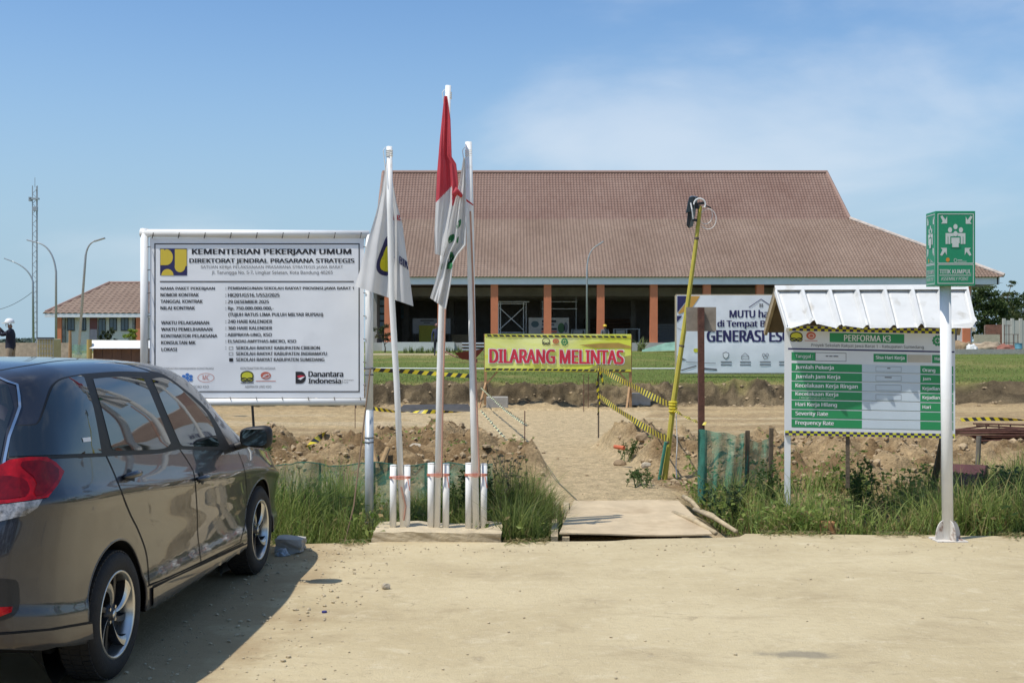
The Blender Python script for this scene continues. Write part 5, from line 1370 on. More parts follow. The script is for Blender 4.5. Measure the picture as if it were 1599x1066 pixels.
for (ya, yc) in ((522, 525.3), (574.5, 577.8)):
    qpoly([(758, ya), (985.5, ya), (985.5, yc), (758, yc)], LEMON, 1, 6)
    x = 760
    while x < 980:
        s_ = -2.5 if ya > 550 else 2.5
        q.poly([(x, ya + .3), (x + 6.8, ya + .3), (x + 6.8 + s_, yc - .2), (x + s_, yc - .2)], BLACKP, 2); x += 9.6
    q.done('striped_border', yb_)
q.text('DILARANG MELINTAS', 763.0, 542.8, 976, 568.0, WHITEP, 2, .075); q.done('lettering_outline', yb_)
q.text('DILARANG MELINTAS', 764.5, 544.2, 974.5, 566.7, REDP, 3.8, .042); q.done('lettering', yb_)
crest(q, 847, 527, 12.5, 12.5, BLACKP, None, 1); q.done('logo', yb_)
q.disc(868.5, 531.5, 5, 4, ORGP, 1).ring(869, 532, 3, 2.2, .6, YELP, 2).rect(862, 537.5, 875, 538.3, ORGP, 1); q.done('logo', yb_)
for k in range(10):
    a = k * math.pi / 5; q.disc(882 + 4.6 * math.cos(a), 532.5 + 4.6 * math.sin(a), 1.2, 1.2, GRNP)
q.ring(882, 532.5, 4.8, 4.8, 1.4, GRNP, 2).rect(881.4, 530, 882.6, 535, GRNP, 2).rect(879.5, 531.9, 884.5, 533.1, GRNP, 3); q.done('logo', yb_)
for px in (758.5, 985):
    x = P(px, 0, DY).x; g_ = tz(x, DY)
    MB().box((x - .035, DY, g_ - .1), (x + .035, DY + .05, P(0, 521 + (2 if px > 900 else 0), DY).z)).build('post', WOOD, yb_)
    s_ = 1 if px < 800 else -1
    MB().bar((x + .04 * s_, DY + .03, P(0, 598, DY).z), (x + .33 * s_, DY + .03, P(0, 578, DY).z), .05, .04).build('brace', WOOD, yb_)
    MB().bar((x + .02 * s_, DY + .05, g_ + .6), (x - .15, DY - .5, tz(x - .15, DY - .5) - .03), .045).build('leg', WOOD, yb_)
    MB().bar((x, DY + .06, g_ + .6), (x + .1, DY + .6, g_ - .05), .045).build('leg', DARKWOOD, yb_)
for py in (523, 578): MB().bar(P(758.5, py, DY + .05), P(985, py + 2.3, DY + .05), .04).build('rail', WOOD, yb_)

# ------------------------------------------------------------------ white slogan banner on the lawn
DM = 34.0
mb_ = root('slogan_banner', (P(1190, 0, DM).x, DM, tz(P(1190, 0, DM).x, DM)), 'white slogan banner with navy lettering on the lawn behind the rusty post', 'banner')
sheet('cloth', ((1057, 461), (1318, 582)), DM - .03, mat('white_banner_vinyl', (.80, .82, .85), .42, var=.05, scale=1.2, stain=((.66, .69, .74), 1.3, .56)), mb_, amp=.06, seed=15)
def mf(px, py, layer=1):
    e = float(fbm(np.array([px / 100.]), np.array([py / 100.]), .5, 3, 15)[0]); return P(px, py, DM - .03 + .06 * e - .006 - .003 * layer)
q = Print(mf)
def mpoly(poly, m_, layer, step=9): v2, f2 = fill2d(poly, step); q._add(v2, f2, m_, layer)
AMB = mat('amber_print', (.62, .33, .07), .5, var=0)
mpoly([(1058, 462), (1078, 462), (1072, 470), (1058, 488)], NAVYP, 1); q.done('corner_print', mb_); mpoly([(1080, 462), (1094, 462), (1080, 482), (1062, 490), (1059, 489), (1072, 472)], AMB, 1); q.done('corner_print', mb_); mpoly([(1057.5, 493), (1066, 493), (1057.5, 503)], NAVYP, 1)
q.done('corner_print', mb_); mpoly([(1058, 555), (1073, 562), (1058, 562)], GREYP, 1); q.done('corner_print', mb_)
q.text('MUTU hari ini', 1139.5, 483.5, 1230, 496, NAVYP, 1, .035); q.done('lettering', mb_)
q.text('di Tempat Belajar', 1120.5, 499.5, 1231, 513.5, NAVYP, 1, .035); q.done('lettering', mb_)
q.text('GENERASI ESOK', 1104, 515, 1250, 534, NAVYP, 1, .042); q.done('lettering', mb_)
q.line(1170, 480, 1189, 467, 1.2, NAVYP).line(1189, 467, 1208, 480, 1.2, NAVYP)
for a, b_ in ((1186.3, 474), (1189.6, 474), (1186.3, 477), (1189.6, 477)): q.rect(a, b_, a + 2.4, b_ + 2.2, GREYP)
q.done('house_print', mb_)
LG = mat('mid_grey_print', (.22, .23, .25), .5, var=0)
q.poly([(1129, 551), (1134, 549), (1139, 551), (1138.5, 557), (1134, 561), (1129.5, 557)], LG, 1).poly([(1130, 552), (1134, 550.4), (1138, 552), (1137.4, 556.5), (1134, 559.5), (1130.6, 556.5)], VINYL, 2)
q.frame(1158, 556, 1170, 561, .8, LG).line(1158, 556, 1164, 551, .8, LG).line(1164, 551, 1170, 556, .8, LG).ring(1193, 554, 2.6, 2.6, .8, LG).ring(1198.5, 554, 2.6, 2.6, .8, LG).ring(1195.7, 558, 3.4, 2.8, .8, LG)
for x in (1126, 1156, 1187, 1217):
    for yy in (564, 568.3): q.rect(x, yy, x + 17, yy + 2, LG)
q.done('icon_print', mb_)
q.line(1064, 578, 1088, 571, 1.6, GREYP).line(1098, 575, 1120, 577, 2.4, GREYP).line(1072, 565, 1118, 567, .8, LG).line(1058, 512, 1072, 518, .7, LG)
mpoly(round_poly([(1083, 544), (1093, 544), (1092, 550), (1084, 550)], 1), LEMON, 1); q.done('icon_print', mb_)
for a, b_ in (((1056, 461), (1056, 592)), ((1319, 461), (1319, 592)), ((1056, 461), (1319, 461)), ((1056, 582.5), (1319, 582.5))):
    A_, B_ = P(*a, DM + .03), P(*b_, DM + .03)
    MB().bar(A_, B_, .055).build('frame_batten', mat('cream_batten', (.55, .45, .30), .8, var=.15), mb_)

# ================================================================== PARKED CAR
def car_paint():
    m = bpy.data.materials.new('grey_metallic_paint'); m.use_nodes = True
    N, L = m.node_tree.nodes, m.node_tree.links; b = N['Principled BSDF']
    b.inputs['Base Color'].default_value = (.030, .031, .041, 1); b.inputs['Metallic'].default_value = .4; b.inputs['Roughness'].default_value = .34
    b.inputs['Coat Weight'].default_value = 1; b.inputs['Coat Roughness'].default_value = .02; b.inputs['Coat IOR'].default_value = 1.5
    t = N.new('ShaderNodeTexCoord'); n = N.new('ShaderNodeTexNoise'); n.inputs['Scale'].default_value = 900; n.inputs['Detail'].default_value = 2
    L.new(t.outputs['Object'], n.inputs['Vector'])
    bp = N.new('ShaderNodeBump'); bp.inputs['Strength'].default_value = .06; bp.inputs['Distance'].default_value = .001
    L.new(n.outputs['Fac'], bp.inputs['Height']); L.new(bp.outputs[0], b.inputs['Normal'])
    # road dust film
    n2 = N.new('ShaderNodeTexNoise'); n2.inputs['Scale'].default_value = 5; n2.inputs['Detail'].default_value = 7
    L.new(t.outputs['Object'], n2.inputs['Vector'])
    sp = N.new('ShaderNodeSeparateXYZ'); L.new(t.outputs['Object'], sp.inputs[0])
    r = N.new('ShaderNodeMapRange'); r.inputs['From Min'].default_value = .75; r.inputs['From Max'].default_value = .22; r.inputs['To Min'].default_value = 0; r.inputs['To Max'].default_value = .1
    L.new(sp.outputs['Z'], r.inputs['Value'])
    mu = N.new('ShaderNodeMath'); mu.operation = 'MULTIPLY'; L.new(n2.outputs['Fac'], mu.inputs[0]); L.new(r.outputs[0], mu.inputs[1])
    df = N.new('ShaderNodeBsdfDiffuse'); df.inputs['Color'].default_value = (.33, .26, .17, 1)
    ms = N.new('ShaderNodeMixShader'); L.new(mu.outputs[0], ms.inputs[0]); L.new(b.outputs[0], ms.inputs[1]); L.new(df.outputs[0], ms.inputs[2])
    L.new(ms.outputs[0], N['Material Output'].inputs['Surface'])
    return m
PAINT = car_paint()
TINT = mat('tinted_glass', (.012, .016, .018), .02, var=0, coat=.6, spec=.8)
TRIM = mat('black_trim', (.010, .010, .011), .55, var=.1)
GAP = mat('panel_gap_black', (.004, .004, .004), .8, var=0)
RUBBER = mat('tyre_rubber', (.022, .021, .020), .85, var=.25, scale=20, bump=.2, bscale=90)
ALLOY = mat('machined_alloy', (.62, .61, .58), .28, metal=.9, var=.04)
ALLOYD = mat('dark_alloy', (.045, .045, .048), .4, metal=.6, var=.1)
CHROME = mat('chrome', (.7, .7, .7), .12, metal=1, var=0)
RLENS = mat('red_lens', (.30, .004, .008), .12, var=.45, scale=22, coat=.15, spec=.3)
RLENSD = mat('dark_red_lens', (.13, .002, .004), .12, var=.35, scale=30, coat=.15, spec=.3)
CLENS = mat('clear_lens', (.24, .24, .25), .06, var=.9, scale=30, coat=1)

yaw = math.radians(3.3)
cfw = Vector((math.sin(yaw), math.cos(yaw), 0)); crt = Vector((math.cos(yaw), -math.sin(yaw), 0))
CO = Vector((-1.995, 5.80, 0)) - cfw * .86 - crt * .83
car = root('parked_car', CO, 'dark grey metallic people carrier parked facing the project board', 'car')
car.rotation_euler = (0, 0, math.pi / 2 - yaw)        # local +x forward, +y left
CM = Matrix.Translation(CO) @ Matrix.Rotation(math.pi / 2 - yaw, 4, 'Z'); CMI = CM.inverted()
CAMV = CMI @ Vector((0, 0, EYE))
def cray(px, py): return (CMI.to_3x3() @ Vector(((px - 800) / F, 1, (533 - py) / F))).normalized()

def c_roof(s): return pchip([0, .1, .25, .6, 1.2, 1.8, 2.1, 2.35, 2.6, 3.0, 3.3, 3.5, 3.7, 4.0, 4.25, 4.39], [1.50, 1.55, 1.585, 1.612, 1.618, 1.602, 1.58, 1.535, 1.45, 1.245, 1.09, 1.015, .965, .885, .785, .66], s)
def c_belt(s): return pchip([0, .66, 1.43, 2.0, 2.68, 3.2, 3.6, 4.0, 4.25, 4.39], [1.165, 1.147, 1.09, 1.045, .985, .945, .89, .80, .70, .58], s)
def c_bot(s): return pchip([0, .25, .5, .9, 3.4, 3.9, 4.39], [.37, .31, .265, .245, .245, .24, .28], s)
def c_wid(s): return pchip([0, .03, .08, .15, .25, .4, .6, 3.5, 3.8, 4.0, 4.15, 4.28, 4.36, 4.39], [.84, .875, .915, .95, .977, .993, 1, 1, .99, .965, .925, .86, .78, .72], s)
QK = [0, .04, .10, .17, .24, .38, .56, .69, .770, .785, .80, .85, .92, 1.0]
QY = [.828, .834, .836, .834, .818, .813, .823, .837, .8515, .852, .848, .828, .808, .790]
UPK = [(.792, 0), (.772, .18), (.745, .40), (.712, .60), (.676, .76), (.640, .865), (.575, .94), (.45, .975), (.25, .994), (0, 1)]
HDK = [(.792, 0), (.775, .25), (.735, .48), (.68, .62), (.60, .74), (.50, .83), (.38, .90), (.25, .955), (.12, .99), (0, 1)]
def xoff(z): return pchip([.2, .35, .45, .75, .95, 1.1, 1.3, 1.45, 1.53, 1.62], [.07, .02, 0, .01, .05, .10, .18, .24, .22, .24], z)
NQ, NU = 64, 40
def ring(s):
    zb, bl_, zc, wf = (float(f(s)) for f in (c_bot, c_belt, c_roof, c_wid)); bl_ = min(bl_, zc - .012)
    pts = [(0, zb + .01), (.3 * wf, zb + .005), (.6 * wf, zb), (.72 * wf, zb)]
    qs = np.linspace(0, 1, NQ); ys = pchip(QK, QY, qs) * wf; zs = zb + qs * (bl_ - zb)
    pts += list(zip(ys, zs))
    h = float(sm(np.array(s), 3.15, 3.6)); tk = np.linspace(0, 1, len(UPK)); tt = np.linspace(0, 1, NU)[1:]
    uy = pchip(tk, [a[0] * (1 - h) + b[0] * h for a, b in zip(UPK, HDK)], tt); uz = pchip(tk, [a[1] * (1 - h) + b[1] * h for a, b in zip(UPK, HDK)], tt)
    wu = wf * (1 - .06 * max(0, 1 - s / .7)**1.5)
    pts += [(y * (wf + (wu - wf) * min(1, z * 2)), bl_ + z * (zc - bl_)) for y, z in zip(uy, uz)]
    return pts
SS = np.unique(np.concatenate([np.linspace(0, .3, 26), np.linspace(.3, 3.5, 150), np.linspace(3.5, 4.39, 46)]))
half = [ring(s) for s in SS]; nh = len(half[0]); nr = 2 * nh - 2
BV = []
for s, r in zip(SS, half):
    full = [(-y, z) for y, z in r] + [(y, z) for y, z in r[-2:0:-1]]
    f_ = max(0, 1 - s / .8)
    for y, z in full:
        BV.append((s + float(0), y, z))
BV = np.array(BV); BV[:, 0] += xoff(BV[:, 2]) * np.clip(1 - BV[:, 0] / .8, 0, 1)
BF = [(i * nr + j, i * nr + (j + 1) % nr, (i + 1) * nr + (j + 1) % nr, (i + 1) * nr + j) for i in range(len(SS) - 1) for j in range(nr)]
def cap(base, sgn):
    global BV
    prev = np.arange(base, base + nr); ctr = BV[prev].mean(0)
    for k, t in enumerate((.9, .7, .45, .2)):
        n0 = len(BV); q = ctr + (BV[np.arange(base, base + nr)] - ctr) * t
        if sgn < 0: q[:, 0] = xoff(q[:, 2]) - .035 * math.sqrt(1 - t * t)
        else: q[:, 0] = 4.39 + .03 * math.sqrt(1 - t * t)
        BV = np.concatenate([BV, q]); new = np.arange(n0, n0 + nr)
        for j in range(nr):
            a, b, c, d = prev[j], prev[(j + 1) % nr], new[(j + 1) % nr], new[j]
            BF.append((a, d, c, b) if sgn < 0 else (a, b, c, d))
        prev = new
    BF.append(tuple(prev) if sgn < 0 else tuple(prev[::-1]))
cap(0, -1); cap((len(SS) - 1) * nr, 1)
body_bv = BVHTree.FromPolygons([tuple(v) for v in BV], BF)
# vertex normals for smooth patches
tri = np.array([(f[0], f[1], f[2]) for f in BF]); fn = np.cross(BV[tri[:, 1]] - BV[tri[:, 0]], BV[tri[:, 2]] - BV[tri[:, 0]])
VN = np.zeros_like(BV)
for f, n in zip(BF, fn):
    for v in f: VN[v] += n
VN /= np.maximum(np.linalg.norm(VN, axis=1)[:, None], 1e-12)
outs = 1 if (VN[:, 1] * BV[:, 1]).sum() > 0 else -1
VN *= outs
def hit(o, d):
    h = body_bv.ray_cast(o, d)
    if h[0] is None: return None
    f = BF[h[2]]; w = np.array([1 / (1e-5 + (Vector(BV[v]) - h[0]).length**2) for v in f]); n = (VN[list(f)] * w[:, None]).sum(0)
    return h[0], Vector(n).normalized()
# wheel arches cut into the shell
AX = [(.86, .32), (3.47, .32)]; AR = .372
bm_v = BV.copy(); keep = []
inside = np.zeros(len(BV), bool)
for ax, az in AX:
    rr_ = np.hypot(BV[:, 0] - ax, BV[:, 2] - az); inside |= (rr_ < AR) & (np.abs(BV[:, 1]) > .45)
for f in BF:
    if not all(inside[v] for v in f): keep.append(f)
used = set(v for f in keep for v in f)
for v in used:
    if inside[v]:
        for ax, az in AX:
            dx, dz = BV[v, 0] - ax, BV[v, 2] - az; r_ = math.hypot(dx, dz)
            if r_ < AR and r_ > 1e-3:
                bm_v[v, 0] = ax + dx / r_ * AR; bm_v[v, 2] = az + dz / r_ * AR
def cobj(name, V, Fc, m, parent=car, smooth=True, normals=None, mi=None):
    o = obj(name, np.array([tuple(v) for v in V]), Fc, m, parent, smooth, mi, local=True)
    if normals is not None:
        o.data.normals_split_custom_set_from_vertices([tuple(n) for n in normals])
    return o
body = cobj('body', bm_v, [tuple(reversed(f)) if outs < 0 else f for f in keep], PAINT)
def side_patch(poly, name, m, off, parent=car, step=6, rnd=0, flat=False, proj='cam', mirror=True, rim=None):
    """surface patch conforming to the body; polygon in photo pixels (cam), (x,y) from above, or (y,z) from behind"""
    if rnd: poly = round_poly(poly, rnd)
    v2, f2 = fill2d(poly, step); V = []; Nn = []
    for a, b in v2:
        if proj == 'cam': h = hit(CAMV, cray(a, b))
        elif proj == 'side': h = hit(Vector((a, -3, b)), Vector((0, 1, 0)))
        elif proj == 'top': h = hit(Vector((a, b, 3)), Vector((0, 0, -1)))
        else: h = hit(Vector((-2, a, b)), Vector((1, 0, 0)))
        if h is None:
            h0 = V[-1] if V else Vector((0, 0, 1)); V.append(h0); Nn.append(Vector((0, -1, 0))); continue
        V.append(h[0] + h[1] * off); Nn.append(h[1])
    # orient faces outwards
    fs = []
    for f in f2:
        n = (V[f[1]] - V[f[0]]).cross(V[f[2]] - V[f[0]])
        if n.length < 1e-10: continue
        fs.append(f if n.dot(Nn[f[0]]) > 0 else tuple(reversed(f)))
    o = cobj(name, V, fs, m, parent, True, Nn)
    if mirror and proj in ('cam', 'side'):
        parent2 = parent if isinstance(parent, bpy.types.Object) and parent is car else parent
        Vm = [Vector((v.x, -v.y, v.z)) for v in V]; cobj(name, Vm, [tuple(reversed(f)) for f in fs], m, MIRR.get(parent.name, parent), True, [Vector((n.x, -n.y, n.z)) for n in Nn])
        MIRR[o.name] = bpy.data.objects[-1] if False else COL.objects[-1]
    return o
MIRR = {}
def strip(px_pts, w, name, m, off, parent=car, mirror=True):
    """narrow strip along a pixel polyline on the body, w metres wide"""
    pts = densify_open(px_pts, 5); L_ = []; 
    for a, b in pts:
        h = hit(CAMV, cray(a, b))
        if h: L_.append(h)
    V = []; Nn = []
    for i, (p, n) in enumerate(L_):
        t = (L_[min(i + 1, len(L_) - 1)][0] - L_[max(0, i - 1)][0]).normalized(); u = t.cross(n).normalized() * w / 2
        V += [p + u + n * off, p - u + n * off]; Nn += [n, n]
    fs = [(2 * i, 2 * i + 1, 2 * i + 3, 2 * i + 2) for i in range(len(L_) - 1)]
    fs = [f if (V[f[1]] - V[f[0]]).cross(V[f[2]] - V[f[0]]).dot(Nn[f[0]]) > 0 else tuple(reversed(f)) for f in fs]
    o = cobj(name, V, fs, m, parent, True, Nn)
    if mirror:
        cobj(name, [Vector((v.x, -v.y, v.z)) for v in V], [tuple(reversed(f)) for f in fs], m, MIRR.get(parent.name, parent), True, [Vector((n.x, -n.y, n.z)) for n in Nn])
    return o
def densify_open(p, step):
    out = []
    for a, b in zip(p, p[1:]):
        k = max(1, int(math.hypot(b[0] - a[0], b[1] - a[1]) / step)); out += [(a[0] + (b[0] - a[0]) * j / k, a[1] + (b[1] - a[1]) * j / k) for j in range(k)]
    return out + [p[-1]]
def spline(p, n=8):
    out = []
    for i in range(len(p) - 1):
        p0, p1, p2, p3 = (np.array(p[max(0, min(len(p) - 1, k))], float) for k in (i - 1, i, i + 1, i + 2))
        for j in range(n):
            t = j / n; out.append(tuple(.5 * ((2 * p1) + (p2 - p0) * t + (2 * p0 - 5 * p1 + 4 * p2 - p3) * t * t + (3 * p1 - p0 - 3 * p2 + p3) * t**3)))
    return out + [tuple(p[-1])]
# doors: paint skins a hair proud of the shell, dark gaps around them
rear_edge = spline([(166, 711), (180, 742), (202, 798), (217, 829), (229, 865), (233, 912)]); split_edge = spline([(280, 700), (297, 726), (304, 745), (308, 799), (309, 834), (314, 876)])
front_edge = spline([(372, 705), (382, 733), (386, 777), (383, 815), (376, 845)])
rd_poly = [(p[0] + 1, p[1]) for p in rear_edge] + [(240, 910)] + [(312, 876)] + [(p[0] - 1, p[1]) for p in split_edge[::-1]][1:]
fd_poly = [(p[0] + 1, p[1]) for p in split_edge] + [(374, 846)] + [(p[0] - 1, p[1]) for p in front_edge[::-1]][1:]
rdoor = side_patch(rd_poly, 'rear_door', PAINT, .0012, step=7)
fdoor = side_patch(fd_poly, 'front_door', PAINT, .0012, step=6)
for e_ in (rear_edge, split_edge, front_edge): strip(e_, .0085, 'panel_gap', GAP, .002)
strip([(233, 912), (262, 902), (314, 877), (376, 846)], .006, 'panel_gap', GAP, .002)
# black window surround, then the panes
surround = spline([(12, 716), (13, 690), (15, 666)], 3) + spline([(18, 664), (50, 662), (59, 658), (66, 642), (76, 612), (83, 599), (97, 590), (127, 584)], 5) + spline([(140, 583), (185, 580), (227, 581), (252, 583), (284, 604), (325, 640), (352, 684), (362, 702)], 6)
side_patch(surround + [(330, 703), (281, 701), (250, 707), (161, 711)], 'window_surround', TRIM, .0022, step=7)
side_patch(spline([(14.5, 713), (15, 690), (16, 667)], 3) + spline([(20, 665), (51, 664.5), (61, 659), (68, 643), (78, 614), (85, 601), (98, 592.5), (126, 586.5)], 5) + spline([(131, 590), (146, 640), (158, 707)], 4), 'quarter_window', TINT, .0045, step=7)
side_patch(spline([(145, 592), (183, 588.5), (221, 589.5)], 5) + spline([(224, 592), (236, 618), (252, 657), (266, 692)], 5) + spline([(262, 697), (244, 701.5), (179, 703)], 4) + spline([(174, 700), (160, 645), (145, 592)], 5)[:-1], 'window_pane', TINT, .0045, rdoor, step=7)
side_patch(spline([(237, 592), (252, 590), (270, 598), (300, 623), (325, 650), (342, 694)], 6) + spline([(340, 697), (300, 696.5), (285, 696)], 4) + spline([(281, 693), (262, 650), (246, 612), (237, 592)], 5)[:-1], 'window_pane', TINT, .0045, fdoor, step=6)
strip([(15, 716.5), (161, 710.5), (250, 706), (281, 699.5), (330, 700.5), (362, 702)], .012, 'belt_moulding', TRIM, .004)
strip(spline([(0, 578), (40, 571), (100, 562.5), (150, 562), (200, 569), (243, 582)], 5), .012, 'roof_seam', TRIM, .001)
# side skirts and rear skirt
side_patch([(237, 947), (237, 918), (265, 904), (316, 880), (384, 848), (388, 864), (334, 893), (284, 920)], 'side_skirt', PAINT, .012, step=6)
strip(spline([(234, 915), (262, 903), (316, 879), (384, 847)], 5), .010, 'skirt_gap', GAP, .016)
side_patch([(-60, 995), (0, 990), (80, 983), (141, 973), (143, 996), (60, 1012), (-60, 1030)], 'rear_skirt', PAINT, .012, step=8, mirror=False)
strip([(-60, 994), (0, 989), (80, 982), (141, 971)], .007, 'bumper_gap', GAP, .010, mirror=False)
# tail light wrapping the corner
tl = side_patch([(-70, 730), (0, 727), (16, 718), (45, 714), (72, 714), (86, 722), (99, 736), (90, 756), (74, 777), (40, 782), (0, 787), (-70, 790)], 'tail_light', RLENS, .008, step=6)
side_patch([(24, 722), (70, 718), (95, 737), (72, 771), (50, 776), (58, 750)], 'side_lens', RLENSD, .011, tl, step=6, rnd=1)
side_patch([(-60, 746), (10, 742), (40, 748), (46, 766), (36, 778), (-60, 782)], 'lamp_bowl', RLENSD, .010, tl, step=6, rnd=1)
side_patch([(-70, 791), (0, 788), (40, 783), (66, 779), (58, 792), (40, 804), (0, 814), (-70, 818)], 'reverse_light', CLENS, .007, step=6)
# bumper reflector recess
br_ = side_patch([(-60, 903), (22, 903), (30, 910), (31, 948), (22, 962), (0, 970), (-60, 972)], 'bumper_insert', BLACK, .004, step=6, rnd=1)
side_patch([(-60, 950), (20, 946), (18, 955), (0, 962), (-60, 964)], 'reflector', RLENS, .007, br_, step=5)
# rear and front screens
side_patch([(-.60, 1.13), (-.585, 1.4), (-.545, 1.50), (-.4, 1.515), (.4, 1.515), (.545, 1.50), (.585, 1.4), (.60, 1.13)], 'rear_screen', TINT, .005, step=.06, proj='back', mirror=False)
def rear_strip(pts, w, name, m, off):
    V = []; N_ = []
    L_ = [hit(Vector((-2, a, b)), Vector((1, 0, 0))) for a, b in densify_open(pts, .04)]; L_ = [x for x in L_ if x]
    for i, (p, n) in enumerate(L_):
        t = (L_[min(i + 1, len(L_) - 1)][0] - L_[max(0, i - 1)][0]).normalized(); u = t.cross(n).normalized() * w / 2; V += [p + u + n * off, p - u + n * off]; N_ += [n, n]
    fs = [(2 * i, 2 * i + 1, 2 * i + 3, 2 * i + 2) for i in range(len(L_) - 1)]
    cobj(name, V, [f if (V[f[1]] - V[f[0]]).cross(V[f[2]] - V[f[0]]).dot(N_[0]) > 0 else tuple(reversed(f)) for f in fs], m, car, True, N_)
for s_ in (-1, 1): rear_strip([(s_ * .62, 1.10), (s_ * .605, 1.4), (s_ * .575, 1.50), (s_ * .5, 1.53), (s_ * .3, 1.535)], .012, 'screen_trim', CHROME, .006)
side_patch([(2.45, -.50), (2.9, -.58), (3.42, -.64), (3.5, -.4), (3.53, 0), (3.5, .4), (3.42, .64), (2.9, .58), (2.45, .50), (2.42, .25), (2.41, 0), (2.42, -.25)], 'windscreen', TINT, .005, step=.08, proj='top', mirror=False)
# door handles
def handle(cx, cy, w, door):
    h = hit(CAMV, cray(cx, cy)); t = Vector((1, 0, -.03)).normalized(); n = h[1]; u = n.cross(t).normalized(); m = MB(); c = h[0]
    out = []
    dish = [c + t * (.042 * math.cos(a)) + u * (.040 * math.sin(a)) + n * .003 for a in np.linspace(0, 2 * math.pi, 24, endpoint=False)]
    cobj('handle_cup', dish, [tuple(range(24))] if (dish[1] - dish[0]).cross(dish[2] - dish[1]).dot(n) > 0 else [tuple(range(23, -1, -1))], TRIM, door, False)
    m.tube([c + t * -.105 + n * .006, c + t * -.09 + n * .028 + u * 0, c + n * .040, c + t * .06 + n * .030, c + t * .085 + n * .006], [.012, .016, .018, .016, .010], 10)
    o = cobj('handle', m.v, m.f, PAINT, door, True)
    mm = MIRR.get(door.name)
    if mm: cobj('handle', [(v[0], -v[1], v[2]) for v in m.v], [tuple(reversed(f)) for f in m.f], PAINT, mm, True)
handle(204, 743, 0, rdoor); handle(315, 746, 0, fdoor)
# fuel flap is on the other side; small sticker in the quarter glass
side_patch([(127, 684), (140, 682.5), (141, 689), (129, 690.5)], 'window_sticker', WHITEP, .007, step=6, mirror=False)
# mirrors
def mirror_part(sgn):
    c = Vector((2.93, sgn * .945, 1.045)); m = MB(); n1_, n2_ = 20, 14; V = []; Fc = []
    for i in range(n2_ + 1):
        ph_ = math.pi * i / n2_; sx = -math.cos(ph_)
        for j in range(n1_):
            a = 2 * math.pi * j / n1_; e = .55
            cy = math.copysign(abs(math.cos(a))**e, math.cos(a)); cz = math.copysign(abs(math.sin(a))**e, math.sin(a)); r_ = math.sin(ph_)**.45
            V.append(c + Vector((sx * (.05 if sx < 0 else .09), cy * r_ * .112, cz * r_ * (.074 - .012 * cy * sgn * -1))))
    Fc = [(i * n1_ + j, i * n1_ + (j + 1) % n1_, (i + 1) * n1_ + (j + 1) % n1_, (i + 1) * n1_ + j) for i in range(n2_) for j in range(n1_)]
    if sgn: pass
    o = cobj('wing_mirror', V, Fc, TRIM)
    bmm = bmesh.new(); bmm.from_mesh(o.data); bmesh.ops.recalc_face_normals(bmm, faces=bmm.faces); bmm.to_mesh(o.data); bmm.free()
    gp = [c + Vector((-.0515, math.copysign(abs(math.cos(a))**.5, math.cos(a)) * .090, math.copysign(abs(math.sin(a))**.5, math.sin(a)) * .056)) for a in np.linspace(0, 2 * math.pi, 28, endpoint=False)]
    if (gp[1] - gp[0]).cross(gp[2] - gp[1]).x > 0: gp = gp[::-1]
    cobj('mirror_glass', gp, [tuple(range(28))], mat('mirror_silver', (.35, .40, .42), .03, metal=1, var=0), o, False)
    a = MB().tube([c + Vector((.02, -sgn * .08, -.05)), c + Vector((.05, -sgn * .16, -.075)), c + Vector((.05, -sgn * .21, -.08))], [.03, .026, .03], 10); cobj('mirror_arm', a.v, a.f, TRIM, o, True)
mirror_part(-1); mirror_part(1)
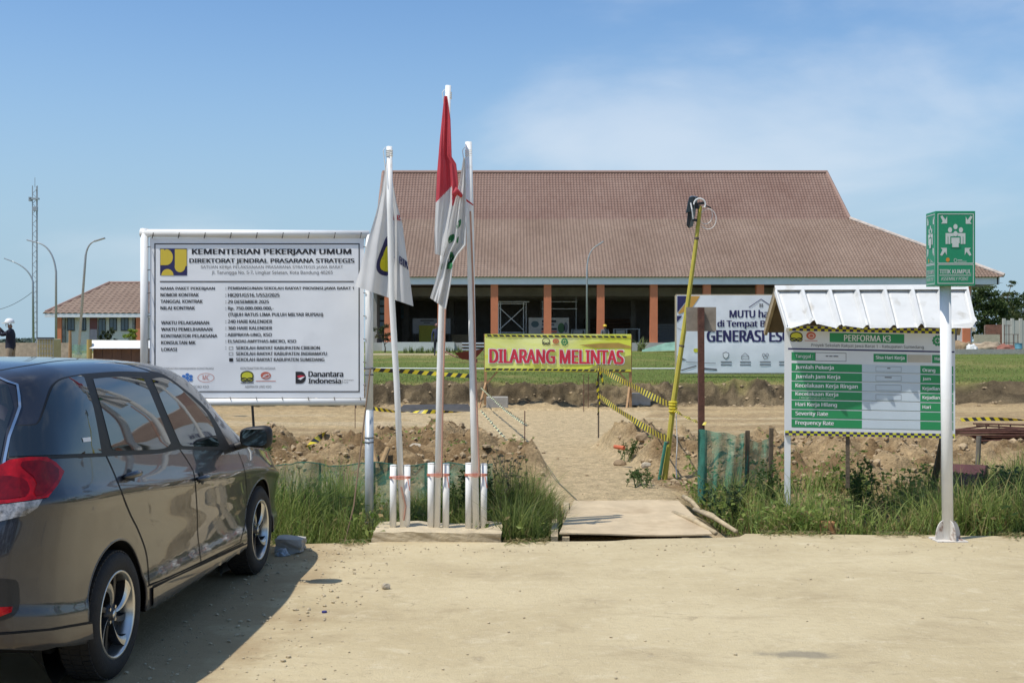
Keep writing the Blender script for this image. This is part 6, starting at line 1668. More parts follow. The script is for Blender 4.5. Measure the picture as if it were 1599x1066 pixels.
# wheels
def wheel(ax, side):
    w = bpy.data.objects.new('wheel', None); COL.objects.link(w); w.parent = car; w.location = (ax, side * .735, .317); w.empty_display_size = .1
    if side > 0: w.rotation_euler = (0, 0, math.pi)
    # local: outer face towards -y
    R = .317
    t = MB().lathe((0, 0, 0), [(.212, -.085), (.225, -.094), (.25, -.100), (.285, -.096), (.303, -.085), (.313, -.066), (.317, -.04), (.317, .04), (.313, .066), (.30, .09), (.25, .098), (.21, .09)], 72, 'y')
    tt = np.array(t.v); n = 72
    o = cobj('tyre', tt, t.f[:-2], RUBBER, w, True)
    bmm = bmesh.new(); bmm.from_mesh(o.data); bmesh.ops.recalc_face_normals(bmm, faces=bmm.faces); bmm.to_mesh(o.data); bmm.free()
    g = MB()
    for k in range(60):      # tread blocks
        a0 = 2 * math.pi * k / 60
        for y0, y1, sh in ((-.072, -.030, .02), (-.024, .024, 0), (.030, .072, -.02)):
            ps = []
            for rad in (.312, .3205):
                for (aa, yy) in ((a0, y0), (a0 + .082, y0), (a0 + .082 + sh, y1), (a0 + sh, y1)): ps.append((rad * math.cos(aa), yy, rad * math.sin(aa)))
            g.hexa(ps)
    tread = cobj('tread', g.v, g.f, RUBBER, w, False); tag(tread, kind='stuff')
    r_ = MB().lathe((0, 0, 0), [(.222, -.088), (.219, -.094), (.210, -.093), (.203, -.084), (.196, -.03), (.19, .05), (.21, .09)], 56, 'y')
    ro = cobj('rim', r_.v, r_.f[:-2], ALLOY, w, True)
    bmm = bmesh.new(); bmm.from_mesh(ro.data); bmesh.ops.recalc_face_normals(bmm, faces=bmm.faces); bmm.to_mesh(ro.data); bmm.free()
    d_ = MB().lathe((0, 0, 0), [(.0, -.02), (.2, -.02), (.2, .0), (0, .0)], 40, 'y'); cobj('brake_shadow_disc', d_.v, d_.f, mat('wheel_shadow_black', (.03, .03, .03), .6, metal=.5), w, False)  # near-black disc filling the rim, stands in for the shadow behind the spokes
    # spokes: four broad twisted blades, pale edge face and dark flank
    for k in range(4):
        base = math.pi / 2 * k + .12 + (0.35 if ax > 2 else 0); A_ = []; B_ = []
        for i in range(12):
            u = i / 11; rad = .040 + u * .166; tw = .50 * u**1.6; wd = .30 - .02 * u + .16 * u**3
            a_l = base + tw - wd * .30; a_r = base + tw + wd * (.30 + .25 * u)
            yy = -.060 - .026 * u**.6
            A_.append((rad * math.cos(a_l), yy, rad * math.sin(a_l))); B_.append((rad * math.cos(a_r), yy + .012, rad * math.sin(a_r)))
        V = []; 
        for p, q in zip(A_, B_):
            mid = tuple((p[i] + q[i]) / 2 for i in range(3))
            V += [p, (mid[0], mid[1] - .004, mid[2]), q, (q[0], q[1] + .045, q[2]), (p[0], p[1] + .05, p[2])]
        Fc = []; mi = []
        for i in range(11):
            for j in range(5):
                a, b = i * 5 + j, i * 5 + (j + 1) % 5; Fc.append((a, b, b + 5, a + 5)); mi.append(0 if j in (0, 1) else 1)
        so = obj('spoke', V, Fc, [ALLOY, ALLOYD], w, False, mi, local=True)
        bmm = bmesh.new(); bmm.from_mesh(so.data); bmesh.ops.recalc_face_normals(bmm, faces=bmm.faces); bmm.to_mesh(so.data); bmm.free()
        # dark inner blade between
        base += math.pi / 4 + .1; V = []
        for i in range(8):
            u = i / 7; rad = .045 + u * .155; a_ = base + .3 * u; wd = .011 + .006 * u; px_, pz_ = rad * math.cos(a_), rad * math.sin(a_); nx, nz2 = -math.sin(a_) * wd, math.cos(a_) * wd
            V += [(px_ - nx, -.052, pz_ - nz2), (px_ + nx, -.052, pz_ + nz2), (px_ + nx, -.02, pz_ + nz2), (px_ - nx, -.02, pz_ - nz2)]
        Fc = [(i * 4 + j, i * 4 + (j + 1) % 4, (i + 1) * 4 + (j + 1) % 4, (i + 1) * 4 + j) for i in range(7) for j in range(4)]
        so = obj('inner_spoke', V, Fc, ALLOYD, w, False, None, local=True)
    hb_ = MB().lathe((0, 0, 0), [(.0, -.072), (.026, -.070), (.032, -.06), (.058, -.055), (.062, -.02)], 28, 'y'); cobj('hub', hb_.v, hb_.f, ALLOYD, w, True)
    em = MB().lathe((0, 0, 0), [(.0, -.0745), (.02, -.074), (.022, -.07)], 20, 'y'); cobj('hub_cap', em.v, em.f, ALLOY, w, True)
    for k in range(4):
        a = math.pi / 2 * k + .8; lu = MB().lathe((.045 * math.cos(a), 0, .045 * math.sin(a)), [(.0, -.066), (.009, -.066), (.010, -.05)], 8, 'y'); cobj('lug_nut', lu.v, lu.f, CHROME, w, False)
for ax, az in AX:
    for sd in (-1, 1):
        wheel(ax, sd)
        m = MB(); V = []; n = 40
        for i in range(n + 1):
            a = -.12 + (math.pi + .24) * i / n
            for yy in (.835 if False else .80, .44): V.append((ax + (AR - .002) * math.cos(a), sd * yy, az + (AR - .002) * math.sin(a)))
        fs = [(2 * i, 2 * i + 1, 2 * i + 3, 2 * i + 2) for i in range(n)]
        inner = [(ax + AR * math.cos(a), sd * .44, az + AR * math.sin(a)) for a in np.linspace(-.12, math.pi + .12, 32)]
        k0 = len(V); V += inner; fs.append(tuple(range(k0, k0 + 32)))
        cobj('wheel_arch_liner', V, fs, GAP, car, False)
        # rolled lip
        lip = []
        for i in range(n + 1):
            a = -.18 + (math.pi + .36) * i / n
            x, z = ax + AR * math.cos(a), az + AR * math.sin(a); h = hit(Vector((x, sd * 3, z)), Vector((0, -sd, 0)))
            if h: lip.append(h[0] + Vector((0, -sd * .006, 0)))
        t = MB().tube(lip, .009, 6); cobj('arch_lip', t.v, t.f, PAINT, car, True)
ub = MB().box((.55, -.62, .20), (3.9, .62, .30)); cobj('underbody', ub.v, ub.f, GAP, car, False)
ex = MB().tube([(-.0 + .12, .3, .29), (.5, .3, .27)], .03, 12); cobj('exhaust', ex.v, ex.f, GREYMETAL, car, True)
an = MB().tube([(.42, 0, 1.60), (.35, 0, 1.64), (.22, 0, 1.70)], [.012, .006, .003], 6); cobj('aerial', an.v, an.f, TRIM, car, True)

# ================================================================== BARRIERS, POSTS, SMALL THINGS
TAPEY = mat('tape_yellow', (.62, .50, .02), .45, var=.08); TAPEK = mat('tape_black', (.02, .02, .02), .45, var=.1)
TAPEW = mat('tape_pale', (.62, .62, .35), .5, var=.1)
def tape(pts, w, label, mats=(TAPEY, TAPEK), stripe=None, twist=0.0, sag=0.0, seed=0):
    """ribbon through world points with diagonal stripes"""
    pts = [Vector(p) for p in pts]; fine = []
    for a, b in zip(pts, pts[1:]):
        k = max(2, int((b - a).length / .03))
        for j in range(k):
            t = j / k; p = a.lerp(b, t); p.z -= sag * 4 * t * (1 - t) * (b - a).length; fine.append(p)
    fine.append(pts[-1]); V = []; s = 0; sl = stripe or w * 1.15; acc = [0]
    for a, b in zip(fine, fine[1:]): acc.append(acc[-1] + (b - a).length)
    nst = max(2, int(acc[-1] / sl)); rr = random.Random(seed); ph_ = rr.uniform(0, 6)
    def at(q):
        q = min(max(q, 0), acc[-1] - 1e-6); i = int(np.searchsorted(acc, q, side='right')) - 1; i = min(i, len(fine) - 2)
        t = (q - acc[i]) / max(1e-6, acc[i + 1] - acc[i]); return fine[i].lerp(fine[i + 1], t), (fine[i + 1] - fine[i]).normalized()
    Fc = []; mi = []; sub = 2
    for k in range(nst * sub + 1):
        q = k * acc[-1] / (nst * sub); p, d = at(q)
        a = ph_ + twist * q + .35 * math.sin(q * 3 + seed) if twist else .25 * math.sin(q * 2.2 + seed)
        up = Vector((0, 0, 1)); up = (up - d * up.dot(d)).normalized(); sd = d.cross(up); wv = (up * math.cos(a) + sd * math.sin(a)) * w / 2
        pu, _ = at(q + w * .35); pd, _ = at(q - w * .35)
        V += [pu + wv, pd - wv]
    for k in range(nst * sub): Fc.append((2 * k, 2 * k + 1, 2 * k + 3, 2 * k + 2)); mi.append((k // sub) % 2)
    return tag(obj('barrier_tape', V, Fc, list(mats), None, True, mi), label, 'barrier tape', 'barrier tapes on the dirt')
def rod(px, y0, y1, d, label, r=.008, m_=RUST, px2=None, name='steel_rod', cat='rod', group='thin steel rods in the dirt'):
    x = P(px, 0, d).x; z = tz(x, d); top = P(px2 if px2 else px, y0, d)
    o = MB().tube([(x, d, z - .1), top], r, 7).build(name, m_); return tag(o, label, cat, group)
# rusty post with the blank back of a square sign
xb = P(1096, 0, 12.0).x; zb = tz(xb, 12.0)
rp = root('rusty_post', (xb, 12.0, zb), 'rusty square steel post with the blank back of a small sign', 'post')
MB().bar((xb, 12.0, zb - .15), P(1095, 480, 12.0), .062).build('post', RUST, rp)
MB().box(P(1072, 517, 12.04), P(1118.5, 479.5, 12.05)).build('sign_plate', mat('weathered_plate', (.29, .245, .19), .8, var=.25, scale=8), rp)
# yellow pole with floodlight
DP = 13.7
xb = P(1036, 0, DP).x; zb = tz(xb, DP); top = P(1094, 322, DP)
yp = root('yellow_pole', (xb, DP, zb), 'tall leaning yellow timber pole holding a floodlight', 'pole')
YW = mat('yellow_painted_timber', (.46, .39, .05), .65, var=.15, scale=8)
kn_ = P(1052, 630, DP)
MB().tube([(xb, DP, zb - .15), kn_, P(1075, 470, DP), P(1086, 390, DP), top], [.034, .033, .028, .025, .023], 8).build('pole', YW, yp)
MB().tube([(xb - .06, DP - .02, zb - .05), P(1040, 690, DP - .06)], .02, 7).build('green_stay', mat('green_net_wrap', (.05, .22, .15), .8, var=.2), yp)
m = MB()
for py in (628, 632, 637, 642): m.lathe(P(1051.5, py, DP), [(.05, -.015), (.056, 0), (.05, .015)], 10)
m.build('tape_wrap', TAPEY, yp)
pw_ = MB().tube([P(1056, 640, DP + .1), P(1058, 690, DP + .1), P(1056, 730, DP + .08), P(1058, 752, DP)], .006, 6).build('white_cable', CORD_W, yp)
fl_ = root('floodlight', P(1085, 335, DP), 'black floodlight tied to the top of the yellow pole', 'floodlight')
m = MB(); m.hexa([P(1072, 352, DP - .05), P(1076, 357, DP - .05), P(1083, 354, DP + .15), P(1078, 350, DP + .15), P(1076.5, 308, DP - .05), P(1086, 307, DP - .05), P(1091, 307, DP + .15), P(1083, 306, DP + .15)]); m.build('housing', BLACK, fl_, bevel=.01)
MB().hexa([P(1071, 333, DP - .08), P(1080, 331, DP - .08), P(1083, 331, DP + .12), P(1074, 333, DP + .12), P(1076, 308, DP - .08), P(1084, 306, DP - .08), P(1087, 306, DP + .1), P(1079, 306, DP + .1)]).build('lamp_face', mat('dark_reflector', (.03, .04, .045), .2, var=.2), fl_, bevel=.008)
for a_, b_, w_ in (((1086, 319), (1101, 317), .03), ((1082, 343), (1094, 345), .03), ((1100, 320), (1111, 325), .015), ((1086, 323), (1095, 324), .04)): MB().bar(P(*a_, DP), P(*b_, DP), w_).build('bracket', BLACK, fl_)
m = MB()
cir = lambda cx, cy, rx, ry, a0, a1, dd: [P(cx + rx * math.cos(a), cy - ry * math.sin(a), DP + dd) for a in np.linspace(a0, a1, 14)]
m.tube(cir(1093, 319, 9, 9, 3.2, -.6, -.08), .009, 6).tube([P(1079, 317, DP - .1), P(1081, 327, DP - .12), P(1083, 342, DP - .1)], .008, 6).tube(cir(1106, 342, 13, 16, 2.6, -2.4, .02), .004, 5).tube(cir(1102, 336, 11, 14, 2.2, -2.8, .03), .004, 5)
m.build('cable_loop', CORD_W, fl_)
# stakes and tape on the right of the path
xs, ds = P(935, 0, 19.8).x, 19.8
sk = MB().tube([(xs, ds, tz(xs, ds) - .1), P(935, 572, ds)], .014, 7).build('stake', DARKWOOD); tag(sk, 'dark thin stake tied with tape right of the path', 'stake')
tape([P(935, 574, ds), P(990, 603, 16.5), P(1052, 634, DP - .05)], .085, 'upper yellow black tape from the stake to the yellow pole', seed=1, sag=.004)
tape([P(935, 616, ds), P(985, 652, 16.5), P(1044, 686, DP - .05)], .085, 'lower yellow black tape from the stake to the yellow pole', seed=2, sag=.006)
tape([P(1052, 640, DP - .05), P(1075, 652, 12.9), P(1097, 661, 11.96), P(1104, 661, 11.95)], .035, 'narrow twisted tape between the yellow pole and the rusty post', seed=3, twist=6)
tape([P(935, 574, ds - .03), P(933, 600, ds - .03), P(937, 630, ds - .03), P(934, 648, ds - .03)], .05, 'loose tape end wound down the dark stake', seed=4, twist=5)
tape([P(937, 578, ds - .05), P(941, 592, ds - .05), P(943, 602, ds - .05)], .05, 'short tape end hanging at the stake top', seed=5, twist=3)
for py, px in ((690, 1043.5), (540, 1065), (372, 1088.2)):
    q_ = P(px, py, DP); r_ = .024 + .009 * (py - 330) / 400; MB().lathe(q_, [(r_ + .001, -.02), (r_ + .004, 0), (r_ + .001, .015)], 10).build('dark_binding', DARKWOOD, yp)
rod(912, 585, 0, 27.5, 'thin dark rod under the yellow banner left of the tape stake'); rod(919, 584, 0, 28.2, 'shorter dark rod under the yellow banner beside the first')
rod(820, 641, 0, 15.2, 'thin rusty rod standing at the left side of the path', .007); rod(736, 590, 0, 20.5, 'dark stake behind the right flagpole holding tape', .016, DARKWOOD)
rod(555, 632, 0, 22, 'thin rod sticking up under the project board', .007)
o = MB().tube([(P(405, 0, 12.3).x, 12.3, tz(P(405, 0, 12.3).x, 12.3) - .1), P(394, 626, 12.3)], .014, 7).build('steel_rod', BLACK); tag(o, 'black rod leaning behind the car mirror', 'rod', 'thin steel rods in the dirt')
# tapes on the left
tape([P(556, 575, 28.4), P(640, 580, 28.4), P(736, 587, 28.4)], .10, 'yellow black tape stretched along the lawn edge behind the flagpoles', seed=6, sag=.004)
for px, lab in ((556, 'stake behind the project board post'), (736, 'far stake at the tape end behind the right flagpole')):
    x = P(px, 0, 28.4).x; o = MB().tube([(x, 28.4, tz(x, 28.4) - .1), P(px, 570, 28.4)], .02, 6).build('stake', DARKWOOD); tag(o, 'dark ' + lab, 'stake')
pts = [];
for px, d in ((570, 27.5), (620, 26.6), (680, 26.4), (735, 26.2)):
    x = P(px, 0, d).x; pts.append((x, d, tz(x, d) + .06))
tape(pts, .09, 'yellow black tape lying on the dirt below the bank', seed=7, twist=2)
pts = []
for px, d in ((408, 14.2), (445, 14.9), (480, 15.5), (512, 16.2)):
    x = P(px, 0, d).x; pts.append((x, d, tz(x, d) + .05))
tape(pts, .085, 'crumpled yellow tape on the heap left of the steel post', seed=8, twist=4)
pts = []
for px, d in ((1500, 23), (1540, 23), (1580, 22.8), (1640, 22.6)):
    x = P(px, 0, d).x; pts.append((x, d, tz(x, d) + .09))
tape(pts, .07, 'yellow tape along the dirt above the rebar pile', seed=9, twist=1.2)
tape([P(752, 605, 28.3), P(790, 640, 22), P(824, 664, 17.5)], .055, 'pale twisted tape running down from the banner leg', (TAPEW, TAPEK), seed=10, twist=8, stripe=.09)
tape([P(752, 640, 20.3), P(785, 678, 17.5), P(819, 720, 15.1)], .05, 'pale twisted tape running down to the rusty rod', (TAPEW, TAPEK), seed=11, twist=8, stripe=.08)
pts = [P(819, 722, 15.1)]
for px, d in ((845, 14.0), (875, 12.9), (902, 12.0)):
    x = P(px, 0, d).x; pts.append((x, d, tz(x, d) + .02))
o = MB().tube(pts, .006, 6).build('rope', mat('dark_rope', (.16, .14, .09), .9, var=.2)); tag(o, 'dark rope sagging from the rusty rod to the plywood bridge', 'rope')
pts = []
for px in (570, 660, 760, 900, 1062):
    x = P(px, 0, 41).x; pts.append((x, 41, tz(x, 41) + .05))
o = MB().tube(pts, .025, 6).build('white_pipe', CORD_W); tag(o, 'thin white pipe lying across the lawn', 'pipe')
# green nets
NET = mat('green_net', (.075, .26, .18), .8, var=.3, scale=4, alpha=(6, .22, .68))
NETD = mat('green_net_fold', (.03, .15, .11), .8, var=.3, scale=6, alpha=(9, .6, .95))
def net(name, cols, label, m_, d_amp=.03, rows_=10):
    V = []; n = len(cols)
    for k, (pt, pb) in enumerate(cols):
        pt, pb = Vector(pt), Vector(pb)
        for j in range(rows_ + 1):
            t = j / rows_; p = pt.lerp(pb, t); p.y += d_amp * math.sin(k * 1.1 + t * 2) ; V.append(p)
    Fc = [(k * (rows_ + 1) + j, k * (rows_ + 1) + j + 1, (k + 1) * (rows_ + 1) + j + 1, (k + 1) * (rows_ + 1) + j) for k in range(n - 1) for j in range(rows_)]
    return V, Fc
cols = []
for k in range(45):
    px = 395 + (770 - 395) * k / 44; d = 11.55; x = P(px, 0, d).x; zt = P(0, 724 + 3 * math.sin(k * .5) + (2 if k % 7 == 0 else 0), d).z
    cols.append(((x, d, zt), (x + .02 * math.sin(k), d - .05, tz(x, d) - .05)))
V, Fc = net('n', cols, '', NET)
nf = root('net_fence', (P(580, 0, 11.55).x, 11.55, tz(P(580, 0, 11.55).x, 11.55)), 'low green net fence behind the flagpole stubs', 'net fence')
obj('net', V, Fc, NET, nf, True)
m = MB().tube([c[0] for c in cols], .006, 5); m.build('top_cord', NETD, nf)
for px in (420, 500, 585, 665, 745):
    x = P(px, 0, 11.58).x; MB().tube([(x, 11.58, tz(x, 11.58) - .1), (x, 11.58, P(0, 722, 11.58).z)], .012, 6).build('stake', DARKWOOD, nf)
nr_ = root('net_fence', (P(1130, 0, 11.9).x, 11.9, tz(P(1130, 0, 11.9).x, 11.9)), 'sagging green net tied to the rusty post', 'net fence')
tp = spline([(1090, 671), (1100, 670), (1115, 674), (1135, 675), (1150, 680), (1160, 676), (1166, 674), (1172, 684), (1182, 690), (1192, 688), (1203, 681)], 4)
cols = []
for k, (px, py) in enumerate(tp):
    d = 11.92 + (.25 if px > 1150 else 0) * (px - 1150) / 50; x = P(px, 0, d).x; cols.append((P(px, py, d), (P(px - (6 if px > 1120 else 0), 0, d).x, d - .03, P(0, 785 - max(0, px - 1110) * .25, d).z)))
NET2 = mat('green_net_tied', (.06, .27, .19), .8, var=.3, scale=4, alpha=(6, .38, .78))
V, Fc = net('n', cols, '', NET2, .035, 14); obj('net', V, Fc, NET2, nr_, True)
V, Fc = net('n', [((c[0][0], c[0][1] - .04, c[0][2]), (c[1][0], c[1][1] - .04, c[1][2])) for c in cols[:6]], '', NETD, .03, 14); obj('net_fold', V, Fc, NETD, nr_, True)
for px in (1166, 1203):
    d = 12.0; x = P(px, 0, d).x; MB().bar((x, d, tz(x, d) - .1), P(px + 2, 668 if px > 1190 else 672, d), .04).build('stake', DARKWOOD, nr_)
# plywood bridge
zpl = .07
corners = [(P(874, 0, 9.86).x, 9.88), (P(1113, 0, 9.93).x, 9.94), (P(1062, 0, 11.6).x, 11.7), (P(898, 0, 11.6).x, 11.7)]
br2 = root('plywood_bridge', (1.1, 10.7, -.1), 'dusty plywood sheet bridging the ditch onto the dirt path', 'bridge')
nn = 22; V = []
for lvl in (0, 1):
    for j in range(nn + 1):
        for i in range(nn + 1):
            u, v = i / nn, j / nn
            x = (corners[0][0] * (1 - u) + corners[1][0] * u) * (1 - v) + (corners[3][0] * (1 - u) + corners[2][0] * u) * v
            y = (corners[0][1] * (1 - u) + corners[1][1] * u) * (1 - v) + (corners[3][1] * (1 - u) + corners[2][1] * u) * v
            z = .035 - .02 * u * (1 - v) + .03 * v - .008 * math.sin(math.pi * u) * (1 - v) + .004 * math.sin(u * 7 + v * 3)
            V.append((x, y, z + .012 * lvl))
w_ = nn + 1; Fc = []
for j in range(nn):
    for i in range(nn):
        a = j * w_ + i; Fc += [(a + w_ * w_, a + 1 + w_ * w_, a + w_ + 1 + w_ * w_, a + w_ + w_ * w_), (a, a + w_, a + w_ + 1, a + 1)]
for i in range(nn):
    a = i; Fc.append((a, a + 1, a + 1 + w_ * w_, a + w_ * w_)); a = nn * w_ + i; Fc.append((a + 1, a, a + w_ * w_, a + 1 + w_ * w_))
    a = i * w_; Fc.append((a + w_, a, a + w_ * w_, a + w_ + w_ * w_)); a = i * w_ + nn; Fc.append((a, a + w_, a + w_ + w_ * w_, a + w_ * w_))
obj('plywood_sheet', V, Fc, mat('dusty_plywood', (.50, .39, .245), .9, var=.16, scale=4, bump=.25, bscale=25, stain=((.40, .30, .18), 2.5, .55)), br2)
for xa, za in ((P(866, 0, 9.85).x, -.042), (P(884, 0, 9.85).x, -.05), (1.5, -.07)):
    MB().bar((xa, 9.84, za + .005), (xa + .1, 11.9, za + .02), .06, .12).build('bearer', PALEWOOD, br2)
for i, (a, b_, r, lab) in enumerate([((1052, 800, 11.0), (1118, 832, 10.0), .024, 'pale round timber lying at the right edge of the plywood bridge'), ((1085, 797, 11.2), (1150, 829, 10.1), .022, 'second pale timber beside the bridge below the green net'), ((1068, 774, 12.0), (1092, 790, 11.4), .025, 'short pale stick behind the plywood bridge corner'), ((1097, 792, 11.3), (1128, 812, 10.6), .02, 'short timber lying between the longer ones')]):
    A_, B_ = P(a[0], 0, a[2]), P(b_[0], 0, b_[2]); A_.z = tz(A_.x, A_.y) + r + .06; B_.z = max(tz(B_.x, B_.y), -.03) + r + .03
    o = MB().tube([A_, A_.lerp(B_, .5) + Vector((0, 0, .02)), B_], [r, r * 1.05, r * .9], 9).build('timber_pole', PALEWOOD, None, True); tag(o, lab, 'timber')
# rebar pile
rb = root('rebar_pile', (P(1560, 0, 16.4).x, 16.4, tz(P(1560, 0, 16.4).x, 16.4)), 'pile of long rusty reinforcing bars behind the assembly sign', 'rebar')
for k in range(26):
    zz = P(0, 690 - (k % 9) * 2.6, 16.4).z + .01 * random.random(); yy = 16.2 + .08 * (k // 9) + random.uniform(-.04, .04)
    MB().tube([(P(1478 + random.uniform(-6, 25), 0, yy).x, yy, zz + random.uniform(-.02, .02)), (P(1700, 0, yy).x, yy + random.uniform(-.1, .1), zz + random.uniform(-.02, .04))], .011, 6).build('rod', RUST, rb)
for a, b_ in (((1482, 672), (1545, 664)), ((1520, 661), (1640, 664)), ((1525, 664), (1600, 668))):
    MB().tube([P(*a, 16.3), P(*b_, 16.3)], .013, 6).build('rod', RUST, rb)
for px in (1540, 1560, 1578): MB().tube([P(px, 662, 16.3), P(px + 1, 672, 16.3)], .01, 6).build('stirrup', RUST, rb)
for px in (1500, 1555, 1610): 
    x = P(px, 0, 16.35).x; zg = tz(x, 16.35); MB().box((x - .06, 16.05, zg - .1), (x + .06, 16.65, max(zg + .03, P(0, 691, 16.4).z - .01))).build('bearer', DARKWOOD, rb)
# stakes and board in the weeds on the right
o = MB().tube([(P(1526, 0, 13).x, 13, tz(P(1526, 0, 13).x, 13) - .1), P(1529, 681, 13)], [.032, .028], 8).build('stake', mat('grey_stake', (.17, .15, .12), .85, var=.3)); tag(o, 'short weathered stake right of the assembly sign post', 'stake')
o = MB().tube([(P(1450, 0, 12.2).x, 12.2, tz(P(1450, 0, 12.2).x, 12.2) - .1), P(1473, 684, 11.6)], .035, 8).build('leaning_prop', DARKWOOD); tag(o, 'dark leaning prop behind the statistics board', 'prop')
mbp = MB().hexa([P(1488, 757, 11.9), P(1532, 757, 11.9), P(1543, 757, 12.3), P(1490, 757, 12.3), P(1488, 724, 12.1), P(1540, 726, 12.1), P(1543, 726, 12.13), P(1490, 724, 12.13)]).build('maroon_board', mat('maroon_sheet', (.11, .04, .04), .7, var=.2)); tag(mbp, 'maroon board propped in the weeds right of the sign post', 'board')
o = MB().box(P(1284, 836, 10.45), P(1301, 812, 10.55)).build('clay_block', mat('clay', (.42, .20, .09), .85, var=.2), bevel=.01); tag(o, 'orange clay block half hidden in the grass below the statistics board', 'block')
o = MB().tube([P(588, 735, 12.6), P(573, 676, 13.2)], .05, 10).build('bamboo_post', mat('old_bamboo', (.34, .22, .10), .8, var=.25, scale=9)); tag(o, 'thick bamboo post leaning in the heap right of the steel post', 'post')
o = MB().tube([P(596, 724, 12.7), P(606, 700, 13.0)], .03, 10).build('bamboo_post', mat('old_bamboo', (.34, .22, .10))); tag(o, 'short bamboo stub beside the thick bamboo post', 'post')
# stones, blocks
STONE = mat('pale_stone', (.42, .36, .27), .9, var=.25, scale=10, bump=.3)
for i, (px, d, r, lab) in enumerate([(1270, 15.5, .09, 'rock in the dirt below the left half of the statistics board'), (1415, 12.6, .12, 'pale rock in the weeds below the right half of the statistics board'), (1350, 13.5, .09, 'rock in the dirt below the middle of the statistics board'), (545, 14.3, .10, 'rock on the heap under the project board'), (470, 15.0, .09, 'rock on the heap below the left of the lacing'), (968, 14.6, .11, 'clod beside the path left of the yellow pole'), (1010, 14.2, .09, 'rock at the foot of the mound near the yellow pole'), (1005, 15.3, .14, 'big clod on the mound right of the path'), (650, 14.2, .13, 'dark clod behind the flagpole stubs'), (1062, 13.2, .07, 'small rock beside the yellow pole foot')]):
    x = P(px, 0, d).x; o = MB().blob((x, d, tz(x, d) + r * .12), (r * .75, r * .6, r * .5), 300 + i, .13, 2).build('rock', STONE if i % 2 == 0 else SOIL); tag(o, lab, 'rock')
for px, d, lab in ((777, 28.3, 'pale concrete block under the left end of the yellow banner'), (1000, 29.2, 'grey concrete block beside the right leg of the yellow banner')):
    x = P(px, 0, d).x; z = tz(x, d); o = MB().box((x - .27, d, z - .05), (x + .27, d + .22, z + .27)).build('concrete_block', CONC, bevel=.02); tag(o, lab, 'block')
o = rough_box(P(432, 0, 9.2).x, 9.15, -.002, P(472, 0, 9.2).x, 9.4, .105, CONC, 'wheel_stop', 9, 12, .035); tag(o, 'broken grey concrete wheel stop in front of the car', 'wheel stop')
heap('plastic_litter', 441, 9.08, .055, .05, .04, mat('grey_plastic', (.36, .40, .44), .35, var=.3, scale=30), 'crumpled grey plastic litter beside the wheel stop', 'litter', 8).location.z = .0
heap('white_bag', 493, 11.2, .09, .09, .05, mat('white_plastic', (.66, .68, .70), .5, var=.1), 'crumpled white bag caught in the grass behind the car', 'bag', 9)
s_ = G(603, 919); o = MB().blob((s_.x, s_.y, .018), (.03, .025, .022), 5, .2, 2).build('pebble', STONE); tag(o, 'lone brown pebble on the dusty slab', 'pebble')
s_ = G(507, 956); o = MB().lathe((s_.x, s_.y, 0.0), [(.0, .0), (.017, 0), (.016, .011), (.0, .012)], 16).build('bottle_cap', mat('blue_cap', (.03, .03, .16), .5, var=.1)); tag(o, 'small blue bottle cap on the dusty slab', 'bottle cap')
o = MB().tube([P(960, 697, 14.4), P(975, 699, 14.3)], [.024, .028], 9).build('orange_pipe', mat('orange_plastic', (.55, .13, .05), .6, var=.15)); tag(o, 'short orange pipe piece on the mound right of the path', 'pipe')
# dark sheet on the ground below the bank
x = P(680, 0, 28).x; o = MB().hexa([(x - .9, 27.6, tz(x, 27.8) + .0), (x + .9, 27.6, tz(x, 27.8) + .0), (x + .8, 28.3, tz(x, 28.3) + .0), (x - .8, 28.3, tz(x, 28.3)), (x - .85, 27.65, tz(x, 27.8) + .06), (x + .9, 27.65, tz(x, 27.8) + .05), (x + .8, 28.3, tz(x, 28.3) + .1), (x - .8, 28.3, tz(x, 28.3) + .08)]).build('tarpaulin', mat('black_tarp', (.05, .045, .04), .7, var=.3)); tag(o, 'flat dark tarpaulin on the dirt behind the flagpoles', 'tarpaulin')

# ------------------------------------------------------------------ weeds
def weed(px, d, h, w, n, label, seed, cols=((.04, .085, .02), (.10, .16, .04)), leaf=.035, up=.6):
    x = P(px, 0, d).x; z = tz(x, d); rg = np.random.default_rng(seed); r = root('weed_plant', (x, d, z), label, 'plant', 'broad leaved weeds')
    m = MB(); Vs = []; Cs = []; n = int(n * 2.2); leaf *= .8; NS = 16
    for k in range(NS):
        a = rg.uniform(0, 6.28); e = Vector((x + math.cos(a) * w * rg.uniform(.2, 1), d + math.sin(a) * w * .6, z + h * rg.uniform(.6, 1.05))); b0 = Vector((x + rg.normal(0, w * .35), d + rg.normal(0, w * .3), z)); mid = b0.lerp(e, .5) + Vector((rg.normal(0, .03), rg.normal(0, .03), .06 * h))
        m.tube([b0 - Vector((0, 0, .03)), mid, e], [.006, .004, .002], 5)
        for j in range(n // NS):
            t = rg.uniform(.25, 1); p = b0.lerp(mid, min(1, t * 2)) if t < .5 else mid.lerp(e, t * 2 - 1)
            dr_ = Vector(rg.normal(0, 1, 3)); dr_.z = abs(dr_.z) * up - .2; dr_.normalize(); sd = dr_.cross(Vector(rg.normal(0, 1, 3))).normalized(); L_ = leaf * rg.uniform(.6, 1.5); nn_ = dr_.cross(sd)
            Vs += [p, p + dr_ * L_ * .5 + sd * L_ * .28, p + dr_ * L_ - nn_ * L_ * .15, p + dr_ * L_ * .5 - sd * L_ * .28]
            tt = rg.random(); Cs += [np.array(cols[0]) * (1 - tt) + np.array(cols[1]) * tt] * 4
    m.build('stem', mat('weed_stem', (.10, .13, .04), .8), r)
    obj('leaves', np.array([tuple(v) for v in Vs]), np.arange(len(Vs)).reshape(-1, 4), GRASSM, r, False, None, np.array(Cs))
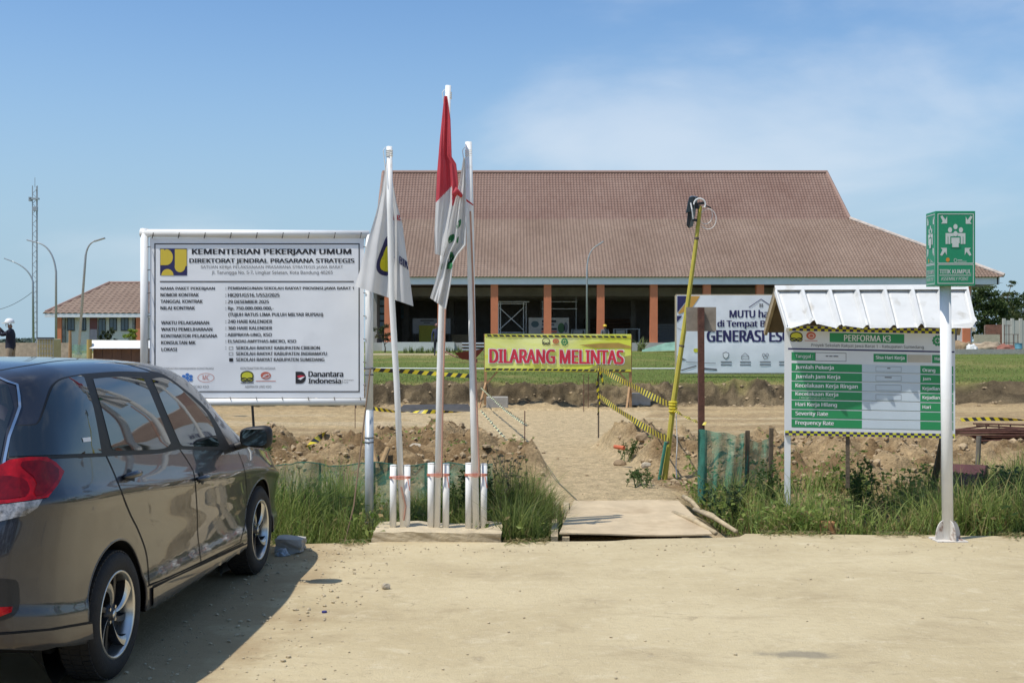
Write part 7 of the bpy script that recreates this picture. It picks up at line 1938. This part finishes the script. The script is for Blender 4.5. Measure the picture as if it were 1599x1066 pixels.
weed(405, 11.6, .85, .18, 240, 'tall leafy weed behind the car mirror', 1, leaf=.05)
weed(748, 10.7, .62, .26, 420, 'dark leafy weed right of the right flagpole', 2, ((.03, .06, .018), (.09, .13, .035)), .05)
weed(790, 10.9, .8, .22, 160, 'tall thin seeding weed beside the path', 3, ((.10, .085, .06), (.20, .17, .11)), .045)
weed(715, 11.2, .55, .3, 300, 'low leafy weed between the middle and right flagpoles', 4)
weed(1140, 11.2, .42, .25, 260, 'dark leafy weed at the foot of the green net', 5, ((.03, .06, .03), (.07, .11, .04)), .04)
weed(1200, 11.6, .65, .25, 320, 'bushy weed left of the statistics board leg', 6)
weed(1345, 11.6, .62, .22, 220, 'leafy weed under the middle of the statistics board', 7, leaf=.05)
weed(1580, 11.6, .55, .4, 420, 'grey green weed at the right edge', 8, ((.06, .10, .04), (.14, .20, .10)), .06)
weed(460, 10.8, .5, .3, 320, 'leafy weed near the front wheel of the car', 9)
weed(985, 14.8, .25, .2, 150, 'small weed on the mound left of the yellow pole', 10)
weed(1000, 12.9, .2, .25, 150, 'low weed at the edge of the path', 11, leaf=.04)

# ------------------------------------------------------------------ wheelbarrow on the lawn
dw = 50.0; zw = tz(P(712, 0, dw).x, dw)
wb = root('wheelbarrow', (P(712, 0, dw).x, dw, zw), 'red wheelbarrow standing on the lawn behind the right flagpole', 'wheelbarrow')
WR = mat('red_barrow', (.24, .035, .03), .55, var=.15)
def PW(px, py, dd=0): return P(px, py, dw + dd)
MB().hexa([PW(722, 561, -.3), PW(742, 561, -.3), PW(742, 561, .3), PW(722, 561, .3), PW(710, 551, -.42), PW(757, 544, -.42), PW(757, 544, .42), PW(710, 551, .42)]).build('tray', WR, wb)
for s_ in (-.25, .25):
    MB().tube([PW(692, 547, s_), PW(712, 557, s_), PW(745, 564, s_)], .03, 7).build('handle', mat('pink_handle', (.42, .2, .16), .6), wb)
    b_ = PW(745, 560, s_); MB().bar(b_, (b_.x, b_.y, tz(b_.x, b_.y) - .02), .05).build('leg', WR, wb)
wc = PW(722, 568); rw = wc.z - tz(wc.x, wc.y)
MB().lathe(wc, [(rw * .5, -.05), (rw, -.05), (rw * 1.02, 0), (rw, .05), (rw * .5, .05)], 18, 'y').build('wheel', WR, wb)
pipes = root('pipe_stack', (P(740, 0, 56).x, 56, tz(P(740, 0, 56).x, 56)), 'stack of rusty pipes behind the wheelbarrow', 'pipes')
for k in range(5):
    zz = P(0, 546 - k * 2.4, 56).z; MB().tube([(P(722, 0, 56).x, 56 + (k % 2) * .1, zz), (P(764, 0, 56).x, 56 + (k % 2) * .1, zz)], .045, 8).build('pipe', RUST if k % 2 else GREYMETAL, pipes)
for px in (726, 742, 758):
    x = P(px, 0, 56).x; MB().box((x - .05, 55.9, tz(x, 56) - .05), (x + .05, 56.2, P(0, 547, 56).z)).build('support', DARKWOOD, pipes)

# ------------------------------------------------------------------ left background
def onground(px, d): x = P(px, 0, d).x; return Vector((x, d, tz(x, d)))
g0 = onground(185, 25)
pf = root('panel_fence', g0, 'brown panel fence with white metal coping and a yellow post', 'fence')
for k in range(12):
    x = P(146, 0, 25).x + k * .21; MB().box((x, 25, g0.z - .2), (x + .2, 25.03, P(0, 543, 25).z)).build('plank', mat('brown_panel', (.14, .075, .045), .75, var=.25, scale=4), pf)
xa, xe = P(143, 0, 25).x, P(143, 0, 25).x + 2.7
MB().hexa([(xa, 24.85, P(0, 544, 25).z), (xe, 24.85, P(0, 544, 25).z), (xe, 25.05, P(0, 534, 25).z - .01), (xa, 25.05, P(0, 534, 25).z - .01), (xa, 24.85, P(0, 544, 25).z + .012), (xe, 24.85, P(0, 544, 25).z + .012), (xe, 25.05, P(0, 532, 25).z), (xa, 25.05, P(0, 531, 25).z)]).build('coping', WHITE, pf)
MB().tube([(P(140, 0, 24.9).x, 24.9, g0.z - .2), P(140, 530, 24.9)], .055, 12).build('post', mat('yellow_bamboo', (.45, .33, .10), .6, var=.15), pf)
g0 = onground(72, 34)
ib = root('water_tank', g0, 'yellowed plastic tank in a metal cage behind the car roof', 'tank')
xa, xe = P(58.5, 0, 34).x, P(84, 0, 34).x; zt = P(0, 529, 34).z
MB().box((xa, 34, g0.z), (xe, 34.6, zt)).build('tank', mat('yellow_tank', (.52, .42, .20), .5, var=.1), ib, bevel=.03)
m = MB()
for k in range(7): x = xa + (xe - xa) * k / 6; m.bar((x, 33.98, g0.z), (x, 33.98, zt), .012)
for k in range(9): z = g0.z + (zt - g0.z) * k / 8; m.bar((xa, 33.97, z), (xe, 33.97, z), .012)
m.build('cage', GREYMETAL, ib)
MB().bar((xa, 34, zt + .02), (xe, 34, zt + .02), .05).build('lid_rail', DKFRAME, ib)
for px, d, w, h, mt_, lab in ((44, 24, .2, 1.12, mat('white_red_sack', (.62, .50, .45), .7, var=.25, scale=4), 'white and red sack on top of the pile behind the car'), (24, 24.4, .2, 1.05, mat('navy_tarp', (.03, .03, .10), .7, var=.2), 'dark blue tarp below the filming person'), (66, 24, .13, 1.02, mat('blue_white_bag', (.25, .32, .5), .6, var=.4, scale=10), 'blue and white bag right of the white sack')):
    g0 = onground(px, d); heap('sack', px, d, w, h, .25, mt_, lab, 'sack', int(px))
g0 = onground(110, 40); o = MB().tube([g0 - Vector((0, 0, .2)), P(110, 516, 40)], [.07, .05], 8).build('wooden_post', WOOD); tag(o, 'rough wooden post in front of the small house', 'post')
gl2 = []
for k in range(12):
    px = 112 + k * 2.6; b_ = onground(px, 46); gl2.append((P(px, 538, 46), b_))
V, Fc = net('n', gl2, '', NET, .02, 6); tag(obj('net_fence', V, Fc, mat('pale_green_fence', (.18, .34, .24), .8, var=.2, alpha=(8, .45, .8)), None, True), 'pale green net fence between the leaning lamp and the brown panel fence', 'net fence')
o = MB().box((P(-40, 0, 58).x, 58, tz(P(40, 0, 58).x, 58) - .1), (P(110, 0, 58).x, 58.2, P(0, 535, 58).z)).build('low_wall', mat('tan_block', (.40, .33, .24), .9, var=.25)); tag(o, 'low tan wall behind the filming person', 'wall')
# overhead wire into the lamp by the mast
a, b_ = P(-30, 485, 95), P(52, 455, 95); pts = [a.lerp(b_, t) - Vector((0, 0, 1.0 * 4 * t * (1 - t) * .5)) for t in np.linspace(0, 1, 12)]
o = MB().tube(pts, .02, 5).build('wire', BLACK); tag(o, 'sagging dark wire running to the lamp beside the mast', 'wire')

# ------------------------------------------------------------------ people
def person(px, d, joints, label, mats_fn, helmet, facing, scale=1.0, extra=None):
    """joints: metres, x to the person's right in the picture, y depth, z up; skin surface over a connected skeleton"""
    b = onground(px, d) if not isinstance(d, tuple) else Vector((P(px, 0, d[0]).x, d[0], d[1]))
    r = root('person', b, label, 'person')
    names = list(joints.keys()); V = [Vector(joints[n][0]) * scale for n in names]; R = [joints[n][1] * scale for n in names]
    E_ = [(names.index(joints[n][2]), i) for i, n in enumerate(names) if joints[n][2]]
    me = bpy.data.meshes.new('body'); me.from_pydata([tuple(v) for v in V], E_, []); o = bpy.data.objects.new('body', me); COL.objects.link(o)
    md = o.modifiers.new('skin', 'SKIN'); md.use_smooth_shade = True
    for i, sv in enumerate(me.skin_vertices[0].data): sv.radius = (R[i], R[i] * (.8 if names[i] in ('pelvis', 'waist', 'chest') else 1)); sv.use_root = (i == 0)
    o.modifiers.new('sub', 'SUBSURF').levels = 1
    dg = bpy.context.evaluated_depsgraph_get(); dg.update(); ev = bpy.data.meshes.new_from_object(o.evaluated_get(dg))
    VV = np.array([v.co for v in ev.vertices]); FF = [tuple(p.vertices) for p in ev.polygons]; bpy.data.objects.remove(o); bpy.data.meshes.remove(ev)
    mi = [mats_fn(VV[list(f)].mean(0) / scale) for f in FF]
    obj('body', VV + np.array(b), FF, [mats_fn.skin, mats_fn.shirt, mats_fn.trousers, mats_fn.shoe], r, True, mi)
    hc = Vector(joints['head'][0]) * scale + b
    hm = MB().lathe(hc + Vector((0, 0, .03 * scale)), [(.135 * scale, 0), (.132 * scale, .02), (.125 * scale, .06), (.10 * scale, .105), (.055 * scale, .13), (0, .138)], 20)
    hm.build('helmet', helmet, r, True)
    fx = Vector(facing).normalized(); br3 = MB(); c = hc + Vector((0, 0, .035 * scale)); sd = Vector((-fx.y, fx.x, 0))
    br3.hexa([c + fx * .08 - sd * .11, c + fx * .08 + sd * .11, c + fx * .20 + sd * .06 - Vector((0, 0, .015)), c + fx * .20 - sd * .06 - Vector((0, 0, .015)), c + fx * .08 - sd * .11 + Vector((0, 0, .02)), c + fx * .08 + sd * .11 + Vector((0, 0, .02)), c + fx * .20 + sd * .06, c + fx * .20 - sd * .06]); br3.build('helmet_peak', helmet, r)
    face = MB()
    for s_ in (-1, 1): face.blob(hc + fx * .088 * scale + sd * .032 * s_ + Vector((0, 0, .0)), .012, 3, 0, 1)
    face.build('eyes', BLACK, r); MB().blob(hc + fx * .105 * scale + Vector((0, 0, -.03)), (.016, .016, .024), 4, 0, 1).build('nose', SKIN, r, True)
    MB().blob(hc + fx * .092 * scale + Vector((0, 0, -.072)), (.022, .022, .007), 4, 0, 1).build('mouth', mat('lips', (.25, .09, .07), .6), r, True)
    for s_ in (-1, 1): MB().blob(hc + sd * .092 * s_ + Vector((0, 0, -.01)), (.02, .02, .032), 4, 0, 1).build('ear', SKIN, r, True)
    return r, b
class Dress:
    def __init__(s, shirt, trousers, shoe, hip=.92, neck=1.47, head='skin', hand_fn=None): s.skin = SKIN; s.shirt = shirt; s.trousers = trousers; s.shoe = shoe; s.hip = hip; s.neck = neck; s.hand_fn = hand_fn
    def __call__(s, c):
        if s.hand_fn and s.hand_fn(c): return 0
        if c[2] > s.neck: return 0
        if c[2] > s.hip: return 1
        return 2 if c[2] > .10 else 3
def skeleton(hands, hfx, knee=0):
    """hands: ((elbow, hand) left, right); hfx: facing"""
    J = {'pelvis': ((0, 0, .95), .155, None), 'waist': ((0, 0, 1.10), .145, 'pelvis'), 'chest': ((0, 0, 1.30), .175, 'waist'), 'neck': ((0, 0, 1.46), .06, 'chest'), 'head': ((hfx[0] * .03, hfx[1] * .03, 1.60), .10, 'neck')}
    sdx, sdy = -hfx[1], hfx[0]
    for k, s_ in (('l', 1), ('r', -1)):
        J['sh' + k] = ((sdx * .19 * s_, sdy * .19 * s_, 1.39), .075, 'chest'); el, ha = hands[k]
        J['el' + k] = (el, .052, 'sh' + k); J['wr' + k] = (ha, .036, 'el' + k)
        dv = (Vector(ha) - Vector(el)).normalized(); J['pa' + k] = (tuple(Vector(ha) + dv * .06), .038, 'wr' + k)
        for q in range(5):
            off = Vector((sdx, sdy, 0)) * ((q - 2) * .019) if q < 4 else Vector((sdx, sdy, 0)) * (.055)
            ln = (.07, .085, .08, .065, .035)[q]; st = Vector(ha) + dv * (.085 if q < 4 else .03) + off; J['f%d%s' % (q, k)] = (tuple(st), .010, 'pa' + k); J['g%d%s' % (q, k)] = (tuple(st + dv * ln + Vector((hfx[0], hfx[1], -.6)) * .02), .008, 'f%d%s' % (q, k))
        J['hip' + k] = ((sdx * .10 * s_, sdy * .10 * s_, .88), .105, 'pelvis'); J['kn' + k] = ((sdx * .12 * s_ + hfx[0] * knee * s_, sdy * .12 * s_ + hfx[1] * knee * s_, .50), .07, 'hip' + k)
        J['an' + k] = ((sdx * .13 * s_, sdy * .13 * s_, .09), .045, 'kn' + k); J['to' + k] = ((sdx * .13 * s_ + hfx[0] * .16, sdy * .13 * s_ + hfx[1] * .16, .04), .038, 'an' + k)
    return J
NAVYC = mat('navy_cloth', (.012, .014, .03), .85, var=.15); BEIGE = mat('beige_cloth', (.30, .23, .16), .85, var=.15); SHOE = mat('dark_shoe', (.03, .025, .02), .7)
Jk = skeleton({'l': ((-.20, .12, 1.30), (-.33, .08, 1.47)), 'r': ((-.20, -.16, 1.28), (-.33, -.06, 1.46))}, (-1, 0, 0))
pe1, b1_ = person(17, 32.5, Jk, 'person in navy shirt and white helmet holding up a phone at the left edge', Dress(NAVYC, BEIGE, SHOE, neck=1.50, hand_fn=lambda c: c[0] < -.31), mat('white_helmet', (.80, .80, .80), .3, var=.02), (-1, 0, 0), 1.0)
ph = MB().box(b1_ + Vector((-.47, -.09, 1.50)), b1_ + Vector((-.455, .07, 1.58))).build('phone', BLACK, bevel=.004); tag(ph, 'black phone held up by the person at the left edge', 'phone')
Jk = skeleton({'l': ((.27, .0, 1.12), (.26, -.10, .88)), 'r': ((-.27, 0, 1.12), (-.26, -.1, .88))}, (0, -1, 0), .06)
person(683, 62, Jk, 'worker in dark blue clothes standing behind the middle flagpole', Dress(mat('dark_blue_cloth', (.022, .026, .06), .85, var=.15), mat('charcoal_cloth', (.035, .035, .045), .85, var=.1), SHOE), mat('brown_helmet', (.16, .06, .04), .5, var=.1), (0, -1, 0), 1.0)
Jk = skeleton({'l': ((.25, -.15, 1.12), (.12, -.34, 1.02)), 'r': ((-.25, -.15, 1.12), (-.12, -.34, 1.02))}, (0, -1, 0), .04)
xh = P(945, 0, 74).x; person(945, 74, Jk, 'worker in yellow helmet half hidden behind the yellow banner', Dress(mat('grey_cloth', (.10, .10, .11), .85, var=.1), NAVYC, SHOE), mat('yellow_helmet', (.62, .42, .02), .35, var=.03), (0, -1, 0), 1.0)

# ------------------------------------------------------------------ trees across the road, behind the viewer (seen only as reflections in the car)
def roadside():
    rg = np.random.default_rng(77); n = 9000; k = rg.integers(0, 16, n); cx = -24 + k * 3.6 + rg.normal(0, .4, n) * 0; hh = 3.2 + 2.2 * _noise1(k)
    u = rg.normal(0, 1, (n, 3)); u /= np.linalg.norm(u, axis=1)[:, None]; rr = rg.uniform(.6, 1, n)[:, None]
    Pn = np.stack([cx, -19 + 1.5 * np.sin(k * 2.1), hh], -1) + u * rr * np.stack([2.2 + 0 * cx, 1.8 + 0 * cx, hh * .85], -1)
    Pn[:, 2] = np.maximum(Pn[:, 2], .1)
    nrm = rg.normal(0, 1, (n, 3)); nrm /= np.linalg.norm(nrm, axis=1)[:, None]; t1 = np.cross(nrm, rg.normal(0, 1, (n, 3))); t1 /= np.linalg.norm(t1, axis=1)[:, None]; t2 = np.cross(nrm, t1); s_ = rg.uniform(.22, .42, (n, 1))
    V = np.stack([Pn - t1 * s_, Pn + t2 * s_ * .6, Pn + t1 * s_, Pn - t2 * s_ * .6], 1).reshape(-1, 3)
    return V, np.arange(4 * n).reshape(-1, 4), np.repeat(np.array((.05, .075, .025)) * rg.uniform(.6, 1.6, (n, 1)), 4, 0)
def _noise1(k): return vnoise(k * 1.7, k * 0.0, 3)
V, Fc, Cc = roadside()
tag(obj('roadside_wood', V, Fc, LEAFM, None, False, None, Cc, origin=(0, -19, 0)), 'dark green trees across the road reflected in the car', 'trees', kind='stuff')
